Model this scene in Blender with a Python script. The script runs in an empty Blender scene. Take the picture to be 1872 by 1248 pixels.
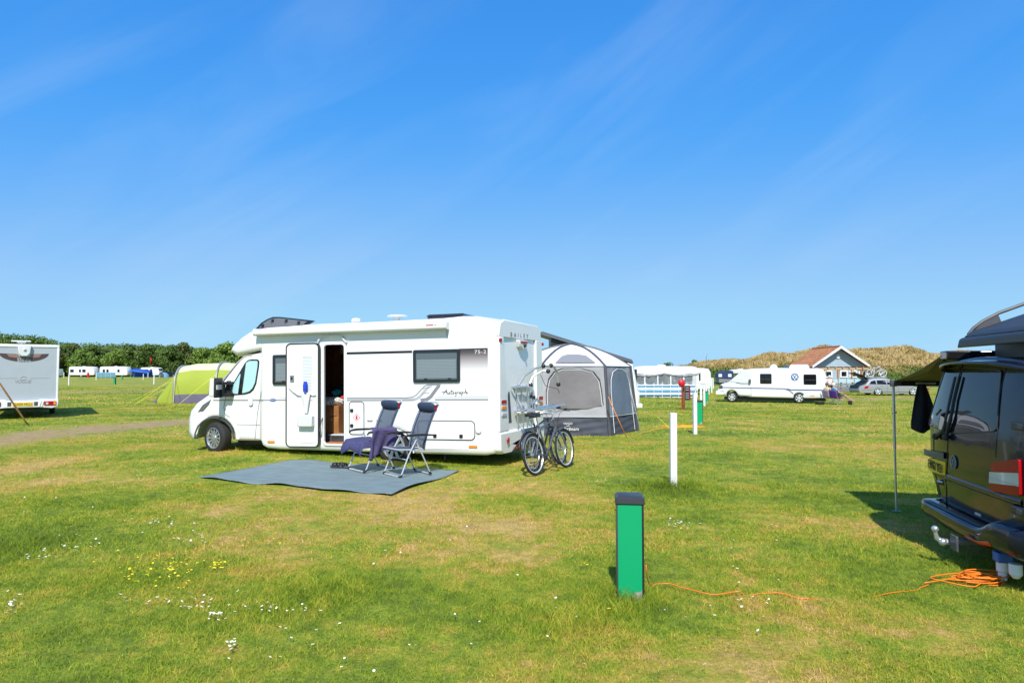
import bpy, bmesh, math, random
import numpy as np
from mathutils import Vector, Matrix, Euler
from mathutils.geometry import tessellate_polygon
PI = math.pi; rad = math.radians
C = bpy.context.scene.collection
SC = bpy.context.scene
random.seed(7)
# ------------------------------------------------------------ camera
F_PX, HOR, EYE = 1225.0, 678.17, 1.684          # focal length in photo pixels, horizon row, eye height
PITCH = math.atan((HOR-624)/F_PX)
cam = bpy.data.cameras.new('camera'); cam.sensor_width = 36; cam.lens = F_PX/1872*36
cam.clip_start = .1; cam.clip_end = 3000
co = bpy.data.objects.new('camera', cam); C.objects.link(co)
co.location = (0, 0, EYE); co.rotation_euler = (PI/2+PITCH, 0, 0); SC.camera = co
# ------------------------------------------------------------ sky, sun, exposure
SUN_EL, SUN_AZ = rad(49), rad(183.5)             # azimuth clockwise from +Y: the sun stands behind the camera
W = bpy.data.worlds.new("World"); SC.world = W; W.use_nodes = True
wn, wl = W.node_tree.nodes, W.node_tree.links; wn.clear()
def wnode(t, **k):
    n = wn.new(t)
    for a, b in k.items(): setattr(n, a, b)
    return n
sky = wnode('ShaderNodeTexSky', sky_type='NISHITA', sun_disc=False, sun_elevation=SUN_EL, sun_rotation=SUN_AZ,
            air_density=1.0, dust_density=0, ozone_density=3.2, altitude=0)
tcs = wnode('ShaderNodeTexCoord'); mps = wnode('ShaderNodeMapping'); mps.inputs['Scale'].default_value = (1, 1, .93); mps.inputs['Location'].default_value = (0, 0, .07)
wl.new(tcs.outputs['Generated'], mps.inputs[0]); vnn = wnode('ShaderNodeVectorMath', operation='NORMALIZE'); wl.new(mps.outputs[0], vnn.inputs[0]); wl.new(vnn.outputs[0], sky.inputs[0])
KD = .173                                         # world strength times exposure: sky radiance to display value
tint = wnode('ShaderNodeMix', data_type='RGBA', blend_type='MULTIPLY'); tint.inputs[0].default_value = 1; tint.inputs[7].default_value = (.92*KD/1.3, 1.03*KD/1.3, 1.12*KD/1.3, 1)
crv = wnode('ShaderNodeRGBCurve')                 # clear azure of the photograph, channel by channel
for ci, P in ((0, [(.122, .043), (.205, .082), (.296, .18), (.402, .285), (.6, .36)]), (1, [(.30, .30), (.44, .40), (.644, .53), (.847, .625), (1.0, .68)]), (2, [(.40, .62), (.665, .88), (.88, .95), (1.1, .955)])):
    c_ = crv.mapping.curves[ci]
    for x_, y_ in P: c_.points.new(x_/1.3, y_/1.3)
    c_.points[-1].location = (1, {0: .40, 1: .70, 2: .96}[ci]/1.3)
crv.mapping.update()
back = wnode('ShaderNodeMix', data_type='RGBA', blend_type='MULTIPLY'); back.inputs[0].default_value = 1; back.inputs[7].default_value = (1.3/KD, 1.3/KD, 1.3/KD, 1)
wl.new(sky.outputs[0], tint.inputs[6]); wl.new(tint.outputs[2], crv.inputs['Color']); wl.new(crv.outputs[0], back.inputs[6])
tc = wnode('ShaderNodeTexCoord'); sep = wnode('ShaderNodeSeparateXYZ'); wl.new(tc.outputs['Generated'], sep.inputs[0])
# thin high cirrus: noise on a flat layer above the ground (direction / elevation)
def m_(op, a, b=None, c=None, clamp=False):
    n = wnode('ShaderNodeMath', operation=op, use_clamp=clamp)
    for i, v in enumerate((a, b, c)):
        if v is None: continue
        if isinstance(v, (int, float)): n.inputs[i].default_value = v
        else: wl.new(v, n.inputs[i])
    return n.outputs[0]
zz = m_('ADD', sep.outputs[2], .12)
cmb = wnode('ShaderNodeCombineXYZ'); wl.new(m_('DIVIDE', sep.outputs[0], zz), cmb.inputs[0]); wl.new(m_('DIVIDE', sep.outputs[1], zz), cmb.inputs[1])
mp = wnode('ShaderNodeMapping'); mp.vector_type = 'TEXTURE'; mp.inputs['Rotation'].default_value = (0, 0, rad(34)); mp.inputs['Scale'].default_value = (.62, .10, 1)
mp.inputs['Location'].default_value = (1.3, .4, 0)
cm2 = wnode('ShaderNodeCombineXYZ'); wl.new(sep.outputs[0], cm2.inputs[0]); wl.new(sep.outputs[2], cm2.inputs[1]); wl.new(cm2.outputs[0], mp.inputs[0])
n1 = wnode('ShaderNodeTexNoise'); n1.inputs['Scale'].default_value = .9; n1.inputs['Detail'].default_value = 7; n1.inputs['Roughness'].default_value = .55; n1.inputs['Distortion'].default_value = .7
wl.new(mp.outputs[0], n1.inputs['Vector'])
n2 = wnode('ShaderNodeTexNoise'); n2.inputs['Scale'].default_value = 2.6; n2.inputs['Detail'].default_value = 3
wl.new(cm2.outputs[0], n2.inputs['Vector'])
cir = m_('MULTIPLY', m_('SMOOTH_MIN', m_('MULTIPLY_ADD', n1.outputs[0], 3.0, -1.35, clamp=True), 1.0, .1), m_('MULTIPLY_ADD', n2.outputs[0], 2.6, -.9, clamp=True))
# heaped clouds overhead, above what the photograph frames, seen only in reflections
n3 = wnode('ShaderNodeTexNoise'); n3.inputs['Scale'].default_value = 1.7; n3.inputs['Detail'].default_value = 8; n3.inputs['Roughness'].default_value = .55
wl.new(cmb.outputs[0], n3.inputs['Vector'])
high = m_('MULTIPLY_ADD', sep.outputs[2], 9.0, -5.0, clamp=True)
cum = m_('MULTIPLY', m_('MULTIPLY_ADD', n3.outputs[0], 7.0, -3.6, clamp=True), high)
cover = m_('ADD', m_('MULTIPLY', cir, .25), m_('MULTIPLY', cum, .85), clamp=True)
mix = wnode('ShaderNodeMix', data_type='RGBA'); wl.new(cover, mix.inputs['Factor']); wl.new(back.outputs[2], mix.inputs[6]); mix.inputs[7].default_value = (4.4, 5.1, 5.7, 1)
bg = wnode('ShaderNodeBackground'); bg.inputs['Strength'].default_value = .135
wl.new(mix.outputs[2], bg.inputs['Color'])
wo = wnode('ShaderNodeOutputWorld'); wl.new(bg.outputs[0], wo.inputs[0])
sl = bpy.data.lights.new('sun', 'SUN'); sl.energy = 4.6; sl.angle = rad(.5); sl.color = (1, .96, .88)
so = bpy.data.objects.new('sun', sl); C.objects.link(so)
sdir = Vector((math.sin(SUN_AZ)*math.cos(SUN_EL), math.cos(SUN_AZ)*math.cos(SUN_EL), math.sin(SUN_EL)))
so.rotation_euler = (-sdir).to_track_quat('-Z', 'Y').to_euler(); so.location = (0, -20, 30)
SC.view_settings.view_transform = 'Standard'; SC.view_settings.look = 'None'; SC.view_settings.exposure = .36; SC.view_settings.gamma = 1
try:
    SC.cycles.max_bounces = 8; SC.cycles.transparent_max_bounces = 12
except Exception: pass
# ------------------------------------------------------------ terrain and pixel -> ground
def ss(a, b, x):
    t = np.clip((x-a)/(b-a), 0, 1); return t*t*(3-2*t)
def T(x, y):
    z = .11*np.exp(-((x+4.3)**2+(y-13.6)**2)/(2*2.0**2))
    z = z - .25*ss(20, 38, y)*ss(4, 13, x)
    z = z + .25*ss(30, 62, y)*ss(-4, -20, x)
    return z
def ray(px, py):
    cx = (px-936)/F_PX; cy = (624-py)/F_PX
    return np.array([cx, math.cos(PITCH)-cy*math.sin(PITCH), math.sin(PITCH)+cy*math.cos(PITCH)])
def G(px, py):                                    # ground point seen at a pixel of the photograph
    d = ray(px, py); z = 0.
    for _ in range(30):
        t = (z-EYE)/d[2]; p = d*t; z = .5*z+.5*float(T(p[0], p[1]))
    return Vector((p[0], p[1], float(T(p[0], p[1]))))
def AT(px, py, Y):                                # point at depth Y
    d = ray(px, py); p = d*(Y/d[1]); return Vector((p[0], p[1], p[2]+EYE))
def XY(px, Y): x = (px-936)/F_PX*Y; return Vector((x, Y, float(T(x, Y))))
# ------------------------------------------------------------ materials
def nt(m): return m.node_tree.nodes, m.node_tree.links
MATS = {}
def mat(name, col, rough=.5, metal=0., var=.0, vs=6., bump=0., bs=40., coat=0., trans=0., alpha=1., emit=None, spec=.5, sheen=0):
    m = bpy.data.materials.new(name); m.use_nodes = True; n, l = nt(m); b = n['Principled BSDF']
    b.inputs['Base Color'].default_value = (*col, 1); b.inputs['Roughness'].default_value = rough; b.inputs['Metallic'].default_value = metal
    b.inputs['Coat Weight'].default_value = coat; b.inputs['Transmission Weight'].default_value = trans; b.inputs['Alpha'].default_value = alpha
    b.inputs['Specular IOR Level'].default_value = spec; b.inputs['Coat Roughness'].default_value = .03
    if sheen: b.inputs['Sheen Weight'].default_value = sheen
    if var or bump:
        t = n.new('ShaderNodeTexCoord')
    if var:
        z = n.new('ShaderNodeTexNoise'); z.inputs['Scale'].default_value = vs; z.inputs['Detail'].default_value = 5; l.new(t.outputs['Object'], z.inputs['Vector'])
        r = n.new('ShaderNodeMapRange'); r.inputs[1].default_value = .3; r.inputs[2].default_value = .7; r.inputs[3].default_value = 1-var; r.inputs[4].default_value = 1+var*.6
        l.new(z.outputs[0], r.inputs[0])
        x = n.new('ShaderNodeMix'); x.data_type = 'RGBA'; x.blend_type = 'MULTIPLY'; x.inputs[0].default_value = 1; x.inputs[6].default_value = (*col, 1)
        l.new(r.outputs[0], x.inputs[7]); l.new(x.outputs[2], b.inputs['Base Color'])
    if bump:
        z = n.new('ShaderNodeTexNoise'); z.inputs['Scale'].default_value = bs; z.inputs['Detail'].default_value = 4; l.new(t.outputs['Object'], z.inputs['Vector'])
        q = n.new('ShaderNodeBump'); q.inputs['Strength'].default_value = bump; q.inputs['Distance'].default_value = .02; l.new(z.outputs[0], q.inputs['Height']); l.new(q.outputs[0], b.inputs['Normal'])
    if emit: b.inputs['Emission Color'].default_value = (*emit, 1); b.inputs['Emission Strength'].default_value = 1
    MATS[name] = m; return m
white = mat('white gelcoat', (.80, .795, .775), .28, var=.02, vs=2, coat=.3)
white2 = mat('white plastic', (.74, .74, .73), .42, var=.03, vs=5)
cream = mat('pale grey panel', (.62, .64, .64), .45)
silverw = mat('silver grey panel', (.42, .45, .49), .35, metal=.15, var=.03, vs=3)
black = mat('black plastic', (.018, .018, .02), .45, var=.2, vs=20)
gblack = mat('gloss black', (.012, .012, .014), .12, coat=.5)
rubber = mat('tyre rubber', (.022, .021, .02), .8, var=.25, vs=30, bump=.3, bs=60)
dgrey = mat('dark grey plastic', (.07, .072, .08), .5, var=.15, vs=12)
mgrey = mat('grey decal', (.23, .23, .24), .4)
lgrey = mat('light grey decal', (.45, .45, .46), .4)
alu = mat('aluminium tube', (.62, .63, .65), .3, metal=.75, var=.08, vs=30)
alloy = mat('alloy wheel', (.55, .56, .58), .3, metal=.8, var=.1, vs=15)
alloyw = mat('pale alloy wheel', (.72, .73, .75), .3, metal=.45, var=.06, vs=15)
chrome = mat('chrome', (.75, .75, .75), .12, metal=1)
glassd = mat('tinted glass', (.02, .022, .026), .04, spec=.8)
glassg = mat('grey glass', (.10, .115, .125), .05, spec=.8)
red = mat('red lens', (.38, .002, .006), .3, spec=.3)
orange = mat('amber lens', (.85, .25, .02), .2, coat=.5)
clear = mat('clear lens', (.50, .50, .50), .12, coat=.6)
yellowp = mat('yellow number plate', (.78, .52, .02), .3)
tblack = mat('black lettering', (.015, .015, .02), .5)
postw = mat('white painted post', (.78, .78, .75), .6, var=.1, vs=9, bump=.1)
# ------------------------------------------------------------ mesh accumulator
class MB:
    def __init__(s, M=None): s.v = []; s.f = []; s.m = []; s.M = M
    def add(s, vs, fs, mi=0, M=None):
        b = len(s.v); X = s.M
        if M is not None: X = M if X is None else X @ M
        if X is not None: vs = [X @ Vector(p) for p in vs]
        s.v += [tuple(p) for p in vs]; s.f += [tuple(b+i for i in f) for f in fs]; s.m += [mi]*len(fs); return s
    def box(s, x0, x1, y0, y1, z0, z1, mi=0, M=None):
        v = [(x, y, z) for x in (x0, x1) for y in (y0, y1) for z in (z0, z1)]
        return s.add(v, [(0,1,3,2),(4,6,7,5),(0,4,5,1),(2,3,7,6),(0,2,6,4),(1,5,7,3)], mi, M)
    def cbox(s, c, d, rot=None, mi=0):
        M = Matrix.Translation(c) @ (Euler(rot).to_matrix().to_4x4() if rot else Matrix())
        return s.box(-d[0]/2, d[0]/2, -d[1]/2, d[1]/2, -d[2]/2, d[2]/2, mi, M)
    def frustum(s, x0, x1, y0, y1, z0, z1, tx, ty, mi=0):   # box whose top shrinks by tx, ty on each side
        v = [(x0,y0,z0),(x1,y0,z0),(x1,y1,z0),(x0,y1,z0),(x0+tx,y0+ty,z1),(x1-tx,y0+ty,z1),(x1-tx,y1-ty,z1),(x0+tx,y1-ty,z1)]
        return s.add(v, [(3,2,1,0),(4,5,6,7),(0,1,5,4),(1,2,6,5),(2,3,7,6),(3,0,4,7)], mi)
    def tube(s, pts, r, n=8, closed=False, mi=0, cap=True):
        P = [Vector(p) for p in pts]; N = len(P); R = r if isinstance(r, (list, tuple)) else [r]*N
        up = None; rings = []
        for i in range(N):
            if closed: t = P[(i+1) % N]-P[i-1]
            else: t = P[min(i+1, N-1)]-P[max(i-1, 0)]
            if t.length < 1e-9: t = Vector((0, 0, 1))
            t.normalize()
            if up is None:
                up = Vector((0, 0, 1)) if abs(t.z) < .9 else Vector((1, 0, 0))
            up = up-t*up.dot(t)
            if up.length < 1e-6: up = t.orthogonal()
            up.normalize(); sd = t.cross(up)
            rings.append([P[i]+(up*math.cos(2*PI*k/n)+sd*math.sin(2*PI*k/n))*R[i] for k in range(n)])
        v = [p for q in rings for p in q]; f = []
        for i in range(N if closed else N-1):
            a = i*n; b = ((i+1) % N)*n
            for k in range(n): f.append((a+k, a+(k+1) % n, b+(k+1) % n, b+k))
        if cap and not closed: f.append(tuple(range(n-1, -1, -1))); f.append(tuple((N-1)*n+k for k in range(n)))
        return s.add(v, f, mi)
    def lathe(s, prof, c=(0, 0, 0), axis='z', n=24, mi=0, M=None, cap=True):    # prof: (radius, height)
        v = []; f = []
        for r, h in prof:
            for k in range(n):
                a = 2*PI*k/n; p = (r*math.cos(a), r*math.sin(a), h)
                if axis == 'y': p = (p[0], p[2], p[1])
                if axis == 'x': p = (p[2], p[0], p[1])
                v.append((p[0]+c[0], p[1]+c[1], p[2]+c[2]))
        for i in range(len(prof)-1):
            for k in range(n): f.append((i*n+k, i*n+(k+1) % n, (i+1)*n+(k+1) % n, (i+1)*n+k))
        if cap and prof[0][0] > 1e-4: f.append(tuple(range(n-1, -1, -1)))
        if cap and prof[-1][0] > 1e-4: f.append(tuple((len(prof)-1)*n+k for k in range(n)))
        return s.add(v, f, mi, M)
    def ball(s, c, r, n=12, k=8, mi=0, rot=None):
        if not isinstance(r, (tuple, list)): r = (r, r, r)
        prof = [(max(math.sin(PI*i/k), 1e-5), -math.cos(PI*i/k)) for i in range(k+1)]
        M = Matrix.Translation(c) @ (Euler(rot).to_matrix().to_4x4() if rot else Matrix()) @ Matrix.Diagonal((*r, 1))
        return s.lathe(prof, n=n, mi=mi, M=M)
    def torus(s, c, R, r, axis='y', n=32, k=8, mi=0, sc=1.):
        v = []; f = []
        for i in range(n):
            a = 2*PI*i/n
            for j in range(k):
                b = 2*PI*j/k; q = R+r*math.cos(b); p = (q*math.cos(a), r*math.sin(b)*sc, q*math.sin(a))
                if axis == 'z': p = (p[0], p[2], p[1])
                if axis == 'x': p = (p[1], p[0], p[2])
                v.append((p[0]+c[0], p[1]+c[1], p[2]+c[2]))
        for i in range(n):
            for j in range(k): f.append((i*k+j, i*k+(j+1) % k, ((i+1) % n)*k+(j+1) % k, ((i+1) % n)*k+j))
        return s.add(v, f, mi)
    def prism(s, poly, h0, h1, plane='xz', mi=0, holes=(), caps=(1, 1)):     # plane 'xz': extruded along y
        def P(p, h):
            return {'xz': (p[0], h, p[1]), 'xy': (p[0], p[1], h), 'yz': (h, p[0], p[1])}[plane]
        loops = [list(poly)]+[list(h) for h in holes]; flat = [p for L in loops for p in L]; N = len(flat)
        tri = tessellate_polygon([[Vector((p[0], p[1], 0)) for p in L] for L in loops])
        v = [P(p, h0) for p in flat]+[P(p, h1) for p in flat]; f = []
        if caps[0]: f += [tuple(t) for t in tri]
        if caps[1]: f += [tuple(N+i for i in reversed(t)) for t in tri]
        b = 0
        for L in loops:
            n = len(L)
            for i in range(n): f.append((b+i, b+(i+1) % n, N+b+(i+1) % n, N+b+i))
            b += n
        return s.add(v, f, mi)
    def ribbon(s, pts, w, h0, h1, closed=False, plane='xz', mi=0):
        P = [Vector(p) for p in pts]; N = len(P); A = []; B = []
        for i in range(N):
            a = P[i-1] if (i or closed) else None; b = P[(i+1) % N] if (i < N-1 or closed) else None
            ds = []
            if a is not None and (P[i]-a).length > 1e-9: ds.append((P[i]-a).normalized())
            if b is not None and (b-P[i]).length > 1e-9: ds.append((b-P[i]).normalized())
            d = sum(ds, Vector((0, 0)))
            if d.length < 1e-6: d = ds[0]
            d.normalize(); nrm = Vector((-d.y, d.x)); k = max(.4, nrm.dot(Vector((-ds[0].y, ds[0].x))))
            A.append(P[i]+nrm*w/2/k); B.append(P[i]-nrm*w/2/k)
        for i in range(N if closed else N-1):
            j = (i+1) % N
            s.prism([A[i], A[j], B[j], B[i]], h0, h1, plane, mi)
        return s
    def grid(s, fn, nu, nv, mi=0, thick=0, closeu=False):
        v = [fn(i/nu, j/nv) for i in range(nu+1) for j in range(nv+1)]; f = []
        for i in range(nu):
            for j in range(nv): a = i*(nv+1)+j; f.append((a, a+1, a+nv+2, a+nv+1))
        return s.add(v, f, mi)
def rrect(x0, x1, z0, z1, r, n=5):
    out = []
    for cx, cz, a0 in ((x1-r, z1-r, 0), (x0+r, z1-r, 90), (x0+r, z0+r, 180), (x1-r, z0+r, 270)):
        for i in range(n+1):
            a = rad(a0+90*i/n); out.append((cx+r*math.cos(a), cz+r*math.sin(a)))
    return out
def obj(name, mb, mats, parent=None, bevel=0, smooth=35, sub=0, solid=0, seg=2):
    me = bpy.data.meshes.new(name); me.from_pydata(mb.v, [], mb.f)
    if not isinstance(mats, (list, tuple)): mats = [mats]
    for m in mats: me.materials.append(m)
    me.polygons.foreach_set('material_index', mb.m); me.update()
    bm = bmesh.new(); bm.from_mesh(me); bmesh.ops.remove_doubles(bm, verts=bm.verts, dist=1e-5); bmesh.ops.recalc_face_normals(bm, faces=bm.faces); bm.to_mesh(me); bm.free()
    if smooth:
        me.shade_smooth()
        if smooth < 180: me.set_sharp_from_angle(angle=rad(smooth))
    o = bpy.data.objects.new(name, me); C.objects.link(o)
    if parent is not None: o.parent = parent
    if solid: q = o.modifiers.new('thickness', 'SOLIDIFY'); q.thickness = solid; q.offset = 0
    if bevel: q = o.modifiers.new('bevel', 'BEVEL'); q.width = bevel; q.segments = seg; q.limit_method = 'ANGLE'; q.angle_limit = rad(40); q.harden_normals = False
    if sub: q = o.modifiers.new('sub', 'SUBSURF'); q.levels = sub; q.render_levels = sub
    return o
def tag(o, label, cat, group=None, kind=None):
    if label: o['label'] = label
    if cat: o['category'] = cat
    if group: o['group'] = group
    if kind: o['kind'] = kind
    return o
def thing(name, label, cat, loc=(0, 0, 0), rotz=0, group=None, rot=None):
    o = bpy.data.objects.new(name, None); C.objects.link(o); o.empty_display_size = .3
    o.location = loc; o.rotation_euler = rot if rot else (0, 0, rotz); return tag(o, label, cat, group)
def dup(root, loc, rotz=None, label=None, rot=None, name=None):
    r = root.copy(); C.objects.link(r); r.location = loc
    if rotz is not None: r.rotation_euler = (0, 0, rotz)
    if rot is not None: r.rotation_euler = rot
    if label: r['label'] = label
    def rec(a, b):
        for ch in a.children:
            c = ch.copy(); C.objects.link(c); c.parent = b; rec(ch, c)
    rec(root, r); return r
def text(body, name, parent, m, fit, M, shear=0, ext=.002, space=1., bold=0.):
    # lettering fitted into a box of width fit[0], height fit[1]; M maps the text plane (x right, y up, z out) to the parent
    cu = bpy.data.curves.new(name, 'FONT'); cu.body = body; cu.size = 1; cu.extrude = .02; cu.shear = shear; cu.space_character = space; cu.offset = bold
    cu.resolution_u = 3
    to = bpy.data.objects.new(name, cu); me = bpy.data.meshes.new_from_object(to); bpy.data.objects.remove(to); bpy.data.curves.remove(cu)
    n = len(me.vertices); a = np.empty(n*3); me.vertices.foreach_get('co', a); a = a.reshape(-1, 3)
    lo, hi = a.min(0), a.max(0); sx = fit[0]/(hi[0]-lo[0]); sy = fit[1]/(hi[1]-lo[1])
    a[:, 0] = (a[:, 0]-(lo[0]+hi[0])/2)*sx; a[:, 1] = (a[:, 1]-(lo[1]+hi[1])/2)*sy; a[:, 2] = a[:, 2]/.02*ext
    me.vertices.foreach_set('co', a.ravel()); me.transform(M); me.update(); me.materials.clear(); me.materials.append(m)
    o = bpy.data.objects.new(name, me); C.objects.link(o); o.parent = parent; return o
def frame(o, xd, yd):                             # 4x4 with given x and y directions
    x = Vector(xd).normalized(); z = x.cross(Vector(yd)).normalized(); y = z.cross(x)
    M = Matrix((x, y, z)).transposed().to_4x4(); M.translation = Vector(o); return M
def skinned(name, chains, m, parent=None, root=0, sub=1):
    # chains: lists of (key, (x,y,z), radius); equal keys join
    idx = {}; vs = []; rs = []; es = []
    for ch in chains:
        prev = None
        for k, p, r in ch:
            if k not in idx: idx[k] = len(vs); vs.append(p); rs.append(r)
            i = idx[k]
            if prev is not None and prev != i: es.append((prev, i))
            prev = i
    me = bpy.data.meshes.new(name); me.from_pydata([tuple(v) for v in vs], es, [])
    me.materials.append(m); o = bpy.data.objects.new(name, me); C.objects.link(o)
    if parent is not None: o.parent = parent
    md = o.modifiers.new('skin', 'SKIN'); md.use_smooth_shade = True
    if not me.skin_vertices: print('no skin layer', name)
    for i, r in enumerate(rs):
        s = me.skin_vertices[0].data[i]; s.radius = (r, r) if not isinstance(r, tuple) else r; s.use_root = (i == root)
    q = o.modifiers.new('sub', 'SUBSURF'); q.levels = sub; q.render_levels = sub
    return o
# ------------------------------------------------------------ the field
def npmesh(name, V, F, mats, attrs=None, smooth=False):
    me = bpy.data.meshes.new(name); V = np.asarray(V, np.float32); F = np.asarray(F, np.int32); k = F.shape[1]
    me.vertices.add(len(V)); me.vertices.foreach_set('co', V.ravel()); me.loops.add(F.size); me.loops.foreach_set('vertex_index', F.ravel())
    me.polygons.add(len(F)); me.polygons.foreach_set('loop_start', np.arange(0, F.size, k, dtype=np.int32)); me.update(calc_edges=True)
    for n, a in (attrs or {}).items():
        at = me.attributes.new(n, 'FLOAT', 'POINT'); at.data.foreach_set('value', np.asarray(a, np.float32))
    for m in (mats if isinstance(mats, list) else [mats]): me.materials.append(m)
    if smooth: me.shade_smooth()
    o = bpy.data.objects.new(name, me); C.objects.link(o); return o
TRACK = [G(*p) for p in ((-200, 826), (-90, 815), (0, 804), (110, 791), (220, 779.5), (356, 770), (470, 765), (640, 760))]
FAINT = [G(*p) for p in ((-60, 722), (110, 718), (220, 715), (330, 713), (480, 711))]
CARTRK = [G(*p) for p in ((1560, 731), (1620, 728), (1700, 727), (1780, 728))]
def pldist(x, y, pl):
    d = np.full(np.shape(x), 1e9)
    for a, b in zip(pl[:-1], pl[1:]):
        ux, uy = b.x-a.x, b.y-a.y; L = ux*ux+uy*uy
        t = np.clip(((x-a.x)*ux+(y-a.y)*uy)/L, 0, 1); d = np.minimum(d, np.hypot(x-a.x-t*ux, y-a.y-t*uy))
    return d
def dirt(x, y):
    return np.maximum.reduce([1-ss(.3, 2.4, pldist(x, y, TRACK)), .62*(1-ss(1.0, 5.0, pldist(x, y, FAINT))), .7*(1-ss(.5, 3., pldist(x, y, CARTRK)))])
DRY = [(870, 970, .95, .9), (800, 900, .8, .5), (930, 1000, .5, .5), (330, 925, .9, .35), (395, 932, .28, 1.), (1430, 820, 1.5, .6), (1400, 770, 1.5, .45), (1680, 840, .8, .4), (1250, 1220, .5, .7),
       (1500, 960, .9, .45), (560, 960, 1.2, .45), (150, 880, 1.3, .45), (1500, 745, 3, .35), (700, 930, .9, .75), (560, 905, 1.1, .55), (420, 985, .9, .35), (900, 1230, .5, .45), (1760, 1180, .5, .4), (1330, 1235, .25, .95), (1090, 850, 1.4, .5),
       (1120, 810, 1.6, .4), (960, 890, .9, .65), (70, 850, 1.5, .5), (1480, 1160, .35, .45), (620, 1180, .5, .35)]
GREEN = [(60, 1000, .9, .8), (560, 1190, 1.1, .6), (700, 1230, .8, .5), (470, 860, 1.2, .55), (250, 855, 1.5, .6), (1080, 1150, .5, .6), (1230, 895, .5, 1.), (1500, 880, 1.0, .5), (1300, 1080, .6, .5), (150, 930, 1.2, .5), (1320, 850, 1.5, .6),
         (1420, 1000, .6, .6), (1340, 930, .9, .4), (1700, 1230, .4, .5), (320, 1045, .55, .7), (1180, 1010, .5, .6), (1250, 830, 1.4, .4), (1140, 860, 1, .3)]
DRYP = [(G(a, b), r, k) for a, b, r, k in DRY]; GRP = [(G(a, b), r, k) for a, b, r, k in GREEN]
def dryv(x, y):
    d = np.zeros(np.shape(x))
    for p, r, k in DRYP: d += k*np.exp(-((x-p.x)**2+(y-p.y)**2)/(1.0*r*r))
    for p, r, k in GRP: d -= .42*k*np.exp(-((x-p.x)**2+(y-p.y)**2)/(1.0*r*r))
    return np.clip(d, -.6, .8)
def turf_group():
    g = bpy.data.node_groups.new('turf colour', 'ShaderNodeTree')
    g.interface.new_socket('Color', in_out='OUTPUT', socket_type='NodeSocketColor'); g.interface.new_socket('Dry', in_out='OUTPUT', socket_type='NodeSocketFloat')
    n, l = g.nodes, g.links; out = n.new('NodeGroupOutput'); geo = n.new('ShaderNodeNewGeometry')
    def M(op, a, b=None, c=None, cl=False):
        q = n.new('ShaderNodeMath'); q.operation = op; q.use_clamp = cl
        for i, v in enumerate((a, b, c)):
            if v is None: continue
            if isinstance(v, (int, float)): q.inputs[i].default_value = v
            else: l.new(v, q.inputs[i])
        return q.outputs[0]
    def N(s, d=4, sc=(1, 1, 1), r=.6):
        mp = n.new('ShaderNodeMapping'); mp.inputs['Scale'].default_value = sc; l.new(geo.outputs['Position'], mp.inputs[0])
        z = n.new('ShaderNodeTexNoise'); z.inputs['Scale'].default_value = s; z.inputs['Detail'].default_value = d; z.inputs['Roughness'].default_value = r; l.new(mp.outputs[0], z.inputs['Vector']); return z.outputs[0]
    at = n.new('ShaderNodeAttribute'); at.attribute_name = 'dry'; dt = n.new('ShaderNodeAttribute'); dt.attribute_name = 'dirt'
    big = N(.16, 3, (1, 1.3, 0)); mid = N(.75, 5, (1, .85, 0), .65); fine = N(5.5, 4, (1, 1, 0), .7)
    dry = M('ADD', M('ADD', M('MULTIPLY', big, 1.3), M('MULTIPLY', mid, 2.3)), M('MULTIPLY_ADD', fine, 1.7, -2.2))
    dry = M('ADD', dry, M('MULTIPLY', at.outputs['Fac'], .52), cl=True)
    r = n.new('ShaderNodeValToRGB'); l.new(dry, r.inputs[0]); e = r.color_ramp.elements
    e[0].position = 0; e[0].color = (.17, .235, .024, 1); e[1].position = 1; e[1].color = (.61, .42, .135, 1)
    for p, c in ((.3, (.25, .325, .026, 1)), (.55, (.365, .375, .04, 1)), (.78, (.50, .385, .07, 1))):
        q = e.new(p); q.color = c
    dn = M('ADD', dt.outputs['Fac'], M('MULTIPLY_ADD', N(1.3, 6, (1, 1, 0), .8), 4.6, -2.45)); dn = M('MULTIPLY', M('SUBTRACT', dn, .32), 2.2, cl=True); dn = M('MULTIPLY', dn, M('GREATER_THAN', dt.outputs['Fac'], .02))
    x = n.new('ShaderNodeMix'); x.data_type = 'RGBA'; l.new(dn, x.inputs[0]); l.new(r.outputs[0], x.inputs[6]); x.inputs[7].default_value = (.47, .325, .15, 1)
    l.new(x.outputs[2], out.inputs[0]); l.new(dry, out.inputs[1]); return g
TG = turf_group()
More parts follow.
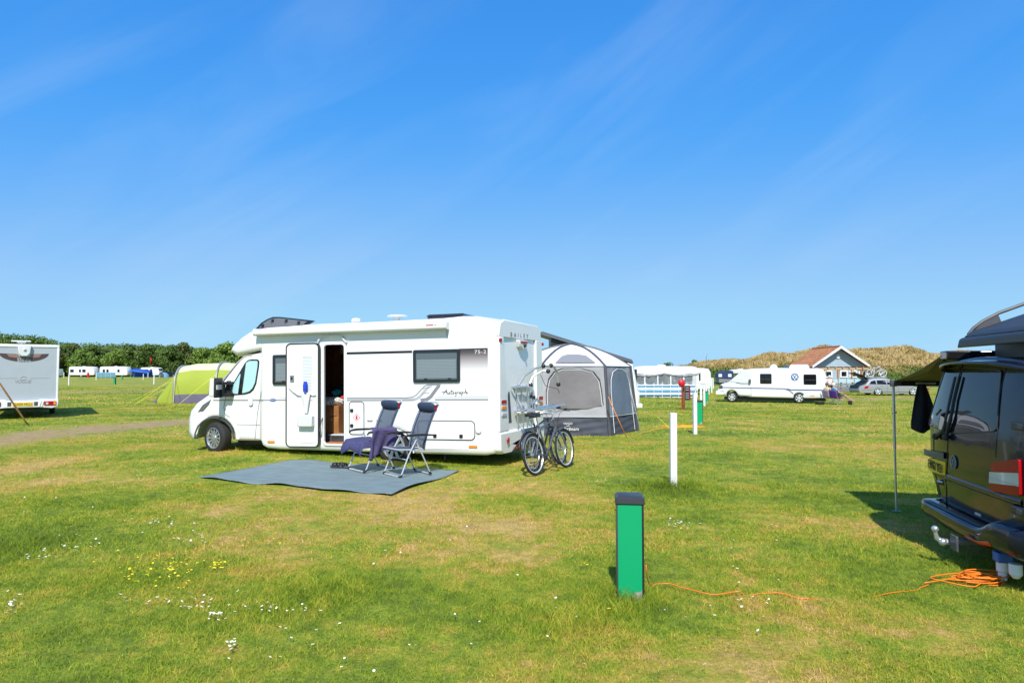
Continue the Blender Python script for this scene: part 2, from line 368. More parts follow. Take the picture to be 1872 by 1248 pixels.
def turf_mat(name, blade):
    m = bpy.data.materials.new(name); m.use_nodes = True; n, l = nt(m); b = n['Principled BSDF']; g = n.new('ShaderNodeGroup'); g.node_tree = TG
    b.inputs['Roughness'].default_value = .75; b.inputs['Specular IOR Level'].default_value = .25
    x = n.new('ShaderNodeMix'); x.data_type = 'RGBA'; x.blend_type = 'MULTIPLY'; x.inputs[0].default_value = 1; l.new(g.outputs[0], x.inputs[6])
    if blade:
        at = n.new('ShaderNodeAttribute'); at.attribute_name = 'rnd'; r = n.new('ShaderNodeValToRGB'); l.new(at.outputs['Fac'], r.inputs[0]); e = r.color_ramp.elements
        e[0].color = (.56, .70, .45, 1); e[1].color = (1.8, 1.5, 1.7, 1); q = e.new(.5); q.color = (1.0, 1.03, .85, 1); q = e.new(.86); q.color = (1.22, 1.2, .95, 1)
        l.new(r.outputs[0], x.inputs[7])
        tr = n.new('ShaderNodeBsdfTranslucent'); l.new(x.outputs[2], tr.inputs[0]); ms = n.new('ShaderNodeMixShader'); ms.inputs[0].default_value = .28
        l.new(x.outputs[2], b.inputs['Base Color']); l.new(b.outputs[0], ms.inputs[1]); l.new(tr.outputs[0], ms.inputs[2]); l.new(ms.outputs[0], n['Material Output'].inputs[0])
    else:
        geo = n.new('ShaderNodeNewGeometry'); z = n.new('ShaderNodeTexNoise'); z.inputs['Scale'].default_value = 30; z.inputs['Detail'].default_value = 6; z.inputs['Roughness'].default_value = .75; l.new(geo.outputs['Position'], z.inputs['Vector'])
        z2 = n.new('ShaderNodeTexNoise'); z2.inputs['Scale'].default_value = 4; z2.inputs['Detail'].default_value = 6; z2.inputs['Roughness'].default_value = .8; l.new(geo.outputs['Position'], z2.inputs['Vector'])
        ad = n.new('ShaderNodeMath'); ad.operation = 'ADD'; l.new(z.outputs[0], ad.inputs[0]); l.new(z2.outputs[0], ad.inputs[1])
        r = n.new('ShaderNodeMapRange'); r.inputs[1].default_value = .7; r.inputs[2].default_value = 1.3; r.inputs[3].default_value = .38; r.inputs[4].default_value = 1.12  # ground colour darkened in the hollows so gaps between blades read as shade
        l.new(ad.outputs[0], r.inputs[0]); l.new(r.outputs[0], x.inputs[7]); l.new(x.outputs[2], b.inputs['Base Color'])
        bp = n.new('ShaderNodeBump'); bp.inputs['Strength'].default_value = .6; bp.inputs['Distance'].default_value = .06; l.new(ad.outputs[0], bp.inputs['Height']); l.new(bp.outputs[0], b.inputs['Normal'])
    return m
turf = turf_mat('turf', False); blade = turf_mat('grass blade', True)
def axis(parts):
    o = []
    for a, b, s in parts: o += list(np.arange(a, b, s))
    o.append(parts[-1][1]); return np.array(o)
gx = axis([(-900, -200, 50), (-200, -60, 5), (-60, -18, 1.5), (-18, 10, .4), (10, 40, 1.2), (40, 160, 5), (160, 900, 60)])
gy = axis([(-60, 0, 6), (0, 26, .4), (26, 70, 1.2), (70, 200, 4), (200, 1500, 60)])
XX, YY = np.meshgrid(gx, gy, indexing='ij'); ZZ = T(XX, YY); n_, m__ = XX.shape
V = np.stack([XX, YY, ZZ], -1).reshape(-1, 3); ii = np.arange(n_*m__).reshape(n_, m__)
F = np.stack([ii[:-1, :-1], ii[1:, :-1], ii[1:, 1:], ii[:-1, 1:]], -1).reshape(-1, 4)
tag(npmesh('ground', V, F, turf, {'dry': dryv(V[:, 0], V[:, 1]), 'dirt': dirt(V[:, 0], V[:, 1])}, smooth=True), None, None, kind='structure')
MAT = [G(712, 907), G(843, 862.5), G(540, 842), G(358, 875)]
def inpoly(x, y, P, grow=0.):
    r = np.ones(np.shape(x), bool)
    for i in range(len(P)):
        a, b = P[i], P[(i+1) % len(P)]; L = math.hypot(b.x-a.x, b.y-a.y); r &= ((b.x-a.x)*(y-a.y)-(b.y-a.y)*(x-a.x))/L > -grow
    return r
POSTSP = [G(1231, 889), G(1157, 1099), G(1270.5, 793), G(1280, 775)]
rng = np.random.default_rng(5)
def blades(y0, y1, dens, wid, hgt, seg):
    A = .95*(y1*y1-y0*y0); N = int(A*dens); y = np.sqrt(rng.uniform(y0*y0, y1*y1, N)); x = rng.uniform(-.95, .95, N)*y
    h = hgt*rng.lognormal(0, .35, N); near = np.zeros(N)
    for p, r, s in ((POSTSP[0], .30, 3.4), (POSTSP[1], .18, 2.6), (G(1090, 1150), .28, 1.6), (G(560, 1090), .35, 1.2), (G(30, 1010), .4, 1.0), (G(320, 1045), .4, .8)): near += s*np.exp(-((x-p.x)**2+(y-p.y)**2)/(2*r*r))
    # clumps of longer and shorter grass
    cl = np.sin(x*3.1+1.7*np.sin(y*2.3))*np.sin(y*3.7+1.3*np.sin(x*2.9)); h *= (1+.34*cl)*(1+near)
    d = dirt(x, y); dr = dryv(x, y); keep = (rng.uniform(0, 1, N) > np.clip(d*1.15, 0, .97)) & ~inpoly(x, y, MAT, .02) & (rng.uniform(0, 1, N) > np.clip(dr*.28, 0, .5))
    x, y, h, dr, d = x[keep], y[keep], h[keep], dr[keep], d[keep]; N = len(x); h *= np.clip(1-.35*dr, .4, 1.3)
    z = T(x, y); a = rng.uniform(0, 2*PI, N); w = wid*rng.uniform(.6, 1.3, N); lx = np.cos(a); ly = np.sin(a); la = rng.uniform(0, 2*PI, N); le = h*rng.uniform(.2, 1.35, N)
    dx, dy = np.cos(la)*le, np.sin(la)*le
    P = lambda t, ww, s: np.stack([x+dx*t*t+lx*w*ww*s, y+dy*t*t+ly*w*ww*s, z-.004+h*t*(1-.25*t)], -1)
    if seg == 2: vs = [P(0, .5, -1), P(0, .5, 1), P(.5, .42, 1), P(.5, .42, -1), P(1, 0, 1)]; fs = [(0, 1, 2), (0, 2, 3), (3, 2, 4)]
    else: vs = [P(0, .5, -1), P(0, .5, 1), P(1, 0, 1)]; fs = [(0, 1, 2)]
    k = len(vs); V = np.stack(vs, 1).reshape(-1, 3); F = (np.arange(N)[:, None, None]*k+np.array(fs)[None]).reshape(-1, 3); q = rng.uniform(0, 1, N)
    return V, F, np.repeat(q, k), np.repeat(dr, k), np.repeat(d, k)
GV, GF, GR, GD, GT = [], [], [], [], []; off = 0
for a in ((2.0, 6, 9500, .0034, .025, 2), (6, 10, 4500, .005, .027, 2), (10, 17, 1500, .0085, .034, 1), (17, 32, 260, .022, .038, 1), (32, 60, 55, .05, .05, 1)):
    v, f, q, d, t = blades(*a); GV.append(v); GF.append(f+off); GR.append(q); GD.append(d); GT.append(t); off += len(v)
tag(npmesh('grass', np.concatenate(GV), np.concatenate(GF), blade, {'rnd': np.concatenate(GR), 'dry': np.concatenate(GD), 'dirt': np.concatenate(GT)}), 'short mown grass with dry straw coloured patches across the field', 'grass', kind='stuff')
del GV, GF, GR, GD, GT
# ---- flowers in the lawn
daisyw = mat('daisy petal', (.82, .82, .8), .6); daisyy = mat('daisy eye', (.75, .5, .03), .6); butter = mat('buttercup petal', (.85, .68, .01), .35); stem = mat('flower stem', (.1, .18, .03), .6)
def flowers(name, spots, r, h, mats, label, cat):
    mb = MB()
    for (px, py, n, sx, sy) in spots:
        for _ in range(n):
            p = G(random.gauss(px, sx), max(700, random.gauss(py, sy))); hh = h*random.uniform(.7, 1.3); rr = r*random.uniform(.7, 1.25); c = Vector((p.x, p.y, p.z+hh))
            M = Matrix.Translation(c) @ Euler((random.uniform(-.5, .2)-.1, random.uniform(-.4, .4), random.uniform(0, 6))).to_matrix().to_4x4()
            nn = 7; v = [(0, 0, .001)]+[(rr*(1 if k % 2 else .82)*math.cos(2*PI*k/(2*nn)), rr*(1 if k % 2 else .82)*math.sin(2*PI*k/(2*nn)), .003 if k % 2 else 0) for k in range(2*nn)]
            mb.add(v, [(0, k+1, (k+1) % (2*nn)+1) for k in range(2*nn)], 0, M)
            mb.lathe([(rr*.34, .001), (rr*.3, .004), (.0005, .0055)], n=6, mi=1, M=M); mb.tube([(p.x, p.y, p.z), c], .0012, 3, mi=2, cap=False)
    return tag(obj(name, mb, mats, smooth=0), label, cat, kind='stuff')
flowers('daisies', [(290, 960, 26, 45, 7), (350, 990, 16, 20, 6), (150, 1000, 22, 35, 12), (70, 1025, 14, 18, 8), (20, 1110, 16, 12, 10), (390, 1133, 16, 12, 4), (365, 1110, 12, 14, 6), (300, 1105, 14, 40, 8), (480, 1122, 26, 60, 6), (420, 1190, 10, 10, 5),
        (700, 1010, 12, 160, 60), (600, 1200, 14, 90, 30), (1240, 965, 22, 14, 5), (1350, 1040, 12, 60, 60), (1100, 883, 9, 9, 1.5), (240, 870, 16, 60, 18), (1250, 1140, 10, 90, 40), (1380, 1110, 8, 60, 20), (130, 930, 12, 80, 20), (950, 1150, 8, 90, 40)], .0088, .045,
        [daisyw, daisyy, stem], 'white daisies scattered in loose drifts over the near grass', 'daisies')
flowers('buttercups', [(310, 1050, 62, 40, 15), (240, 1055, 16, 14, 10), (395, 1040, 14, 9, 5), (1067, 1042, 3, 5, 1.5), (1083, 1041, 1, 2, 1), (1113, 1126, 2, 2, 1), (480, 1000, 6, 20, 4)], .0095, .05, [butter, butter, stem], 'yellow buttercups in a patch of the near grass', 'buttercups')
# ------------------------------------------------------------ trees
def leaf_mat(name, dark, light):
    m = bpy.data.materials.new(name); m.use_nodes = True; n, l = nt(m); b = n['Principled BSDF']; b.inputs['Roughness'].default_value = .6; b.inputs['Specular IOR Level'].default_value = .25
    at = n.new('ShaderNodeAttribute'); at.attribute_name = 'rnd'; r = n.new('ShaderNodeValToRGB'); l.new(at.outputs['Fac'], r.inputs[0]); e = r.color_ramp.elements; e[0].color = (*dark, 1); e[1].color = (*light, 1)
    l.new(r.outputs[0], b.inputs['Base Color']); return m
leafA = leaf_mat('leaves deep green', (.04, .075, .012), (.125, .19, .03)); leafB = leaf_mat('leaves fresh green', (.075, .135, .018), (.20, .29, .045)); leafC = leaf_mat('leaves olive', (.07, .09, .02), (.16, .18, .045))
bark = mat('bark', (.12, .09, .065), .9, var=.3, vs=3, bump=.4, bs=8)
def leafcloud(blobs, n_per, size):
    # blobs: (x,y,z,rx,ry,rz); small leaf clump faces on and inside each blob
    VV, FF, RR = [], [], []; off = 0
    for (cx, cy, cz, rx, ry, rz) in blobs:
        n = n_per; u = rng.normal(size=(n, 3)); u /= np.linalg.norm(u, axis=1)[:, None]; rr = rng.uniform(.72, 1.05, n)[:, None]
        c = np.array([cx, cy, cz])+u*rr*np.array([rx, ry, rz]); nrm = u+rng.normal(size=(n, 3))*.55; nrm /= np.linalg.norm(nrm, axis=1)[:, None]
        t = np.cross(nrm, rng.normal(size=(n, 3))); t /= np.linalg.norm(t, axis=1)[:, None]; b = np.cross(nrm, t); s = (size*rng.uniform(.5, 1.3, n))[:, None]
        vs = np.stack([c-t*s-b*s*.5, c+t*s*.2-b*s*.7, c+t*s+b*s*.3, c-t*s*.3+b*s*.8], 1).reshape(-1, 3); VV.append(vs); FF.append(np.arange(n*4).reshape(-1, 4)+off); off += n*4
        RR.append(np.repeat(np.clip(rng.uniform(.0, 1)*.55+rng.uniform(0, .45, n), 0, 1), 4))
    return np.concatenate(VV), np.concatenate(FF), np.concatenate(RR)
def crown_blobs(H, R, base=.22, n=26, seed=0):
    r_ = random.Random(seed); out = []
    for i in range(n):
        t = r_.uniform(base, .93); env = R*math.sin(PI*min(1, (t-base*.55)/(1-base*.55))**.75)**.7; a = r_.uniform(0, 2*PI); d = env*r_.uniform(.35, .85); s = R*r_.uniform(.24, .42)
        out.append((d*math.cos(a), d*math.sin(a), H*t, s, s, s*r_.uniform(.65, .9)))
    return out
def make_tree(name, H, R, lm, seed, label, cat, group=None, base=.2, n=26, leaves=70, size=.3):
    t = thing(name, label, cat, group=group); mb = MB(); r_ = random.Random(seed)
    mb.tube([(0, 0, -.3), (.05*H*.1, 0, H*.25), (0, .02*H, H*.5), (.02*H, 0, H*.75)], [H*.03, H*.024, H*.016, H*.006], 7)
    for k in range(6):
        a = k*1.05+r_.random(); z = H*(.2+.08*k); mb.tube([(0, 0, z), (R*.35*math.cos(a), R*.35*math.sin(a), z+H*.1), (R*.7*math.cos(a), R*.7*math.sin(a), z+H*.2)], [H*.012, H*.008, H*.003], 5)
    obj('trunk', mb, bark, t); V, F, Q = leafcloud(crown_blobs(H, R, base, n, seed), leaves, size); c = npmesh('crown', V, F, lm, {'rnd': Q}); c.parent = t; return t
protos = [make_tree('broadleaf_tree', 8.6, 4.3, leafA, 1, 'deep green broadleaf tree in the row edging the far left of the field', 'tree', 'trees edging the far left of the field', base=.05, n=34, leaves=170, size=.21),
          make_tree('broadleaf_tree', 7.6, 4.6, leafB, 2, 'fresh green broadleaf tree in the row edging the far left of the field', 'tree', 'trees edging the far left of the field', base=.04, n=34, leaves=170, size=.21),
          make_tree('broadleaf_tree', 8.9, 4.0, leafC, 3, 'olive green broadleaf tree in the row edging the far left of the field', 'tree', 'trees edging the far left of the field', base=.06, n=34, leaves=170, size=.21)]
row = [(96, 2), (114, 0), (133, 2), (152, 1), (171, 0), (190, 0), (211, 1), (231, 0), (250, 2), (270, 0), (290, 1), (311, 0), (332, 2), (352, 0), (372, 1), (392, 0), (412, 0), (432, 1), (456, 0), (478, 2)]
used = set()
for i, (px, k) in enumerate(row):
    Y = 172+(i*37 % 11); p = XY(px, Y); s = .86+.12*((i*7) % 5)/4
    t = protos[k]
    if k in used: t = dup(t, p, i*1.3)
    used.add(k); t.location = p; t.rotation_euler = (0, 0, i*1.3); t.scale = (s, s, s)
# the big bright tree just left of the motorhome, nearer than the row
bt = make_tree('broadleaf_tree', 6.6, 3.9, leafB, 11, 'bright green bushy tree above the lime tent, nearer than the tree row', 'tree', None, base=.05, n=50, leaves=170, size=.2); bt.location = XY(418, 128)
for i, (px, Y, s) in enumerate(((1220, 135, .42), (1250, 128, .33), (1270, 128, .36))):
    t = dup(protos[0], XY(px, Y)+Vector((0, 0, .3 if i < 2 else 1.2)), i*2.2, 'small dark shrub on the low skyline beyond the white posts'); t['category'] = 'shrub'; t['group'] = 'shrubs on the low skyline beyond the posts'; t.name = 'dune_shrub'; t.scale = (s, s, s*.9)
# woodland rising behind
wb = []
for i in range(190):
    px = random.uniform(-40, 520); Y = random.uniform(188, 225); x = (px-936)/F_PX*Y
    sk = np.interp(px, [-40, 0, 60, 112, 180, 240, 256, 330, 385, 420, 520], [606, 607, 612, 626, 626, 630, 628, 633, 640, 636, 640]); top = EYE+(HOR-sk)*Y/F_PX; s = random.uniform(2.4, 4.2)
    top += random.uniform(-1.2, .3)
    for q in (0, 3.2, 6.5):
        if top-s-q > 1: wb.append((x+random.uniform(-1, 1), Y-q*.8+random.uniform(-2, 2), top-s*.75-q, s, s, s*.75))
V, F, Q = leafcloud(wb, 130, .30)
tag(npmesh('woodland', V, F, leafA, {'rnd': Q}), 'dense dark green woodland rising behind the tree row on the left', 'woodland', kind='stuff')
# hill that carries the wood on the far left
hx = np.linspace(-215, -85, 27); hy = np.linspace(182, 300, 14); HX, HY = np.meshgrid(hx, hy, indexing='ij')
HZ = -1+ss(182, 245, HY)*(3+9*ss(-110, -190, HX)); V = np.stack([HX, HY, HZ], -1).reshape(-1, 3); ii = np.arange(len(V)).reshape(HX.shape)
tag(npmesh('hill', V, np.stack([ii[:-1, :-1], ii[1:, :-1], ii[1:, 1:], ii[:-1, 1:]], -1).reshape(-1, 4), turf, smooth=True), None, None, kind='structure')
# ------------------------------------------------------------ dunes on the right
def vn(x, y, s, seed=0):                          # cheap smooth value noise
    x = x/s; y = y/s; xi = np.floor(x); yi = np.floor(y); fx = x-xi; fy = y-yi; fx = fx*fx*(3-2*fx); fy = fy*fy*(3-2*fy)
    h = lambda a, b: (np.sin(a*127.1+b*311.7+seed*74.7)*43758.5453) % 1.0
    return (h(xi, yi)*(1-fx)+h(xi+1, yi)*fx)*(1-fy)+(h(xi, yi+1)*(1-fx)+h(xi+1, yi+1)*fx)*fy
RX = [1130, 1200, 1255, 1290, 1310, 1360, 1410, 1440, 1470, 1500, 1560, 1600, 1660, 1690, 1715, 1735, 1760, 1900, 2150]; RYv = [690, 677, 671, 666, 664, 659, 652.5, 650, 645.5, 642, 643, 643, 645, 648, 649, 643.5, 640, 641, 646]
def duneh(x, y):
    px = 936+F_PX*x/y; top = EYE+(HOR-np.interp(px, RX, RYv))*112/F_PX
    base = np.interp(px, [1200, 1500, 1900], [92, 80, 78]); t = ss(base, 112, y)*(1-.5*ss(114, 150, y))
    lump = (vn(x, y, 9, 1)-.5)*1.5+(vn(x, y, 4, 2)-.5)*1.3+(vn(x, y, 1.7, 3)-.5)*.6
    return -.3+(top+.15+lump*np.clip(top/5, .25, 1))*t-.05
dx_ = np.arange(18, 125, .7); dy_ = np.concatenate([np.arange(74, 116, .7), np.arange(116, 190, 5)]); DX, DY = np.meshgrid(dx_, dy_, indexing='ij')
V = np.stack([DX, DY, duneh(DX, DY)], -1).reshape(-1, 3); ii = np.arange(len(V)).reshape(DX.shape)
def dune_mat(name, blade_):
    m = bpy.data.materials.new(name); m.use_nodes = True; n, l = nt(m); b = n['Principled BSDF']; b.inputs['Roughness'].default_value = .85; b.inputs['Specular IOR Level'].default_value = .15
    g = n.new('ShaderNodeNewGeometry'); at = n.new('ShaderNodeAttribute'); at.attribute_name = 'gold'
    z = n.new('ShaderNodeTexNoise'); z.inputs['Scale'].default_value = .45; z.inputs['Detail'].default_value = 7; z.inputs['Roughness'].default_value = .7; l.new(g.outputs['Position'], z.inputs['Vector'])
    a = n.new('ShaderNodeMath'); a.operation = 'MULTIPLY_ADD'; a.inputs[1].default_value = 2.2; a.inputs[2].default_value = -1.12; l.new(z.outputs[0], a.inputs[0])
    s = n.new('ShaderNodeMath'); s.operation = 'ADD'; s.use_clamp = True; l.new(a.outputs[0], s.inputs[0]); l.new(at.outputs['Fac'], s.inputs[1])
    r = n.new('ShaderNodeValToRGB'); l.new(s.outputs[0], r.inputs[0]); e = r.color_ramp.elements; e[0].color = (.09, .14, .025, 1); e[1].color = (.46, .34, .155, 1)
    for p, c in ((.35, (.15, .165, .045, 1)), (.55, (.23, .19, .06, 1)), (.8, (.33, .235, .09, 1))): q = e.new(p); q.color = c
    if blade_:
        at2 = n.new('ShaderNodeAttribute'); at2.attribute_name = 'rnd'; mr = n.new('ShaderNodeMapRange'); mr.inputs[3].default_value = .78; mr.inputs[4].default_value = 1.14; l.new(at2.outputs['Fac'], mr.inputs[0])
        x = n.new('ShaderNodeMix'); x.data_type = 'RGBA'; x.blend_type = 'MULTIPLY'; x.inputs[0].default_value = 1; l.new(r.outputs[0], x.inputs[6]); l.new(mr.outputs[0], x.inputs[7]); l.new(x.outputs[2], b.inputs['Base Color'])
    else: l.new(r.outputs[0], b.inputs['Base Color'])
    return m
def gold(x, y, z): return ss(.9, 3.0, z+(vn(x, y, 6, 5)-.5)*1.6)*.95-.1*ss(26, 45, x)*(z < 2)
tag(npmesh('sand_dunes', V, np.stack([ii[:-1, :-1], ii[1:, :-1], ii[1:, 1:], ii[:-1, 1:]], -1).reshape(-1, 4), dune_mat('dune turf', False), {'gold': gold(V[:, 0], V[:, 1], V[:, 2])}, smooth=True), None, None, kind='structure')
N = 26000; y = rng.uniform(79, 118, N); x = y*rng.uniform(.2, .83, N); z = duneh(x, y); k = z > .25+rng.uniform(0, .8, N); x, y, z = x[k], y[k], z[k]; N = len(x)
vs = []; hgt = rng.uniform(.15, .6, N)*(.45+.55*ss(1, 3, z))*(.6+.8*vn(x, y, 2.5, 9))
for j in range(5):
    a = rng.uniform(0, 2*PI, N); w = rng.uniform(.07, .16, N); d = rng.uniform(.05, .4, N); bx, by = x+rng.uniform(-.25, .25, N), y+rng.uniform(-.25, .25, N)
    vs += [np.stack([bx-w, by, z-.06], -1), np.stack([bx+w, by, z-.06], -1), np.stack([bx+np.cos(a)*d, by+np.sin(a)*d, z+hgt*rng.uniform(.6, 1.1, N)], -1)]
V = np.stack(vs, 1).reshape(-1, 3); F = np.arange(len(V)).reshape(-1, 3)
tag(npmesh('marram_grass', V, F, dune_mat('marram', True), {'gold': np.repeat(gold(x, y, z), 15), 'rnd': np.repeat(rng.uniform(0, 1, N*5), 3)}), 'tufted golden and green marram grass covering the dunes', 'dune grass', kind='stuff')
# ------------------------------------------------------------ the big white motorhome (x forward from its rear, y towards the near side, z up)
MH = thing('motorhome', 'large white coachbuilt motorhome with its habitation door open beside the blue grey mat', 'motorhome', (.0691, 11.5984, -.0019), rot=(0, .01432, PI-.29667))
def RP(y, z, out=0.): return (.34+.114*(y+.06)-out, y, z)      # rear face
def loft(mb, outline, layers, mi=0, capn=True, capf=True, holes=()):
    n = len(outline); rings = []
    nr = []
    for i in range(n):
        a = Vector(outline[i-1]); b = Vector(outline[i]); c = Vector(outline[(i+1) % n]); d = ((b-a).normalized()+(c-b).normalized())
        d = d.normalized() if d.length > 1e-6 else (c-b).normalized(); k = max(.55, Vector((-d.y, d.x)).dot(Vector((-(c-b).normalized().y, (c-b).normalized().x)))); nr.append(Vector((-d.y, d.x))/k)
    for (y, ins, fx) in layers:
        ring = []
        for i in range(n):
            p = Vector(outline[i])+nr[i]*ins; ring.append((fx(p.x, p.y) if fx else p.x, y, p.y))
        rings.append(ring)
    v = [q for r in rings for q in r]; f = []
    for i in range(len(rings)-1):
        for k in range(n): f.append((i*n+k, i*n+(k+1) % n, (i+1)*n+(k+1) % n, (i+1)*n+k))
    mb.add(v, f, mi)
    for cap, R in ((capn, rings[0]), (capf, rings[-1])):
        if not cap: continue
        hs = holes if R is rings[0] else ()
        L = [[Vector((p[0], p[2], 0)) for p in R]]+[[Vector((q[0], q[1], 0)) for q in h] for h in hs]; flat = [(p.x, R[0][1], p.y) for q in L for p in q]
        mb.add(flat, [tuple(t) for t in tessellate_polygon(L)], mi)
def arc(cx, cz, rx, rz, a0, a1, n): return [(cx+rx*math.cos(rad(a0+(a1-a0)*i/n)), cz+rz*math.sin(rad(a0+(a1-a0)*i/n))) for i in range(n+1)]
body = [(.55, .225)]+[(1.9, .225)]+arc(2.35, .24, .43, .43, 180, 0, 12)+[(2.9, .235), (4.75, .245), (5.05, .262), (5.16, .31), (5.21, .42), (5.21, 2.19), (5.60, 2.115), (5.74, 2.10), (5.83, 2.185), (5.80, 2.27), (5.64, 2.42), (5.47, 2.53), (5.28, 2.585), (5.12, 2.605), (4.9, 2.615), (1.35, 2.655), (.95, 2.68), (.7, 2.668), (.50, 2.615), (.39, 2.50), (.345, 2.34), (.335, 2.2), (.335, .60), (.345, .34), (.39, .255)]
body = body[::-1] if sum(a[0]*b[1]-b[0]*a[1] for a, b in zip(body, body[1:]+body[:1])) < 0 else body
def rear(y): return lambda x, z: x+.114*(y+.06)*float(1-ss(.35, 1.6, x))-.10*0 + (.62*float(ss(5.3, 5.9, x))*math.sin(PI*min(1, max(0, -y/2.26)))**.8)
door_hole = [(x, z) for x, z in rrect(3.335, 3.765, .375, 2.235, .07)]
wmb = MB(); lay = []
for y, ins in ((0, .10), (-.004, .07), (-.016, .035), (-.035, .012), (-.06, 0)): lay.append((y, ins, rear(y)))
for k in range(1, 12): y = -.06-2.08*k/12; lay.append((y, -.02*math.sin(PI*k/12), rear(y)))
for y, ins in ((-2.14, 0), (-2.17, .012), (-2.20, .04), (-2.22, .10)): lay.append((y, ins, rear(y)))
loft(wmb, body, lay, holes=[door_hole])
o = obj('body', wmb, white, MH, smooth=40)
SIDE = lambda x, z, y=.004: Matrix(((-1, 0, 0, x), (0, 0, 1, y), (0, 1, 0, z), (0, 0, 0, 1)))   # text plane on the near side (reads left to right)
# roof line raised strip + roof fittings
mb = MB(); mb.box(.9, 5.0, -2.02, -.55, 2.655, 2.685); obj('roof_panel', mb, white, MH, bevel=.02)
# open front skylight: a smoked lid hinged up over the cab
mb = MB(); lidP = [(5.76, 2.62), (5.63, 2.765), (5.50, 2.84), (5.37, 2.885), (5.2, 2.88), (4.36, 2.765), (4.52, 2.68)]
Msk = Matrix.Translation((0, -.55, 0)) @ Matrix.Translation((0, 0, 2.66)) @ Matrix.Rotation(rad(14), 4, 'X') @ Matrix.Translation((0, 0, -2.66))
mb.M = Msk; mb.prism(lidP, -.0, -.035, mi=0); sko = obj('skylight', mb, gblack, MH, bevel=.006)
mb = MB(Msk); mb.prism([(5.66, 2.64), (5.56, 2.755), (5.46, 2.81), (5.36, 2.845), (5.18, 2.845), (4.52, 2.752), (4.62, 2.68)], .012, 0); obj('skylight_lining', mb, mat('smoked lining', (.12, .12, .13), .5), sko)
for x, z in ((5.55, 2.70), (5.33, 2.80), (5.0, 2.78), (4.7, 2.73)): mb = MB(Msk); mb.box(x-.02, x+.02, .01, .05, z-.02, z+.02); mb.tube([(x, .03, z), (x+.03, .05, z-.05)], .008, 5); obj('catch', mb, black, sko)
mb = MB(); mb.box(5.05, 5.6, -1.75, -.42, 2.57, 2.63); obj('skylight_frame', mb, dgrey, MH, bevel=.02)
mb = MB(); mb.lathe([(.09, 2.69), (.09, 2.735), (.075, 2.76), (.001, 2.765)], (3.55, -.8, .03), n=20); obj('roof_vent', mb, white2, MH)
mb = MB(); mb.lathe([(.05, 2.68), (.05, 2.79)], (2.64, -.8, 0), n=12); mb.lathe([(.10, 2.775), (.19, 2.79), (.20, 2.805), (.17, 2.82), (.001, 2.825)], (2.64, -.8, 0), n=28); obj('satellite_dish', mb, white2, MH)
mb = MB(); mb.box(1.2, 1.95, -1.35, -.7, 2.68, 2.755, 0); mb.frustum(1.17, 1.98, -1.38, -.67, 2.755, 2.80, .05, .05, 1); obj('rooflight', mb, [dgrey, gblack], MH, bevel=.01)
# awning cassette
mb = MB(); mb.prism([(0, 2.445), (.13, 2.45), (.155, 2.475), (.155, 2.54), (.12, 2.575), (0, 2.585)], 1.235, 5.235, 'yz'); aw = obj('awning_cassette', mb, white, MH, bevel=.012)
for a, b in ((5.235, 5.26), (1.205, 1.235)): mb = MB(); mb.prism([(0, 2.44), (.135, 2.445), (.16, 2.475), (.16, 2.545), (.13, 2.58), (0, 2.59)], a, b, 'yz'); ec = obj('end_cap', mb, white2, aw, bevel=.006)
mb = MB(); mb.lathe([(.018, .12), (.018, .15), (.012, .155)], (1.26, 0, 2.52), 'y', 12); obj('winch_eye', mb, white2, aw)
mb = MB(); mb.box(1.45, 1.60, .1555, .1575, 2.515, 2.535); obj('badge', mb, red, aw)
text('F', 'badge_letter', aw, tblack, (.03, .028), SIDE(1.41, 2.525, .157))
mb = MB(); mb.box(1.245, 1.26, 0, .02, 2.30, 2.44); obj('awning_bracket', mb, lgrey, MH)
# luton seam
mb = MB(); mb.ribbon([(5.19, 2.2), (5.19, .44)], .005, -.002, .0012); obj('seam', mb, mgrey, MH)
# --- decals on the near side
def strip(name, x0, x1, z0, z1, m, par=MH, y=.002, h=.0015): mb = MB(); mb.box(x0, x1, y-h, y, z0, z1); return obj(name, mb, m, par, smooth=0)
strip('decal_band', 1.94, 3.285, 2.043, 2.088, tblack)
strip('decal_line', 1.94, 3.285, 1.975, 1.981, lgrey)
grad = bpy.data.materials.new('printed fade panel'); grad.use_nodes = True; n, l = nt(grad); t = n.new('ShaderNodeTexCoord'); s_ = n.new('ShaderNodeSeparateXYZ'); l.new(t.outputs['Object'], s_.inputs[0])
r = n.new('ShaderNodeMapRange'); r.inputs[1].default_value = 1.67; r.inputs[2].default_value = 2.1; l.new(s_.outputs[2], r.inputs[0]); q = n.new('ShaderNodeValToRGB'); l.new(r.outputs[0], q.inputs[0])
q.color_ramp.elements[0].color = (.80, .80, .79, 1); q.color_ramp.elements[1].color = (.03, .025, .03, 1); e = q.color_ramp.elements.new(.45); e.color = (.42, .37, .38, 1); e = q.color_ramp.elements.new(.8); e.color = (.11, .09, .095, 1)
l.new(q.outputs[0], n['Principled BSDF'].inputs['Base Color']); n['Principled BSDF'].inputs['Roughness'].default_value = .3
fade = strip('fade_panel', .487, 1.03, 1.67, 2.1, grad)
text('75-2', 'model_number', MH, white2, (.215, .062), SIDE(.625, 2.035, .0035), space=1.1)
mb = MB(); mb.ribbon([(3.285, 1.232), (2.62, 1.232), (2.05, 1.232), (1.93, 1.245), (1.86, 1.285), (1.70, 1.44), (1.64, 1.463), (1.385, 1.463)], .018, .001, .0028); obj('decal_pinstripe', mb, mgrey, MH, smooth=0)
mb = MB(); mb.ribbon([(3.285, 1.197), (2.0, 1.197), (1.88, 1.205), (1.80, 1.245), (1.62, 1.43), (1.56, 1.452)], .048, .001, .0026); obj('decal_stripe', mb, lgrey, MH, smooth=0)
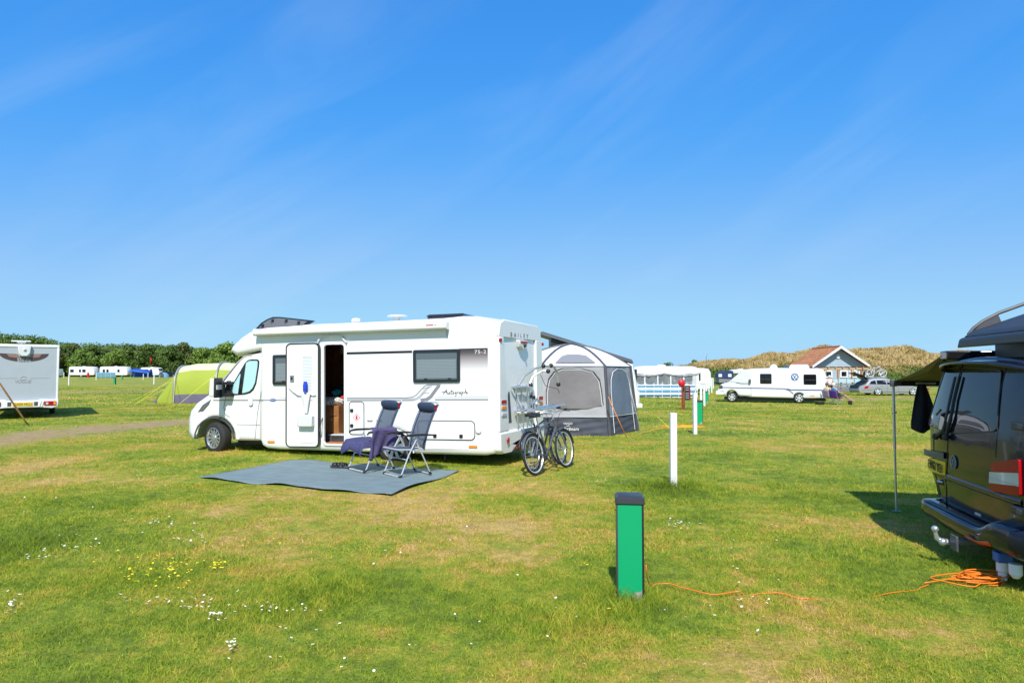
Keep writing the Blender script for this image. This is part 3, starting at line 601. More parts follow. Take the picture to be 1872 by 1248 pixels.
mb = MB(); mb.ribbon([(3.285, 1.186), (1.9, 1.186)], .006, .0026, .0036); mb.ribbon([(1.50, 1.186), (.487, 1.188)], .006, .0026, .0036); obj('decal_stripe_edge', mb, tblack, MH, smooth=0)
mb = MB(); mb.ribbon([(1.41, 1.455), (1.46, 1.40), (1.58, 1.25), (1.66, 1.20), (1.78, 1.186)], .062, .001, .003); mb.ribbon([(1.60, 1.40), (1.64, 1.412), (1.70, 1.405), (1.725, 1.385)], .010, .001, .003); mb.ribbon([(1.60, 1.31), (1.68, 1.318), (1.74, 1.305), (1.76, 1.285)], .010, .001, .003)
obj('maker_emblem', mb, mgrey, MH, smooth=0)
mb = MB(); mb.ribbon([(1.50, 1.20), (.487, 1.202)], .036, .001, .0026); mb.ribbon([(1.46, 1.240), (.487, 1.240)], .010, .001, .0026); obj('decal_tail_stripe', mb, lgrey, MH, smooth=0)
# handwritten model name, drawn as pen strokes
pen = MB(); L0 = (1.37, 1.30)
def stroke(pts, w=.0105): pen.ribbon([(L0[0]-a*.57, L0[1]+b*.57) for a, b in pts], w, .001, .003)
stroke([(0, .05), (.06, .055), (.20, .07)]); stroke([(.06, -.02), (.12, .08), (.17, .13), (.175, .05), (.185, -.01)])
stroke([(.215, .055), (.215, .0), (.24, -.005), (.265, .03), (.275, .06), (.275, .0), (.295, .0)]); stroke([(.34, .12), (.32, .03), (.325, -.005), (.35, 0)]); stroke([(.30, .075), (.40, .085)])
stroke([(.415, .05), (.385, .045), (.375, .01), (.40, -.01), (.42, .02), (.415, .05)]); stroke([(.50, .05), (.465, .045), (.455, .01), (.48, 0), (.50, .045), (.49, -.06), (.45, -.075)])
stroke([(.535, .05), (.53, 0)]); stroke([(.53, .03), (.555, .055), (.58, .05)]); stroke([(.64, .05), (.605, .045), (.595, .01), (.62, 0), (.64, .045), (.645, 0)])
stroke([(.69, .06), (.66, -.08)]); stroke([(.685, .04), (.715, .06), (.73, .03), (.71, 0), (.68, .005)]); stroke([(.82, .16), (.77, 0)]); stroke([(.78, .03), (.82, .065), (.84, .05), (.835, 0), (.87, .02), (.90, .05)])
obj('model_script', pen, tblack, MH, smooth=0)
# windows
def mh_window(x0, x1, z0, z1, name='window'):
    mb = MB(); mb.prism(rrect(x0, x1, z0, z1, .035), .0, .028, holes=[rrect(x0+.055, x1-.055, z0+.055, z1-.055, .02)[::-1]]); w = obj(name, mb, gblack, MH, bevel=.006)
    mb = MB(); mb.box(x0+.05, x1-.05, .012, .018, z0+.05, z1-.05); obj('pane', mb, glassg, w)
    mb = MB(); n = int((z1-z0-.24)/.026)
    for k in range(n): z = z0+.075+k*.026; mb.prism([(.019, z), (.0205, z+.004), (.0235, z+.019), (.019, z+.022)], x0+.075, x1-.075, 'yz')
    obj('blind_slats', mb, mat('blind', (.25, .30, .33), .35) if 'blind' not in MATS else MATS['blind'], w)
    for x in (x0+.2, x1-.25): mb = MB(); mb.box(x-.03, x+.03, .018, .036, z0+.055, z0+.078); obj('catch', mb, black, w, bevel=.004)
    return w
mh_window(1.005, 1.915, 1.505, 2.095); mh_window(4.35, 4.9, 1.49, 2.07)
# locker doors
def hatch(x0, x1, z0, z1, locks, r=.06):
    mb = MB(); mb.prism(rrect(x0, x1, z0, z1, r), .0005, .007); h = obj('locker_door', mb, white, MH, bevel=.002)
    mb = MB(); mb.ribbon(rrect(x0-.006, x1+.006, z0-.006, z1+.006, r), .014, .0, .0095, closed=True); obj('seal', mb, dgrey, h)
    for lx, lz in locks:
        mb = MB(); mb.prism(rrect(lx-.032, lx+.032, lz-.03, lz+.03, .015), .007, .022); mb.lathe([(.012, .022), (.012, .027)], (lx, 0, lz), 'y', 10); obj('lock', mb, black, h, bevel=.004)
    return h
h1 = hatch(2.93, 3.225, .565, 1.155, [(3.175, 1.0), (3.175, .72)])
mb = MB(); mb.ribbon([(3.075, .80), (3.145, .87), (3.075, .94), (3.005, .87)], .009, .0075, .0085, closed=True); mb.box(3.055, 3.095, .0075, .009, .835, .895); mb.box(3.065, 3.085, .0075, .009, .895, .91); obj('hazard_label', mb, mat('red print', (.6, .03, .03), .5), h1, smooth=0)
h2 = hatch(.75, 1.83, .495, .815, [(1.50, .555), (1.0, .555)], .08)
# vents and small marks
for x in (2.80, 2.61):
    mb = MB(); mb.prism([(x-.06, .83), (x+.06, .83), (x+.045, .812), (x-.045, .812)], 0, .02); obj('vent_cowl', mb, lgrey, MH, bevel=.004)
mb = MB(); mb.lathe([(.055, 0), (.055, .02), (.045, .028), (.001, .03)], (.672, 0, .655), 'y', 24); mb.box(.662, .682, .028, .036, .62, .69); obj('filler_cap', mb, white2, MH, bevel=.003)
for x, z in ((.78, .375), (4.94, .392)): mb = MB(); mb.box(x-.08, x+.08, 0, .014, z-.022, z+.022); obj('side_marker', mb, orange, MH, bevel=.005)
text('UK', 'country_mark', MH, tblack, (.13, .085), frame(RP(-.235, .75, .004), (-.114, -1, 0), (0, 0, 1)))
# rear arch trim and wheels
mb = MB(); mb.ribbon(arc(2.35, .24, .43, .43, 0, 180, 14), .025, -.01, .012); obj('arch_trim', mb, white2, MH)
def alloy_wheel(par, c, R, w, spokes, m, name='wheel', side=1, rot=0, rimr=.64, slots=False):
    M = Matrix.Translation(c) @ Matrix.Rotation(rot, 4, 'Z'); W_ = MB(M); s = side
    W_.lathe([(R*rimr, -w/2), (R*.80, -w/2-.002), (R*.93, -w/2+.012), (R*.99, -w/2+.04), (R, -w*.2), (R, w*.2), (R*.99, w/2-.04), (R*.93, w/2-.012), (R*.80, w/2+.002), (R*rimr, w/2)], axis='y', n=40, cap=False)
    t = obj(name, W_, rubber, par, smooth=50); Q = MB(M); r = R*(rimr+.02)
    Q.lathe([(r, s*(w/2+.004)), (r*.95, s*(w/2+.008)), (r*.90, s*(w/2-.01)), (r*.86, s*w*.1)], axis='y', n=40, cap=False)
    if spokes:
        for k in range(spokes):
            X = Matrix.Rotation(2*PI*k/spokes, 4, 'Y'); B = MB(M @ X); wd = r*1.15/spokes
            B.prism([(-wd*.8, r*.2), (wd*.8, r*.2), (wd*1.0, r*.93), (-wd*1.0, r*.93)], s*(w*.28), s*(w*.42)); Q.v, Q.f, Q.m = Q.v+B.v, Q.f+[tuple(i+len(Q.v) for i in f) for f in B.f], Q.m+B.m
    Q.lathe([(r*.30, s*w*.25), (r*.28, s*w*.46), (r*.15, s*w*.5), (.001, s*w*.5)], axis='y', n=20)
    obj('rim', Q, m, t, smooth=40); D = MB(M); D.lathe([(r*.93, s*w*.05), (.001, s*w*.05)], axis='y', n=24); D.torus((0, s*w*.30, 0), r*.42, r*.02, n=24); obj('brake_disc', D, black, t); return t
alloy_wheel(MH, (2.35, -.16, .345), .345, .215, 9, alloy); alloy_wheel(MH, (2.35, -2.03, .345), .345, .215, 9, alloyw, side=-1)
alloy_wheel(MH, (6.33, -.17, .437), .318, .215, 12, alloy, rot=rad(-13)); alloy_wheel(MH, (6.33, -1.98, .437), .318, .215, 12, alloyw, side=-1, rot=rad(-13))
# underbody
mb = MB(); mb.box(2.95, 6.0, -2.0, -.35, .30, .42); mb.box(.7, 1.75, -2.0, -.3, .25, .42); mb.tube([(2.35, -1.9, .33), (2.35, -.3, .33)], .05, 8); mb.box(3.1, 4.6, -1.5, -.5, .2, .31); obj('underbody', mb, black, MH)
mb = MB(); mb.tube([(1.45, -.35, .24), (1.45, -.30, .05), (1.47, -.24, .03)], .018, 8); mb.box(1.40, 1.54, -.32, -.16, .005, .02); obj('steady_leg', mb, dgrey, MH)
# --- cab
cabP = [(5.20, .40), (5.36, .395), (5.85, .395)]+arc(6.33, .42, .48, .435, 180, 8, 12)+[(6.84, .40), (6.93, .43), (6.985, .55), (6.98, .80), (6.93, .97), (6.78, 1.13), (6.52, 1.285), (6.40, 1.34), (6.16, 1.56), (5.93, 1.80), (5.74, 2.0), (5.62, 2.08), (5.20, 2.14)]
def nose(y): k = math.sin(PI*min(1, max(0, (-y-.08)/2.04)))**.55 if -y > .08 else 0; return lambda x, z: x+(.37*k-.10)*float(ss(5.6, 6.95, x))
mb = MB(); lay = [(-.06, .12, nose(0)), (-.062, .05, nose(-.08)), (-.08, .02, nose(-.1)), (-.13, 0, nose(-.18))]
for k in range(1, 10): y = -.13-1.94*k/10; lay.append((y, 0, nose(y)))
lay += [(-2.07, 0, nose(-2.02)), (-2.12, .02, nose(-2.1)), (-2.14, .1, nose(-2.12))]
def inner(x, z): return x
loft(mb, cabP, lay); cab = obj('cab', mb, white, MH, smooth=45)
mb = MB(); mb.ribbon(arc(6.33, .42, .475, .43, 0, 180, 14), .03, -.075, -.050); obj('arch_lip', mb, dgrey, cab)
# windscreen wrap
mb = MB(); mb.add([(6.52, -.20, 1.32), (6.05, -.22, 1.78), (5.78, -.25, 2.05), (5.98, -1.1, 2.06), (5.98+.28, -1.1, 1.78), (6.80, -1.1, 1.32), (6.52, -2.0, 1.32), (6.05, -1.98, 1.78), (5.78, -1.95, 2.05)], [(0, 1, 4, 5), (1, 2, 3, 4), (5, 4, 7, 6), (4, 3, 8, 7)]); obj('windscreen', mb, glassd, cab, solid=.01)
yS = -.056
mb = MB(); winP = [(6.055, 1.285), (5.98, 1.38), (5.60, 1.93), (5.53, 1.985), (5.44, 2.00), (5.30, 1.995), (5.262, 1.96), (5.27, 1.85), (5.33, 1.52), (5.39, 1.40), (5.47, 1.335), (5.60, 1.305)]
mb.prism(winP, yS-.03, yS+.004); cw = obj('cab_window', mb, gblack, cab)
blindc = mat('pale blue window screen', (.42, .66, .68), .25, var=.05, vs=4, coat=.5)
mb = MB(); mb.prism([(5.99, 1.325), (5.94, 1.40), (5.71, 1.72), (5.70, 1.70), (5.76, 1.32)], yS+.0045, yS+.006); mb.prism([(5.66, 1.335), (5.60, 1.34), (5.49, 1.37), (5.42, 1.43), (5.36, 1.54), (5.305, 1.85), (5.30, 1.95), (5.33, 1.965), (5.50, 1.965), (5.57, 1.93)], yS+.0045, yS+.006); obj('window_screen', mb, blindc, cw)
# door shut lines, waist stripe, handle
mb = MB(); mb.ribbon([(6.05, 1.28), (6.10, 1.05), (6.06, .91), (5.96, .86)], .010, yS-.004, yS+.002); mb.ribbon([(5.20, 2.03), (5.21, 1.4), (5.30, .95), (5.36, .42)], .010, yS-.004, yS+.002); mb.ribbon([(5.25, .71), (5.80, .715)], .008, yS-.004, yS+.002)
mb.ribbon([(5.30, .42), (5.84, .42)], .008, yS-.004, yS+.002); obj('door_seam', mb, mgrey, cab, smooth=0)
strip('cab_stripe', 5.21, 6.36, 1.185, 1.205, mgrey, cab, yS+.003, .004); strip('cab_stripe', 4.55, 5.17, 1.185, 1.206, mgrey, MH, .003)
strip('decal_line', 4.55, 4.78, 1.235, 1.246, lgrey)
mb = MB(); mb.lathe([(.07, 0), (.07, .003)], (0, 0, 0), 'y', 24); mb.v = [(a*1.0+4.905, b+.003, c*.42+1.196) for a, b, c in mb.v]; bd = obj('side_badge', mb, mat('blue badge', (.02, .09, .35), .3), MH)
text('Bailey', 'badge_lettering', bd, white2, (.09, .028), SIDE(4.905, 1.196, .0065), ext=.001)
mb = MB(); mb.prism(rrect(5.40, 5.50, 1.09, 1.29, .04), yS, yS+.03); mb.box(5.42, 5.48, yS+.03, yS+.038, 1.13, 1.25); obj('door_handle', mb, white2, cab, bevel=.008)
mb = MB(); mb.ribbon([(5.44, 2.08), (5.62, 2.06), (5.80, 1.93), (6.05, 1.68), (6.33, 1.39)], .02, yS-.05, yS-.002); obj('door_frame_seam', mb, lgrey, cab)
# mirror with long black arm
mb = MB(); mb.M = Matrix.Translation((6.07, .20, 1.44)) @ Matrix.Rotation(rad(12), 4, 'Z'); mb.frustum(-.03, .08, -.14, .14, -.17, .19, .01, .02); mi_ = obj('mirror', mb, white2, MH, bevel=.03, seg=3)
mb = MB(mb.M); mb.box(-.065, -.03, -.15, .15, -.19, .20); obj('mirror_back', mb, black, mi_, bevel=.015)
mb = MB(); mb.box(5.86, 6.02, -.06, .10, 1.50, 1.56); mb.box(5.86, 6.02, -.06, .10, 1.27, 1.34); mb.prism([(6.05, 1.27), (5.86, 1.27), (5.93, 1.58), (5.99, 1.58)], -.06, .0); mb.box(5.98, 6.03, .04, .12, 1.27, 1.56); obj('mirror_arm', mb, black, mi_, bevel=.012)
mb = MB(); mb.box(-.09, -.066, -.07, .12, -.03, .06); mb.M = None; mb.v = [tuple(Matrix.Translation((6.07, .20, 1.44)) @ Matrix.Rotation(rad(12), 4, 'Z') @ Vector(p)) for p in mb.v]; obj('indicator', mb, clear, mi_, bevel=.005)
# headlamp and grille at the nose
mb = MB(); mb.prism([(6.40, 1.22), (6.62, 1.10), (6.74, .95), (6.60, .97), (6.46, 1.10)], -.14, -.052); obj('headlamp', mb, glassg, cab, bevel=.01)
mb = MB(); mb.box(7.05, 7.24, -1.7, -.5, .48, .62); mb.box(7.0, 7.2, -1.6, -.6, .80, .95); obj('grille', mb, black, cab)
# --- doorway, porch cowl, open door
mb = MB(); mb.prism(rrect(3.30, 3.80, .34, 2.27, .09), -.03, .02, holes=[rrect(3.336, 3.764, .376, 2.234, .06)[::-1]]); dfm = obj('door_frame', mb, white2, MH, bevel=.006)
mb = MB(); mb.ribbon([(3.27, 2.265), (3.36, 2.37), (3.45, 2.395), (3.75, 2.40), (3.82, 2.385), (3.885, 2.30)], .03, 0, .045); obj('porch_gutter', mb, white2, MH, bevel=.006)
D_ = Matrix.Translation((3.845, .03, 0)) @ Matrix.Rotation(rad(5), 4, 'Z')            # hinge
mb = MB(D_); dw = .66; mb.prism(rrect(0, dw, .325, 2.265, .085), 0, .055); dr = obj('habitation_door', mb, white2, MH, bevel=.006)
mb = MB(D_); mb.ribbon(rrect(-.004, dw+.004, .321, 2.269, .085), .022, -.002, .064, closed=True); obj('door_seal', mb, black, dr)
mb = MB(D_); mb.prism(rrect(.05, .40, .40, 2.10, .05), .055, .062); mb.prism(rrect(.09, .345, 1.20, 2.06, .05), .062, .072, holes=[rrect(.12, .315, 1.24, 2.02, .03)[::-1]]); obj('inner_panel', mb, white, dr, bevel=.004)
mb = MB(D_)
for k in range(28): z = 1.245+k*.0277; mb.prism([(.062, z), (.069, z+.004), (.064, z+.024), (.062, z+.024)], .12, .315, 'yz')
obj('flyscreen_blind', mb, cream, dr)
mb = MB(D_); mb.box(.50, .58, .055, .075, 1.55, 1.67); mb.box(.52, .56, .075, .078, 1.58, 1.64, 1); obj('door_catch', mb, [mgrey, tblack], dr, bevel=.005)
mb = MB(D_); mb.prism([(.055, .92), (.055, .70), (.16, .70), (.19, .92)], .07, .38, 'yz'); obj('waste_bin', mb, white2, dr, bevel=.02)
mb = MB(D_); mb.tube([(.60, .07, 1.44), (.50, .08, 1.36), (.40, .085, 1.30), (.33, .07, 1.28)], .014, 8); mb.tube([(.04, .07, 1.30), (.10, .085, 1.29), (.16, .08, 1.33)], .018, 8); obj('grab_handle', mb, white2, dr)
mb = MB(); mb.tube([(3.86, .02, .55), (3.80, .10, .62), (3.78, .08, .80), (3.79, .02, .86)], .010, 6); obj('door_stay', mb, dgrey, MH)
# --- interior seen through the doorway
wood = mat('oak laminate', (.34, .15, .055), .4, var=.2, vs=5); dwood = mat('dark walnut laminate', (.30, .12, .07), .4, var=.3, vs=4); stepm = mat('orange step carpet', (.45, .16, .05), .8, var=.2, vs=20)
mb = MB(); mb.box(3.0, 4.9, -2.12, -2.10, .38, 2.5, 0); mb.box(3.0, 4.9, -2.1, -.02, .36, .385, 1); mb.box(3.0, 4.9, -2.1, -.05, 2.45, 2.47, 2); mb.box(4.88, 4.9, -2.1, -.05, .38, 2.45, 0); mb.box(3.0, 3.02, -2.1, -.05, .38, 2.45, 0); inn = obj('interior', mb, [dwood, stepm, cream], MH)
mb = MB(); mb.box(3.80, 4.34, -.95, -.55, .47, 1.06, 0); mb.box(3.83, 4.0, -.55, -.538, .52, .84, 0); mb.box(3.83, 4.0, -.55, -.538, .86, 1.03, 0); obj('cupboard', mb, wood, inn, bevel=.006)
mb = MB(); mb.ball((3.95, -.535, .79), .012, 8, 6); obj('cupboard_knob', mb, chrome, inn)
mb = MB(); mb.box(3.34, 3.80, -.60, -.30, .385, .50, 0); mb.box(3.30, 4.4, -1.2, -.30, .385, .49, 0); mb.box(3.34, 3.9, -.62, -.34, .50, .515, 1); obj('inner_step', mb, [dgrey, cream], inn)
mb = MB(); mb.box(3.70, 3.74, -1.5, -1.46, .5, 2.4); mb.box(3.3, 4.4, -1.9, -1.6, 2.12, 2.42, 1); mb.box(3.87, 4.06, -1.28, -1.25, 1.35, 1.85, 1); mb.box(3.82, 4.10, -1.27, -1.24, 1.83, 2.05, 1); obj('speaker_panel', mb, [dwood, lgrey], inn, bevel=.008)
mb = MB(); mb.lathe([(.085, -1.24), (.075, -1.225), (.001, -1.245)], (3.96, 0, 1.95), 'y', 20); obj('speaker', mb, tblack, inn)
# loose things inside and on the door (things of their own)
MW = Matrix.Translation(MH.location) @ Euler(MH.rotation_euler).to_matrix().to_4x4()
def lumpy(c, r, seed, amp=.25, n=22, k=14):
    rr = random.Random(seed); ph = [rr.uniform(0, 6) for _ in range(6)]; mb = MB()
    def fn(u, v):
        a = 2*PI*u; b = PI*v; d = 1+amp*(math.sin(3*a+ph[0])*math.sin(2*b+ph[1])+.6*math.sin(5*a+ph[2]+3*b)+.4*math.sin(9*a+ph[3])*math.sin(7*b+ph[4]))
        return (c[0]+r[0]*d*math.cos(a)*math.sin(b), c[1]+r[1]*d*math.sin(a)*math.sin(b), c[2]-r[2]*(1+amp*.4*math.sin(4*a+ph[5]))*math.cos(b))
    return mb.grid(fn, n, k)
def loose(name, mb, m, label, cat, group=None, **k):
    mb.v = [tuple(MW @ Vector(p)) for p in mb.v]; return tag(obj(name, mb, m, **k), label, cat, group)
def cloth(name, col, **k): return mat(name, col, .9, var=.15, vs=20, bump=.3, bs=90, **k)
patt = bpy.data.materials.new('patterned cotton'); patt.use_nodes = True; n, l = nt(patt); vo = n.new('ShaderNodeTexVoronoi'); vo.inputs['Scale'].default_value = 22; tcx = n.new('ShaderNodeTexCoord'); l.new(tcx.outputs['Object'], vo.inputs['Vector'])
q = n.new('ShaderNodeValToRGB'); l.new(vo.outputs['Distance'], q.inputs[0]); q.color_ramp.elements[0].color = (.06, .16, .14, 1); q.color_ramp.elements[0].position = .28; q.color_ramp.elements[1].color = (.72, .70, .64, 1); q.color_ramp.elements[1].position = .36; l.new(q.outputs[0], n['Principled BSDF'].inputs['Base Color'])
loose('cushion', lumpy((4.05, -.72, 1.13), (.25, .17, .10), 3, .14), patt, 'white patterned cushion on the cupboard inside the motorhome doorway', 'cushion')
loose('clothes_heap', lumpy((3.80, -.95, 1.22), (.17, .14, .09), 5), cloth('crimson cloth', (.50, .01, .05)), 'crimson clothing heaped inside the motorhome doorway', 'clothing')
loose('clothes_heap', lumpy((4.10, -.98, 1.30), (.09, .08, .07), 7), cloth('teal cloth', (.02, .38, .42)), 'small teal garment on the heap inside the motorhome doorway', 'clothing')
loose('clothes_heap', lumpy((4.0, -1.15, 1.33), (.32, .15, .14), 9), cloth('black cloth', (.015, .015, .02)), 'black garments behind the crimson one inside the motorhome doorway', 'clothing')
loose('clothes_heap', lumpy((3.78, -1.3, 1.46), (.12, .1, .04), 10), cloth('pink cloth', (.65, .03, .10)), 'bright pink cloth at the top of the heap inside the motorhome doorway', 'clothing')
DM = D_
def drape(w0, w1, z0, z1, x, y, n=14, m=18, wav=.012, seed=0):
    rr = random.Random(seed); p1, p2 = rr.uniform(0, 6), rr.uniform(0, 6)
    def fn(u, v): w = w0+(w1-w0)*v; return (x+(u-.5)*w, y+wav*math.sin(u*11+p1+v*2)*(.4+v)+.4*wav*math.sin(u*23+p2), z1+(z0-z1)*v+.02*math.sin(u*3.1)*v)
    return MB(DM).grid(fn, n, m)
loose('tea_towel', drape(.20, .07, .93, 1.34, .235, .10, seed=2), cloth('white towel cloth', (.72, .72, .70)), 'white towel hanging from the open motorhome door', 'towel', solid=.008)
br = MB(DM); br.tube([(.24, .105, 1.52), (.24, .11, 1.49), (.24, .11, 1.36)], [.028, .042, .040], 10); br.ball((.24, .105, 1.525), (.04, .025, .028))
loose('oven_glove', br, cloth('bright blue cloth', (.01, .05, .5)), 'bright blue glove hanging on the open motorhome door above the towel', 'glove')
# --- rear face
def rbox(mb, y0, y1, z0, z1, o0, o1, mi=0):      # box lying on the rear face between outward offsets o0 and o1
    v = [RP(y, z, o) for o in (o0, o1) for y in (y0, y1) for z in (z0, z1)]; mb.add(v, [(0,1,3,2),(4,6,7,5),(0,4,5,1),(2,3,7,6),(0,2,6,4),(1,5,7,3)], mi)
def rpoly(mb, pts, o0, o1, mi=0):
    n = len(pts); tri = tessellate_polygon([[Vector((p[0], p[1], 0)) for p in pts]]); v = [RP(y, z, o0) for y, z in pts]+[RP(y, z, o1) for y, z in pts]
    mb.add(v, [tuple(t) for t in tri]+[tuple(n+i for i in t) for t in tri]+[(i, (i+1) % n, n+(i+1) % n, n+i) for i in range(n)], mi)
mb = MB()
rpoly(mb, [(-.03, .62), (-.45, .62), (-.40, .85), (-.25, 2.15), (-.26, 2.30), (-.05, 2.30)], 0, .055); rpoly(mb, [(-2.15, .62), (-1.76, .62), (-1.78, .85), (-1.80, 2.15), (-1.79, 2.30), (-2.13, 2.30)], 0, .055)
rpoly(mb, [(-.05, 2.30), (-2.13, 2.30), (-2.08, 2.55), (-1.9, 2.60), (-.3, 2.62), (-.12, 2.55)], -.02, .045); obj('rear_moulding', mb, white, MH, bevel=.025, seg=3)
mb = MB(); rpoly(mb, [(-.28, 2.22), (-1.78, 2.22), (-1.76, .70), (-.44, .70)], .0, .012); obj('rear_panel', mb, cream, MH, bevel=.006)
mb = MB(); rpoly(mb, [(-.55, 1.30), (-.62, .75), (-.50, .75), (-.46, 1.25), (-.50, 1.33)], .012, .02); rpoly(mb, [(-1.62, 1.30), (-1.70, 1.25), (-1.72, .85), (-1.55, .85), (-1.56, 1.25)], .012, .02); obj('rear_recess', mb, dgrey, MH)
mb = MB(); rpoly(mb, [(0.0, .62), (-2.18, .62), (-2.14, .34), (-1.9, .27), (-1.2, .29), (-.95, .40), (-.55, .235), (-.10, .245), (-.03, .3)], -.08, .07); obj('rear_bumper', mb, white, MH, bevel=.035, seg=3)
mb = MB(); rpoly(mb, [(-.55, .235), (-1.05, .42), (-2.0, .33), (-1.9, .27), (-1.2, .25)], .05, .096); obj('bumper_insert', mb, black, MH, bevel=.004)
mb = MB(); rbox(mb, -.75, -.60, .28, .31, .094, .104); obj('reflector', mb, red, MH)
mb = MB(); rbox(mb, -1.72, -1.12, .36, .60, .088, .092, 0); obj('plate_recess', mb, mgrey, MH)
mb = MB(); rbox(mb, -1.68, -1.16, .415, .525, .092, .098); pl = obj('number_plate', mb, yellowp, MH)
RTX = lambda y, z, o: frame(RP(y, z, o), (-.114, -1, 0), (0, 0, 1))
text('FJ18 EBA', 'plate_lettering', pl, tblack, (.47, .07), RTX(-1.42, .47, .1))
text('BAILEY', 'maker_name', MH, mgrey, (.86, .075), RTX(-.98, 2.365, .049), space=1.9)
for z, m in ((1.15, red), (1.045, orange), (.925, clear)):
    for y0 in (-.10, -1.90): mb = MB(); rbox(mb, y0-.20, y0, z-.032, z+.032, .045, .072); obj('tail_lamp', mb, m, MH, bevel=.012); mb = MB(); rbox(mb, y0-.24, y0+.02, z-.045, z+.045, .045, .058); obj('lamp_bezel', mb, cream, MH, bevel=.01)
for y0 in (-.05, -2.10): mb = MB(); rbox(mb, y0-.09, y0, 2.205, 2.265, .04, .07); obj('marker_lamp', mb, red, MH, bevel=.008)
mb = MB(); rpoly(mb, [(-.24, .47), (-.32, .52), (-.335, .45), (-.27, .41)], .085, .1); obj('reflector', mb, red, MH)
mb = MB(); rpoly(mb, [(-.83, 2.265), (-1.28, 2.265), (-1.22, 2.15), (-1.12, 2.10), (-.98, 2.10), (-.88, 2.15)], .01, .10); cm = obj('reversing_camera', mb, white2, MH, bevel=.02)
mb = MB(); rbox(mb, -1.22, -.90, 2.215, 2.25, .1, .108); obj('high_brake_lamp', mb, red, cm); mb = MB(); mb.ball(RP(-1.06, 2.17, .115), .035); obj('lens', mb, black, cm)
# bike carrier
cr = thing('bike_carrier', None, None); cr.parent = MH
mb = MB(); rbox(mb, -1.47, -.68, 1.37, 1.42, .012, .05); rbox(mb, -1.47, -.68, .92, .96, .05, .09)
for y in (-.80, -1.05, -1.32): mb.tube([RP(y+.05, 1.39, .05), RP(y, 1.15, .05), RP(y-.06, .93, .07)], .016, 8)
for y in (-.75, -1.0, -1.2, -1.4): mb.tube([RP(y, .93, .08), RP(y-.03, .66, .075)], .014, 8)
obj('mounting_frame', mb, alu, cr)
def RO(y, z, o): return RP(y, z, o)
mb = MB(); mb.tube([RO(-.55, 1.39, .05), RO(-.80, 1.40, .22), RO(-.86, 1.38, .30), RO(-.88, 1.30, .34), RO(-.88, 1.0, .36)], .022, 10); mb.tube([RO(-1.30, 1.28, .10), RO(-1.32, 1.0, .16)], .018, 10)
mb.tube([RO(-.75, 1.42, .10), RO(-.90, 1.60, .16), RO(-1.15, 1.74, .28), RO(-1.40, 1.78, .40), RO(-1.68, 1.77, .45), RO(-1.85, 1.66, .46), RO(-1.90, 1.45, .46)], .022, 10)
mb.tube([RO(-1.25, 1.40, .10), RO(-1.32, 1.58, .16), RO(-1.48, 1.68, .28), RO(-1.52, 1.70, .38)], .018, 10); obj('hoop', mb, alu, cr)
mb = MB()
for p in (RO(-1.30, 1.78, .38), RO(-1.55, 1.79, .44), RO(-1.50, 1.68, .40), RO(-1.90, 1.42, .46), RO(-1.16, 1.42, .18)): mb.ball(p, .045, 10, 7)
for p in (RO(-.88, 1.2, .35), RO(-1.31, 1.2, .12)): mb.tube([Vector(p)-Vector((0, 0, .03)), Vector(p)+Vector((0, 0, .03))], .028, 8)
obj('clamp_knob', mb, black, cr)
mb = MB(); mb.tube([RO(-1.30, 1.62, .32), RO(-1.40, 1.40, .38), RO(-1.75, 1.33, .5), RO(-1.9, 1.25, .48)], .006, 5); obj('strap', mb, dgrey, cr)
for o_ in (.20, .42):
    mb = MB(); mb.tube([RO(-.62, .965, o_), RO(-2.35, .99, o_)], .024, 8); obj('wheel_rail', mb, alu, cr)
mb = MB(); mb.tube([RO(-.72, .93, .07), RO(-.72, .93, .52)], .018, 8); mb.tube([RO(-1.4, .93, .07), RO(-1.4, .93, .52)], .018, 8); rbox(mb, -.86, -.66, .93, .99, .30, .45); obj('tray_arm', mb, alu, cr)
mb = MB(); mb.tube([RO(-.86, .97, .36), RO(-.80, 1.06, .36), RO(-.88, 1.10, .36), RO(-.96, 1.04, .36), RO(-.92, .97, .36)], .008, 6); obj('rail_strap', mb, black, cr)
# ------------------------------------------------------------ groundsheet, chairs, towels, sandals
def fabric(name, col, wave=.0, **k): return mat(name, col, .85, var=.08, vs=8, bump=.35, bs=5, **k)
matm = bpy.data.materials.new('woven groundsheet'); matm.use_nodes = True; n, l = nt(matm); t = n.new('ShaderNodeTexCoord'); mpp = n.new('ShaderNodeMapping'); mpp.inputs['Rotation'].default_value = (0, 0, rad(-25)); mpp.inputs['Scale'].default_value = (1.2, 9, 1); l.new(t.outputs['Object'], mpp.inputs[0])
z = n.new('ShaderNodeTexNoise'); z.inputs['Scale'].default_value = 3; z.inputs['Detail'].default_value = 6; l.new(mpp.outputs[0], z.inputs['Vector']); r = n.new('ShaderNodeValToRGB'); l.new(z.outputs[0], r.inputs[0]); r.color_ramp.elements[0].position = .3; r.color_ramp.elements[0].color = (.105, .15, .16, 1); r.color_ramp.elements[1].position = .72; r.color_ramp.elements[1].color = (.19, .25, .26, 1)
l.new(r.outputs[0], n['Principled BSDF'].inputs['Base Color']); n['Principled BSDF'].inputs['Roughness'].default_value = .75; bpn = n.new('ShaderNodeBump'); bpn.inputs['Strength'].default_value = .5; bpn.inputs['Distance'].default_value = .03; l.new(z.outputs[0], bpn.inputs['Height']); l.new(bpn.outputs[0], n['Principled BSDF'].inputs['Normal'])
A_, B_, Cc, D4 = MAT
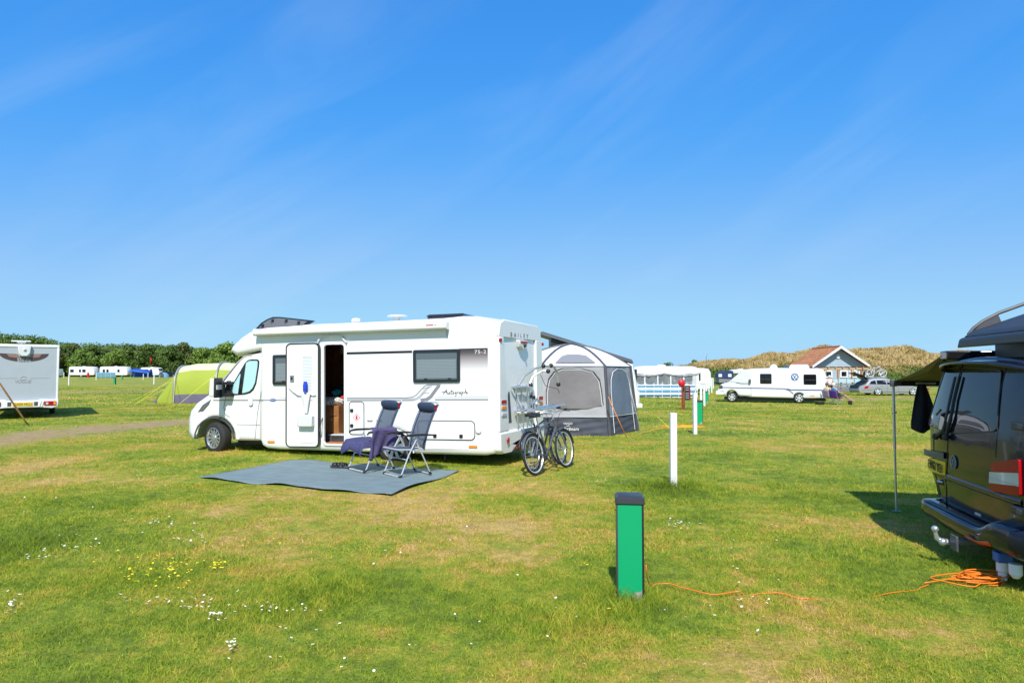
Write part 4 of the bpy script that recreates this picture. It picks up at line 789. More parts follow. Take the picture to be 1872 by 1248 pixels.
def mfn(u, v):
    p = (A_*(1-u)+B_*u)*(1-v)+(D4*(1-u)+Cc*u)*v; e = min(u, 1-u, v, 1-v)
    q = Vector((p.x, p.y, 0)); q += Vector((.03*math.sin(9*u+2), .05*math.sin(5*v*3+u), 0))*(1 if e < .01 else .2)
    q.z = float(T(q.x, q.y))+.028+.008*math.sin(q.x*4+q.y*2)+.006*math.sin(q.x*9-q.y*5)+(.008*math.sin(q.x*7) if e < .03 else 0); return q
tag(obj('groundsheet', MB().grid(mfn, 34, 40), matm, solid=.006, smooth=180), 'blue grey woven groundsheet laid on the grass outside the motorhome door', 'groundsheet')
navy = mat('navy fabric', (.03, .047, .095), .8, var=.1, vs=10, bump=.2, bs=60)
net = bpy.data.materials.new('navy open mesh'); net.use_nodes = True; n, l = nt(net); b = n['Principled BSDF']; b.inputs['Base Color'].default_value = (.06, .088, .14, 1); b.inputs['Roughness'].default_value = .8
tr = n.new('ShaderNodeBsdfTransparent'); ms = n.new('ShaderNodeMixShader'); ms.inputs[0].default_value = .68; l.new(tr.outputs[0], ms.inputs[1]); l.new(b.outputs[0], ms.inputs[2]); l.new(ms.outputs[0], n['Material Output'].inputs[0])
tubem = mat('painted steel tube', (.62, .63, .64), .35, metal=.4)
def make_recliner(label):
    t = thing('reclining_chair', label, 'chair', group='reclining garden chairs on the groundsheet'); hw = .265
    mb = MB(); mb.tube([(-.02, hw, .60), (.13, hw, .34), (.25, hw, .06), (.275, hw, .022), (.275, hw-.05, .015), (.275, -hw+.05, .015), (.275, -hw, .022), (.25, -hw, .06), (.13, -hw, .34), (-.02, -hw, .60)], .0115, 8); mb.tube([(.165, hw, .27), (.165, -hw, .27)], .009, 8); obj('front_leg_frame', mb, tubem, t)
    k = hw-.025
    mb = MB(); mb.tube([(.02, k, .60), (-.13, k, .32), (-.26, k, .06), (-.285, k, .022), (-.285, k-.05, .015), (-.285, -k+.05, .015), (-.285, -k, .022), (-.26, -k, .06), (-.13, -k, .32), (.02, -k, .60)], .0115, 8); obj('rear_leg_frame', mb, tubem, t)
    for x, y in ((.278, hw), (.278, -hw), (-.288, k), (-.288, -k)): mb = MB(); mb.tube([(x-.03*(1 if x > 0 else -1), y, .045), (x, y, .016), (x, y*.86, .014)], .018, 8); obj('foot_cap', mb, black, t)
    s = hw-.035
    mb = MB(); mb.tube([(.30, s, .43), (-.20, s, .395), (-.20, -s, .395), (.30, -s, .43)], .012, 8, closed=True); obj('seat_frame', mb, tubem, t)
    def seat(u, v): x = .32-.52*u; y = (v-.5)*2*s; return (x, y, .437-.035*u-.03*math.sin(PI*v)*math.sin(PI*min(1, u*1.1)) - (.03*(1-u*12) if u < .08 else 0))
    obj('seat', MB().grid(seat, 14, 10), navy, t, solid=.008, smooth=180)
    def bk(v): return (-.17-.10*v-.16*v*v+.0, .40+.70*v+.0*v)     # x,z along the back 0..1
    for sg in (1, -1): pass
    mb = MB(); mb.tube([(bk(v)[0], s, bk(v)[1]) for v in (0, .2, .4, .6, .8, 1)]+[(bk(1.03)[0], s-.03, bk(1.04)[1]), (bk(1.03)[0], -s+.03, bk(1.04)[1])]+[(bk(v)[0], -s, bk(v)[1]) for v in (1, .8, .6, .4, .2, 0)], .012, 8); obj('back_frame', mb, tubem, t)
    def mesh(u, v): x, z = bk(.03+.95*u); y = (v-.5)*2*(s-.01); return (x+.012-.018*math.sin(PI*v), y, z)
    back = obj('backrest', MB().grid(mesh, 12, 6), net, t, solid=.003, smooth=180)
    mb = MB()
    for sg in (1, -1):
        mb.grid(lambda u, v: (bk(u)[0]+.018-.03*math.sin(PI*v), sg*(s+.014-.05*v), bk(u)[1]), 12, 4)
    obj('back_hem', mb, navy, back, solid=.012, smooth=180)
    x1, z1 = bk(1.0)
    mb = MB(); mb.v = []; 
    def pil(u, v): a = 2*PI*u; d = 1-.35*abs(2*v-1)**6; return (x1+.075+.048*d*math.cos(a)+.02*math.sin(a), (v-.5)*2*(s+.012), z1-.055+.085*d*math.sin(a))
    pb = MB().grid(pil, 20, 10); pb.add([pil(i/20, 0) for i in range(20)], [tuple(range(20))]); pb.add([pil(i/20, 1) for i in range(20)], [tuple(range(20))]); hr = obj('headrest', pb, navy, t, smooth=60)
    mb = MB(); mb.box(x1+.045, x1+.075, s+.013, s+.018, z1-.09, z1-.01); obj('fabric_tag', mb, red, hr)
    for sg in (1, -1):
        mb = MB(); mb.tube([(-.30, sg*.285, .625), (-.10, sg*.29, .64), (.12, sg*.29, .645), (.22, sg*.288, .635), (.255, sg*.287, .60)], [.012, .018, .02, .018, .012], 8); mb.v = [(a, sg*.289+(b-sg*.289)*1.35, c) for a, b, c in mb.v]; obj('armrest', mb, black, t)
    return t
CH_ROT = math.atan2(-.63, -.78)
def mid(*p): q = sum((G(*a) for a in p), Vector())/len(p); return q
c2 = mid((699.5, 870.8), (733.5, 878), (789.7, 871.5), (755, 863.5)); c1 = mid((635.3, 861.4), (660.6, 866.6), (722.6, 861.5), (696, 856.5))
ch2 = make_recliner('navy reclining chair in front, free of towels, on the groundsheet'); ch2.location = c2+Vector((0, 0, .034)); ch2.rotation_euler = (0, 0, CH_ROT)
ch1 = dup(ch2, c1+Vector((0, 0, .034)), CH_ROT+rad(4), 'navy reclining chair behind, with purple towels thrown over it')
CM = Matrix.Translation(ch1.location) @ Matrix.Rotation(CH_ROT+rad(4), 4, 'Z')
towm = mat('purple blue towelling', (.055, .055, .145), .95, var=.18, vs=25, bump=.6, bs=120); towm2 = mat('purple towelling', (.078, .062, .15), .95, var=.18, vs=25, bump=.6, bs=120)
def tow1(u, v):
    y = -.30+.60*v; L = u*.95
    if L < .45: x, z = -.14+L, .47-.01*L
    else: a = L-.45; x, z = .31+.07*min(1, a*8)-.02*a, .462-max(0, a-.04)*1.0
    z += .022*math.sin(9*v+4*u)+.016*math.sin(17*v-3*u+1)+.01*math.sin(29*v); x += .02*math.sin(11*v+2)*(u > .45)
    if v < .06 or v > .94: z -= .03
    return (x, y, max(z, .12 + .1*math.sin(3.2*v)+.14))
tag(obj('beach_towel', MB(CM).grid(tow1, 30, 30), towm, solid=.012, smooth=180), 'blue purple towel spread over the seat of the rear reclining chair', 'towel')
def tow2(u, v):
    w = .44; x = .20-w*v; d = .56*u
    if d < .14: y, z = .29-.07+d, .695-.02*(d/.14)
    else: y, z = .36+.02*math.sin(9*v), .675-(d-.14)*(1.15-.55*v)
    y += .022*math.sin(13*v+3*u)*(.3+u); x += .05*u*math.sin(3*v)+.10*u*(v > .0)*(1-v)*.8
    return (x, y, z+.012*math.sin(8*v))
tag(obj('beach_towel', MB(CM).grid(tow2, 26, 30), towm2, solid=.012, smooth=180), 'plum coloured towel hanging over the arm of the rear reclining chair', 'towel')
def sandal(loc, rz, label):
    t = thing('sandal', label, 'sandal', loc, rz, 'sandals left on the groundsheet'); mb = MB(); P = [(-.13, -.03), (-.10, -.042), (0, -.036), (.07, -.05), (.12, -.035), (.135, 0), (.12, .04), (.07, .05), (0, .036), (-.10, .042), (-.13, .03)]; mb.prism(P, 0, .028, 'xy'); obj('sole', mb, dgrey, t, bevel=.006)
    mb = MB()
    for x0, w in ((.045, .045), (-.03, .03)): mb.grid(lambda u, v, x0=x0, w=w: (x0+w*(v-.5)*1.6, .048*math.cos(PI*u), .02+.055*math.sin(PI*u)), 10, 3)
    obj('strap', mb, black, t, solid=.006)
sandal(G(617, 857)+Vector((0, 0, .035)), 2.9, 'dark sandal with straps on the groundsheet, the one farther from the chairs'); sandal(G(628, 857.5)+Vector((0, 0, .035)), 2.5, 'dark sandal with straps on the groundsheet, the one nearer the chairs')
# ------------------------------------------------------------ bicycles
def bicycle(label, frm, rimm, black_parts, group=None, guards=True, wheelm=None):
    t = thing('bicycle', label, 'bicycle', group=group); r = .335; WB_ = 1.07
    for x in (0, WB_):
        mb = MB(); mb.torus((x, 0, r), r-.022, .022, n=44, k=8); w = obj('wheel', mb, wheelm or rubber, t); mb = MB(); mb.torus((x, 0, r), r-.050, .012, n=44, k=6); obj('rim', mb, rimm, w)
        mb = MB(); mb.tube([(x, -.05, r), (x, .05, r)], .02, 10)
        for k in range(20): a = 2*PI*k/20; mb.tube([(x+.018*math.cos(a+.6), .022*(-1)**k, r+.018*math.sin(a+.6)), (x+(r-.055)*math.cos(a), 0, r+(r-.055)*math.sin(a))], .0018, 3, cap=False)
        obj('spokes', mb, alu, w)
        if guards:
            mb = MB(); a0, a1 = (20, 165) if x == 0 else (10, 140)
            mb.grid(lambda u, v: (x+(r+.02-.012*(2*v-1)**2)*math.cos(rad(a0+(a1-a0)*u)), .03*(2*v-1), r+(r+.02-.012*(2*v-1)**2)*math.sin(rad(a0+(a1-a0)*u))), 18, 4); obj('mudguard', mb, black_parts, t, solid=.003)
    BB = (.43, 0, .29); ST = (.27, 0, .80); HT = (.82, 0, .86); HB = (.86, 0, .72)
    mb = MB(); mb.tube([BB, ST], .016, 8); mb.tube([(ST[0]+.02, 0, .72), HT], .016, 8); mb.tube([BB, HB], .019, 8); mb.tube([HT, HB], .020, 8)
    for s in (.05, -.05): mb.tube([(.0, s, r), (.20, s*.6, .31), BB], .009, 6); mb.tube([(0, s, r), (ST[0]+.01, s*.3, .74)], .009, 6)
    obj('frame', mb, frm, t)
    mb = MB(); mb.tube([HB, (.885, 0, .68)], .016, 8)
    for s in (.052, -.052): mb.tube([(.885, s*.6, .69), (.90, s, .62), (WB_, s, r)], .012, 8)
    mb.cbox((.888, 0, .685), (.05, .12, .03)); obj('fork', mb, frm, t)
    mb = MB(); mb.tube([ST, (.235, 0, .93)], .012, 8); sp = obj('seat_post', mb, alu, t)
    mb = MB(); P = [(-.14, 0), (-.13, .065), (-.06, .075), (.02, .035), (.13, .018), (.14, 0), (.13, -.018), (.02, -.035), (-.06, -.075), (-.13, -.065)]; mb.prism([(a+.235, b) for a, b in P], .925, .975, 'xy'); obj('saddle', mb, black, t, bevel=.016, seg=3)
    mb = MB(); mb.tube([HT, (.80, 0, .96), (.86, 0, .985)], .013, 8); mb.tube([(.77, .30, 1.0), (.84, .18, 1.0), (.87, .05, .985), (.87, -.05, .985), (.84, -.18, 1.0), (.77, -.30, 1.0)], .012, 8); hb = obj('handlebar', mb, alu if frm is not black else black, t)
    for s in (1, -1):
        mb = MB(); mb.tube([(.72, .33*s, 1.0), (.80, .24*s, 1.0)], .019, 8); obj('grip', mb, black, hb)
        mb = MB(); mb.tube([(.81, .22*s, .99), (.87, .25*s, .975), (.85, .33*s, .965)], .006, 5); mb.tube([(.83, .2*s, .98), (.93, .08*s, .95), (.90, .02*s, .80)], .004, 5); obj('brake_lever', mb, black, hb)
    mb = MB(); mb.lathe([(.095, .038), (.095, .046)], (BB[0], 0, BB[2]), 'y', 24); mb.torus((BB[0], -.045, BB[2]), .085, .006, n=24, k=5); mb.tube([(BB[0], -.07, BB[2]), (BB[0]+.10, -.075, BB[2]-.13)], .011, 6); mb.tube([(BB[0], .06, BB[2]), (BB[0]-.10, .075, BB[2]+.13)], .011, 6)
    mb.tube([(0, -.045, r+.035), (BB[0], -.045, BB[2]+.085), (BB[0]+.085, -.045, BB[2]), (BB[0], -.045, BB[2]-.085), (0, -.045, r-.035), (-.035, -.045, r)], .005, 4, closed=True); mb.lathe([(.05, -.05), (.05, -.03)], (0, 0, r), 'y', 16); ck = obj('crankset', mb, dgrey, t)
    for p in ((BB[0]+.10, -.12, BB[2]-.13), (BB[0]-.10, .12, BB[2]+.13)): mb = MB(); mb.cbox(p, (.09, .08, .025)); obj('pedal', mb, black, ck)
    return t
silverp = mat('silver bicycle paint', (.16, .17, .19), .28, metal=.6); blackp = mat('black bicycle paint', (.012, .012, .015), .25, coat=.5)
def lean(t, p, heading, tilt):
    t.matrix_world = Matrix.Translation(p) @ Matrix.Rotation(heading, 4, 'Z') @ Matrix.Rotation(tilt, 4, 'X')
hd = math.atan2(1.15, .72)
b1 = bicycle('silver bicycle leaning nearest the camera behind the motorhome', silverp, alloyw, dgrey); p0 = G(981, 869); lean(b1, p0, hd, rad(-9))
b2 = bicycle('black bicycle leaning between the silver one and the motorhome', blackp, alloy, blackp); lean(b2, p0+Vector((-.02, .42, 0)), hd+rad(3), rad(-11))
b1.location.z += .0
# ------------------------------------------------------------ hexagonal inflatable awning tent with the campervan it belongs to
fabL = mat('light grey tent fabric', (.36, .355, .37), .8, var=.12, vs=1.2, bump=.9, bs=3.5); fabD = mat('charcoal tent fabric', (.05, .055, .075), .75, var=.15, vs=1.5, bump=.9, bs=3.5); fabR = mat('pale tent roof fabric', (.66, .66, .67), .7, var=.04, vs=1.5, bump=.5, bs=2.5)
fabW = mat('grey brown window mesh', (.19, .175, .18), .8, var=.16, vs=1.6, bump=.8, bs=4); fabB = mat('blue grey window mesh', (.13, .16, .21), .6, var=.16, vs=1.6, bump=.8, bs=4); fabG = mat('mid grey side fabric', (.24, .25, .285), .8, var=.12, vs=1.2, bump=.9, bs=3.5)
TN = thing('awning_tent', 'grey hexagonal inflatable awning tent with pale roof and charcoal skirt', 'tent')
TP = XY(1044, 19.15); TN.location = TP; TN.rotation_euler = (0, 0, rad(-3)); RB, RT_, HE, HP = 1.86, 1.66, 1.82, 2.45
def hexp(i, r, z): a = rad(-120+60*i); return Vector((r*math.cos(a), r*math.sin(a), z))
def facet(i, u, v, off=0.):
    a, b, c, d = hexp(i, RB, 0), hexp(i+1, RB, 0), hexp(i+1, RT_, HE), hexp(i, RT_, HE); p = (a*(1-u)+b*u)*(1-v)+(d*(1-u)+c*u)*v; nrm = (b-a).cross(d-a).normalized()
    w = .02*math.sin(u*PI)*math.sin(v*PI); return p+nrm*(off-w)
def fgrid(mb, i, u0, u1, v0, v1, off, nu=28, nv=22, mi=0):
    return mb.grid(lambda a, b: facet(i, u0+(u1-u0)*a, v0+(v1-v0)*b, off+(.010*math.sin(9*a+5*b+i)+.007*math.sin(17*b-9*a+i)+.005*math.sin(31*a+6*b))*min(1, 8*a, 8*(1-a), 8*b, 8*(1-b))), 28, 22, mi)
def fpoly(mb, i, pts, off, mi=0):
    v = [facet(i, a, b, off) for a, b in pts]; tri = tessellate_polygon([[Vector((p[0], p[1], 0)) for p in pts]]); mb.add(v, [tuple(t) for t in tri], mi)
for i in range(6):
    wv = obj('wall_panel', fgrid(MB(), i, 0, 1, .27, 1, 0), fabL if i == 0 else fabG, TN, smooth=180); sk_ = obj('skirt', fgrid(MB(), i, 0, 1, 0, .27, .004), fabD, TN, smooth=180)
    if i in (1, 2, 5): mb = MB(); pts = [(.14, .03), (.14, .62), (.17, .80), (.26, .91), (.42, .955), (.62, .955), (.78, .90), (.86, .78), (.88, .6), (.88, .03)]; fpoly(mb, i, [(a, max(b, .28)) for a, b in pts], .026); obj('door_mesh', mb, fabB, wv); mb = MB(); mb.tube([facet(i, a, b, .03) for a, b in pts], .009, 5); obj('piping', mb, white2, wv)
    if i == 0: mb = MB(); pts = [(.12, .44), (.11, .62), (.14, .80), (.22, .90), (.34, .945), (.62, .945), (.80, .90), (.89, .78), (.91, .62), (.92, .43), (.7, .385), (.4, .385), (.2, .41)]; fpoly(mb, i, pts, .026); obj('window_mesh', mb, fabW, wv); mb = MB(); mb.tube([facet(i, a, b, .03) for a, b in pts[:10]], .007, 5); obj('piping', mb, white2, wv); mb = MB(); mb.tube([facet(i, a+(.02 if a > .5 else -.02), b+.02, .03) for a, b in pts[:10]], .012, 5); obj('zip', mb, dgrey, wv)
    mb = MB(); mb.tube([facet(i, u, .27, .022) for u in (0, .25, .5, .75, 1)], .008, 4); obj('skirt_piping', mb, white2, wv)
    mb = MB(); ap = Vector((0, 0, HP))
    def roof(u, v): a, b = hexp(i, RT_+.03, HE), hexp(i+1, RT_+.03, HE); e = a*(1-u)+b*u; p = e*(1-v)+ap*v; return p+Vector((0, 0, .13*math.sin(PI*v)*(1-.2*math.sin(PI*u))))
    rf = obj('roof_panel', mb.grid(roof, 8, 10), fabR, TN, smooth=180)
    mb = MB(); mb.tube([hexp(i, RB+.01, 0), hexp(i, RT_+.02, HE)]+[tuple(Vector(hexp(i, RT_+.03, HE))*(1-v)+ap*v+Vector((0, 0, .13*math.sin(PI*v)+.012))) for v in (.15, .3, .45, .6, .75, .9, 1)], [.045, .04]+[.028]*7, 8); obj('air_beam', mb, dgrey, TN)
    if i == 0: mb = MB(); v = [roof(a, b)+Vector((0, -.02, .02)) for a, b in ((.2, .07), (.88, .07), (.80, .28), (.65, .33), (.38, .33), (.27, .27))]; mb.add(v, [tuple(range(6))]); obj('roof_vent', mb, mgrey, rf)
Mf = lambda u, v: frame(facet(0, u, v, .02), facet(0, .6, v)-facet(0, .4, v), facet(0, u, v+.05)-facet(0, u, v-.05))
text('VANGO', 'maker_name', TN, white2, (.24, .055), Mf(.42, .175)); text('Airbeam', 'script_name', TN, white2, (.42, .09), Mf(.46, .10), shear=.3)
text('AIR', 'maker_line', TN, white2, (.10, .03), Mf(.42, .145))
def cord(name, pts, r, m, label, cat='guy line', group=None): return tag(obj(name, MB().tube(pts, r, 5), m, smooth=180), label, cat, group)
ogl = mat('orange cord', (.9, .28, .02), .6); ygl = mat('yellow cord', (.75, .72, .05), .6); wgl = mat('white cord', (.6, .6, .58), .6)
cord('guy_line', [AT(1112, 725, 17.2), AT(1125, 755, 16.9), G(1146, 800)], .009, ogl, 'orange guy line from the front corner of the grey hexagonal tent')
cord('guy_line', [AT(1150, 700, 18.8), G(1172, 790)], .006, wgl, 'thin pale guy line from the right corner of the grey hexagonal tent')
# campervan behind it
CV = thing('campervan', 'pale green and white campervan with its pop up roof raised behind the hexagonal tent', 'campervan', XY(1168, 22.6), 0)
cvg = mat('pale green white paint', (.66, .70, .60), .25, coat=.5); cvt = mat('soft white paint', (.74, .75, .72), .25, coat=.5)
prof = [(-.03, .42), (-.9, .38), (-4.1, .38), (-4.75, .45), (-4.85, .8), (-4.6, 1.05), (-4.0, 1.2), (-3.3, 1.86), (-3.0, 1.95), (-.35, 1.97), (-.17, 1.90), (-.05, 1.25), (.0, .95), (.02, .6)]
prof = prof if sum(a[0]*b[1]-b[0]*a[1] for a, b in zip(prof, prof[1:]+prof[:1])) > 0 else prof[::-1]
mb = MB(); loft(mb, prof, [(.0, .12, None), (.02, .05, None), (.10, 0, None), (1.8, 0, None), (1.88, .05, None), (1.9, .12, None)]); bd_ = obj('body', mb, cvt, CV)
mb = MB(); mb.box(-.04, .012, -.0, 1.9, .60, 1.0); mb.v = [(x, y, z) for x, y, z in mb.v]; obj('lower_body', mb, cvg, CV, bevel=.02)
mb = MB(); mb.frustum(-.15, .12, -.02, 1.92, .42, .60, .0, .0); obj('bumper', mb, cvg, CV, bevel=.05, seg=3)
mb = MB(); mb.box(-.09, .0, .35, 1.55, 1.28, 1.75); obj('rear_window', mb, glassd, CV, bevel=.02)
for y in (1.78,): mb = MB(); mb.box(-.08, .03, y-.02, y+.10, .95, 1.25); obj('tail_lamp', mb, red, CV, bevel=.01)
for x in (-.95, -4.0):
    for y, s in ((.09, -1), (1.81, 1)): alloy_wheel(CV, (x, y, .32), .32, .2, 5, alloy, side=s)
mb = MB(); mb.M = Matrix.Translation((-.25, .95, 2.02)) @ Matrix.Rotation(rad(17.5), 4, 'Y'); mb.frustum(-3.25, .12, -.85, .85, -.05, .07, .08, .10); pr = obj('raised_roof', mb, dgrey, CV, bevel=.03, seg=3)
mb = MB(); mb.add([(-2.95, .25, 1.95), (-.5, .25, 1.95), (-2.95, .25, 2.80), (-2.95, 1.65, 1.95), (-.5, 1.65, 1.95), (-2.95, 1.65, 2.80), (-.5, .25, 2.02), (-.5, 1.65, 2.02)], [(0, 1, 6, 2), (3, 5, 7, 4), (0, 2, 5, 3), (1, 4, 7, 6)]); obj('roof_canvas', mb, black, CV)
# ------------------------------------------------------------ posts, hook-up bollards, notice board
def post(px, py, pyt, i, label=None):
    p = G(px, py); D = p.y; h = (py-pyt)*D/F_PX*1.0; rr = random.Random(i); t = MB(); w = .048
    t.frustum(-w, w, -w, w, -.1, h, .002, .002); o = obj('marker_post', t, postw, bevel=.004); o.location = p; o.rotation_euler = (rr.uniform(-.012, .012), rr.uniform(-.012, .012), rr.uniform(-.2, .2))
    return tag(o, label or 'white wooden marker post, one of the far ones in the line along the pitches', 'post', 'white marker posts along the pitches')
PP = [(1231, 889, 756, 'nearest white marker post, standing in a tuft of long grass'), (1270.5, 793, 718, 'white marker post just left of the second green bollard'), (1281.4, 747, 709, 'white marker post rising directly behind the second green bollard'), (1287.5, 742, 702.6, 'white marker post just beyond the second green bollard'),
      (1291.5, 731, 700, 'white marker post right in front of the third green bollard'), (1295.6, 720.5, 696, 'white marker post between the third and fourth green bollards'), (1301, 718, 690.5, None), (1303.8, 710, 690.5, None), (1306.8, 702, 689.5, None), (1299, 712, 689, None), (1297, 705, 688.2, None), (1293.5, 700, 687, None), (1308.5, 697.5, 687, None)]
for i, (a, b, c, s) in enumerate(PP): post(a, b, c, i, s)
for i, (a, b, c, s) in enumerate([(125.8, 704, 683.9, 'white marker post just right of the big white caravan on the left'), (281.6, 702.3, 685.3, 'white marker post in front of the far blue awning and caravan'), (175.9, 694.6, 682, 'white marker post in front of the far blue windbreak'), (261.9, 694, 683.4, None), (191, 690.6, 681.4, None), (270.5, 690.6, 681.4, None), (116.7, 690.4, 680.4, None), (326.3, 689.6, 681.6, None)]):
    o = post(a, b, c, 40+i, s or 'small white marker post on the far left side of the field'); o['group'] = 'white marker posts on the far left field'
green = bpy.data.materials.new('green bollard paint'); green.use_nodes = True; n, l = nt(green); b = n['Principled BSDF']; b.inputs['Roughness'].default_value = .42; t = n.new('ShaderNodeTexCoord'); z = n.new('ShaderNodeTexNoise'); z.inputs['Scale'].default_value = 14; z.inputs['Detail'].default_value = 7; l.new(t.outputs['Object'], z.inputs['Vector']); sp = n.new('ShaderNodeSeparateXYZ'); l.new(t.outputs['Object'], sp.inputs[0])
a = n.new('ShaderNodeMath'); a.operation = 'MULTIPLY_ADD'; a.inputs[1].default_value = -7.5; a.inputs[2].default_value = .25; l.new(sp.outputs[2], a.inputs[0]); a3 = n.new('ShaderNodeMath'); a3.operation = 'MULTIPLY_ADD'; a3.inputs[1].default_value = 3.5; l.new(sp.outputs[0], a3.inputs[0]); l.new(a.outputs[0], a3.inputs[2]); a2 = n.new('ShaderNodeMath'); a2.operation = 'ADD'; l.new(a3.outputs[0], a2.inputs[0]); l.new(z.outputs[0], a2.inputs[1])
r = n.new('ShaderNodeValToRGB'); l.new(a2.outputs[0], r.inputs[0]); r.color_ramp.elements[0].position = .50; r.color_ramp.elements[0].color = (.0, .33, .125, 1); r.color_ramp.elements[1].position = .56; r.color_ramp.elements[1].color = (.32, .33, .26, 1); l.new(r.outputs[0], b.inputs['Base Color'])
def make_bollard(label):
    t = thing('hookup_bollard', label, 'bollard', group='green electric hook-up bollards'); w, h = .098, .70
    mb = MB(); mb.box(-w+.004, w-.004, -w+.004, w-.004, -.1, h); bb = obj('column', mb, dgrey, t, bevel=.004)
    mb = MB(); mb.box(-w+.009, w-.013, -w-.002, -w+.006, .0, h-.002); obj('front_panel', mb, green, t, bevel=.0015); mb = MB(); mb.box(-w+.012, w-.012, w-.006, w+.002, .0, h-.002); obj('rear_panel', mb, green, t, bevel=.0015)
    mb = MB(); mb.box(w-.014, w+.003, -w-.001, w+.001, .0, h); obj('side_panel', mb, black, t, bevel=.002); mb = MB(); mb.box(-w-.001, -w+.006, -w-.001, w+.001, .0, h); obj('side_panel', mb, dgrey, t, bevel=.002)
    mb = MB(); mb.frustum(-w-.010, w+.012, -w-.012, w+.012, h, h+.044, .004, .004); mb.frustum(-w-.006, w+.008, -w-.008, w+.008, h+.044, h+.058, .02, .02); cp = obj('cap', mb, mat('black cap plastic', (.035, .036, .042), .42) if 'black cap plastic' not in MATS else MATS['black cap plastic'], t, bevel=.008, seg=3)
    for x in (.015, .065): mb = MB(); mb.lathe([(.006, h+.058), (.006, h+.062), (.001, h+.063)], (x, .0, 0), n=8); obj('screw', mb, chrome, cp)
    return t
bo = make_bollard('tall green bollard with black cap and scuffed foot in the near foreground'); bo.location = G(1156, 1098)+Vector((0, .10, 0)); bo.rotation_euler = (0, 0, rad(-7))
for px, py, sc, lab in ((1280, 775, 1.0, 'green bollard with black cap, second in line, beside a white post'), (1292.5, 735.5, .92, 'green bollard third in line, half hidden behind white posts'), (1298, 714, .9, 'small green bollard fourth in line among the far white posts'), (208.6, 702.6, 1, 'green bollard in front of the far blue windbreak on the left'), (222.6, 693.8, 1, 'green bollard in front of the far white caravans, smaller than its neighbour'), (239, 689.9, .9, 'tiny green bollard before the blue awning far on the left')):
    o = dup(bo, G(px, py)+Vector((0, .1, 0)), rad(random.uniform(-12, 8)), lab); o.scale = (1, 1, sc)
oc = mat('orange cable', (.85, .20, .01), .45)
def wander(pts, zoff=.012, wob=.03, n=8, lift=None, seed=1):
    rr = random.Random(seed); P = [G(*p) for p in pts]; out = []
    for a, b, c, d in zip([P[0]]+P[:-2], P[:-1], P[1:], P[2:]+[P[-1]]):
        for i in range(n):
            t = i/n; q = .5*((2*b)+(-a+c)*t+(2*a-5*b+4*c-d)*t*t+(-a+3*b-3*c+d)*t**3); ss_ = len(out)*.35; q.z = float(T(q.x, q.y))+zoff+.003*math.sin(ss_*1.7+seed)*math.sin(ss_*.6); out.append(q+Vector((wob*.5*math.sin(ss_*1.1), wob*.8*math.sin(ss_*.83+1), 0)))
    return out
w0 = bo.location+Vector((.105, -.09, .26))
cab_pts = [w0, w0+Vector((.008, .02, -.06)), w0+Vector((.022, .06, -.12)), w0+Vector((.045, .12, -.175)), w0+Vector((.08, .18, -.21)), w0+Vector((.12, .23, -.232))]+wander([(1222, 1074), (1255, 1083), (1306, 1094), (1345, 1089), (1420, 1086), (1460, 1095), (1510, 1095), (1560, 1093), (1620, 1088), (1668, 1080), (1700, 1070)], .013, .008)
cab_pts = [(p_+Vector((0, 0, .02)) if .3 < i_ and i_ > 4 and p_.x < 1.75 else p_) if p_.x < 1.75 or p_.x > 3.15 else Vector((p_.x, p_.y, p_.z-.013+.013*math.sin(p_.x*7))) for i_, p_ in enumerate(cab_pts)]
cord('hookup_cable', cab_pts, .0042, oc, 'orange hook-up cable trailing from the nearest green bollard through the grass', 'cable')
ycp = []
for k in range(60): a = k*.7; rr_ = .35+.25*math.sin(k*.37); p = G(1255, 781); ycp.append(p+Vector((rr_*1.0*math.cos(a)+.25*math.sin(k), rr_*.9*math.sin(a), .02+.02*random.random())))
cord('hookup_cable', ycp, .006, mat('orange yellow cable', (.85, .42, .02), .5), 'orange yellow cable heaped in loose loops by the second white post', 'cable')
cord('hookup_cable', wander([(1170, 793), (1190, 788), (1215, 783), (1240, 780)], .02), .008, MATS['orange yellow cable'], 'orange yellow cable running from the grey tent towards the second white post', 'cable')
cord('guy_line', [AT(1197, 757, 21), G(1228, 786)], .008, ygl, 'yellow guy line slanting to the ground left of the second white post')
NB = thing('notice_board', 'brown wooden post carrying a small black and red notice board', 'sign', G(1250, 748), 0)
mb = MB(); mb.box(-.05, .05, -.05, .05, -.1, 1.34); obj('post', mb, mat('brown stained timber', (.19, .06, .02), .7, var=.25, vs=8), NB, bevel=.006)
mb = MB(); mb.box(.055, .31, -.02, .03, .42, 1.08); nb_ = obj('board', mb, mat('dark sign panel', (.03, .03, .035), .4), NB, bevel=.005); mb = MB(); mb.box(.27, .312, -.0235, -.0205, .42, 1.08); obj('board_edge', mb, red, nb_)
mb = MB()
for z in (.98, .88, .72, .62, .52): mb.box(.09, .24, -.0225, -.0205, z, z+.025)
obj('notice_lines', mb, lgrey, nb_)
lt = MB(); lt.ball((0, 0, 1.2), (.16, .1, .17), 14, 10); lt.tube([(0, 0, 0), (0, 0, 1.1)], .02, 6); o = obj('float_buoy', lt, mat('red plastic', (.6, .01, .02), .4)); o.location = XY(1245.5, 30.5); tag(o, 'round red buoy behind the brown notice post', 'buoy')
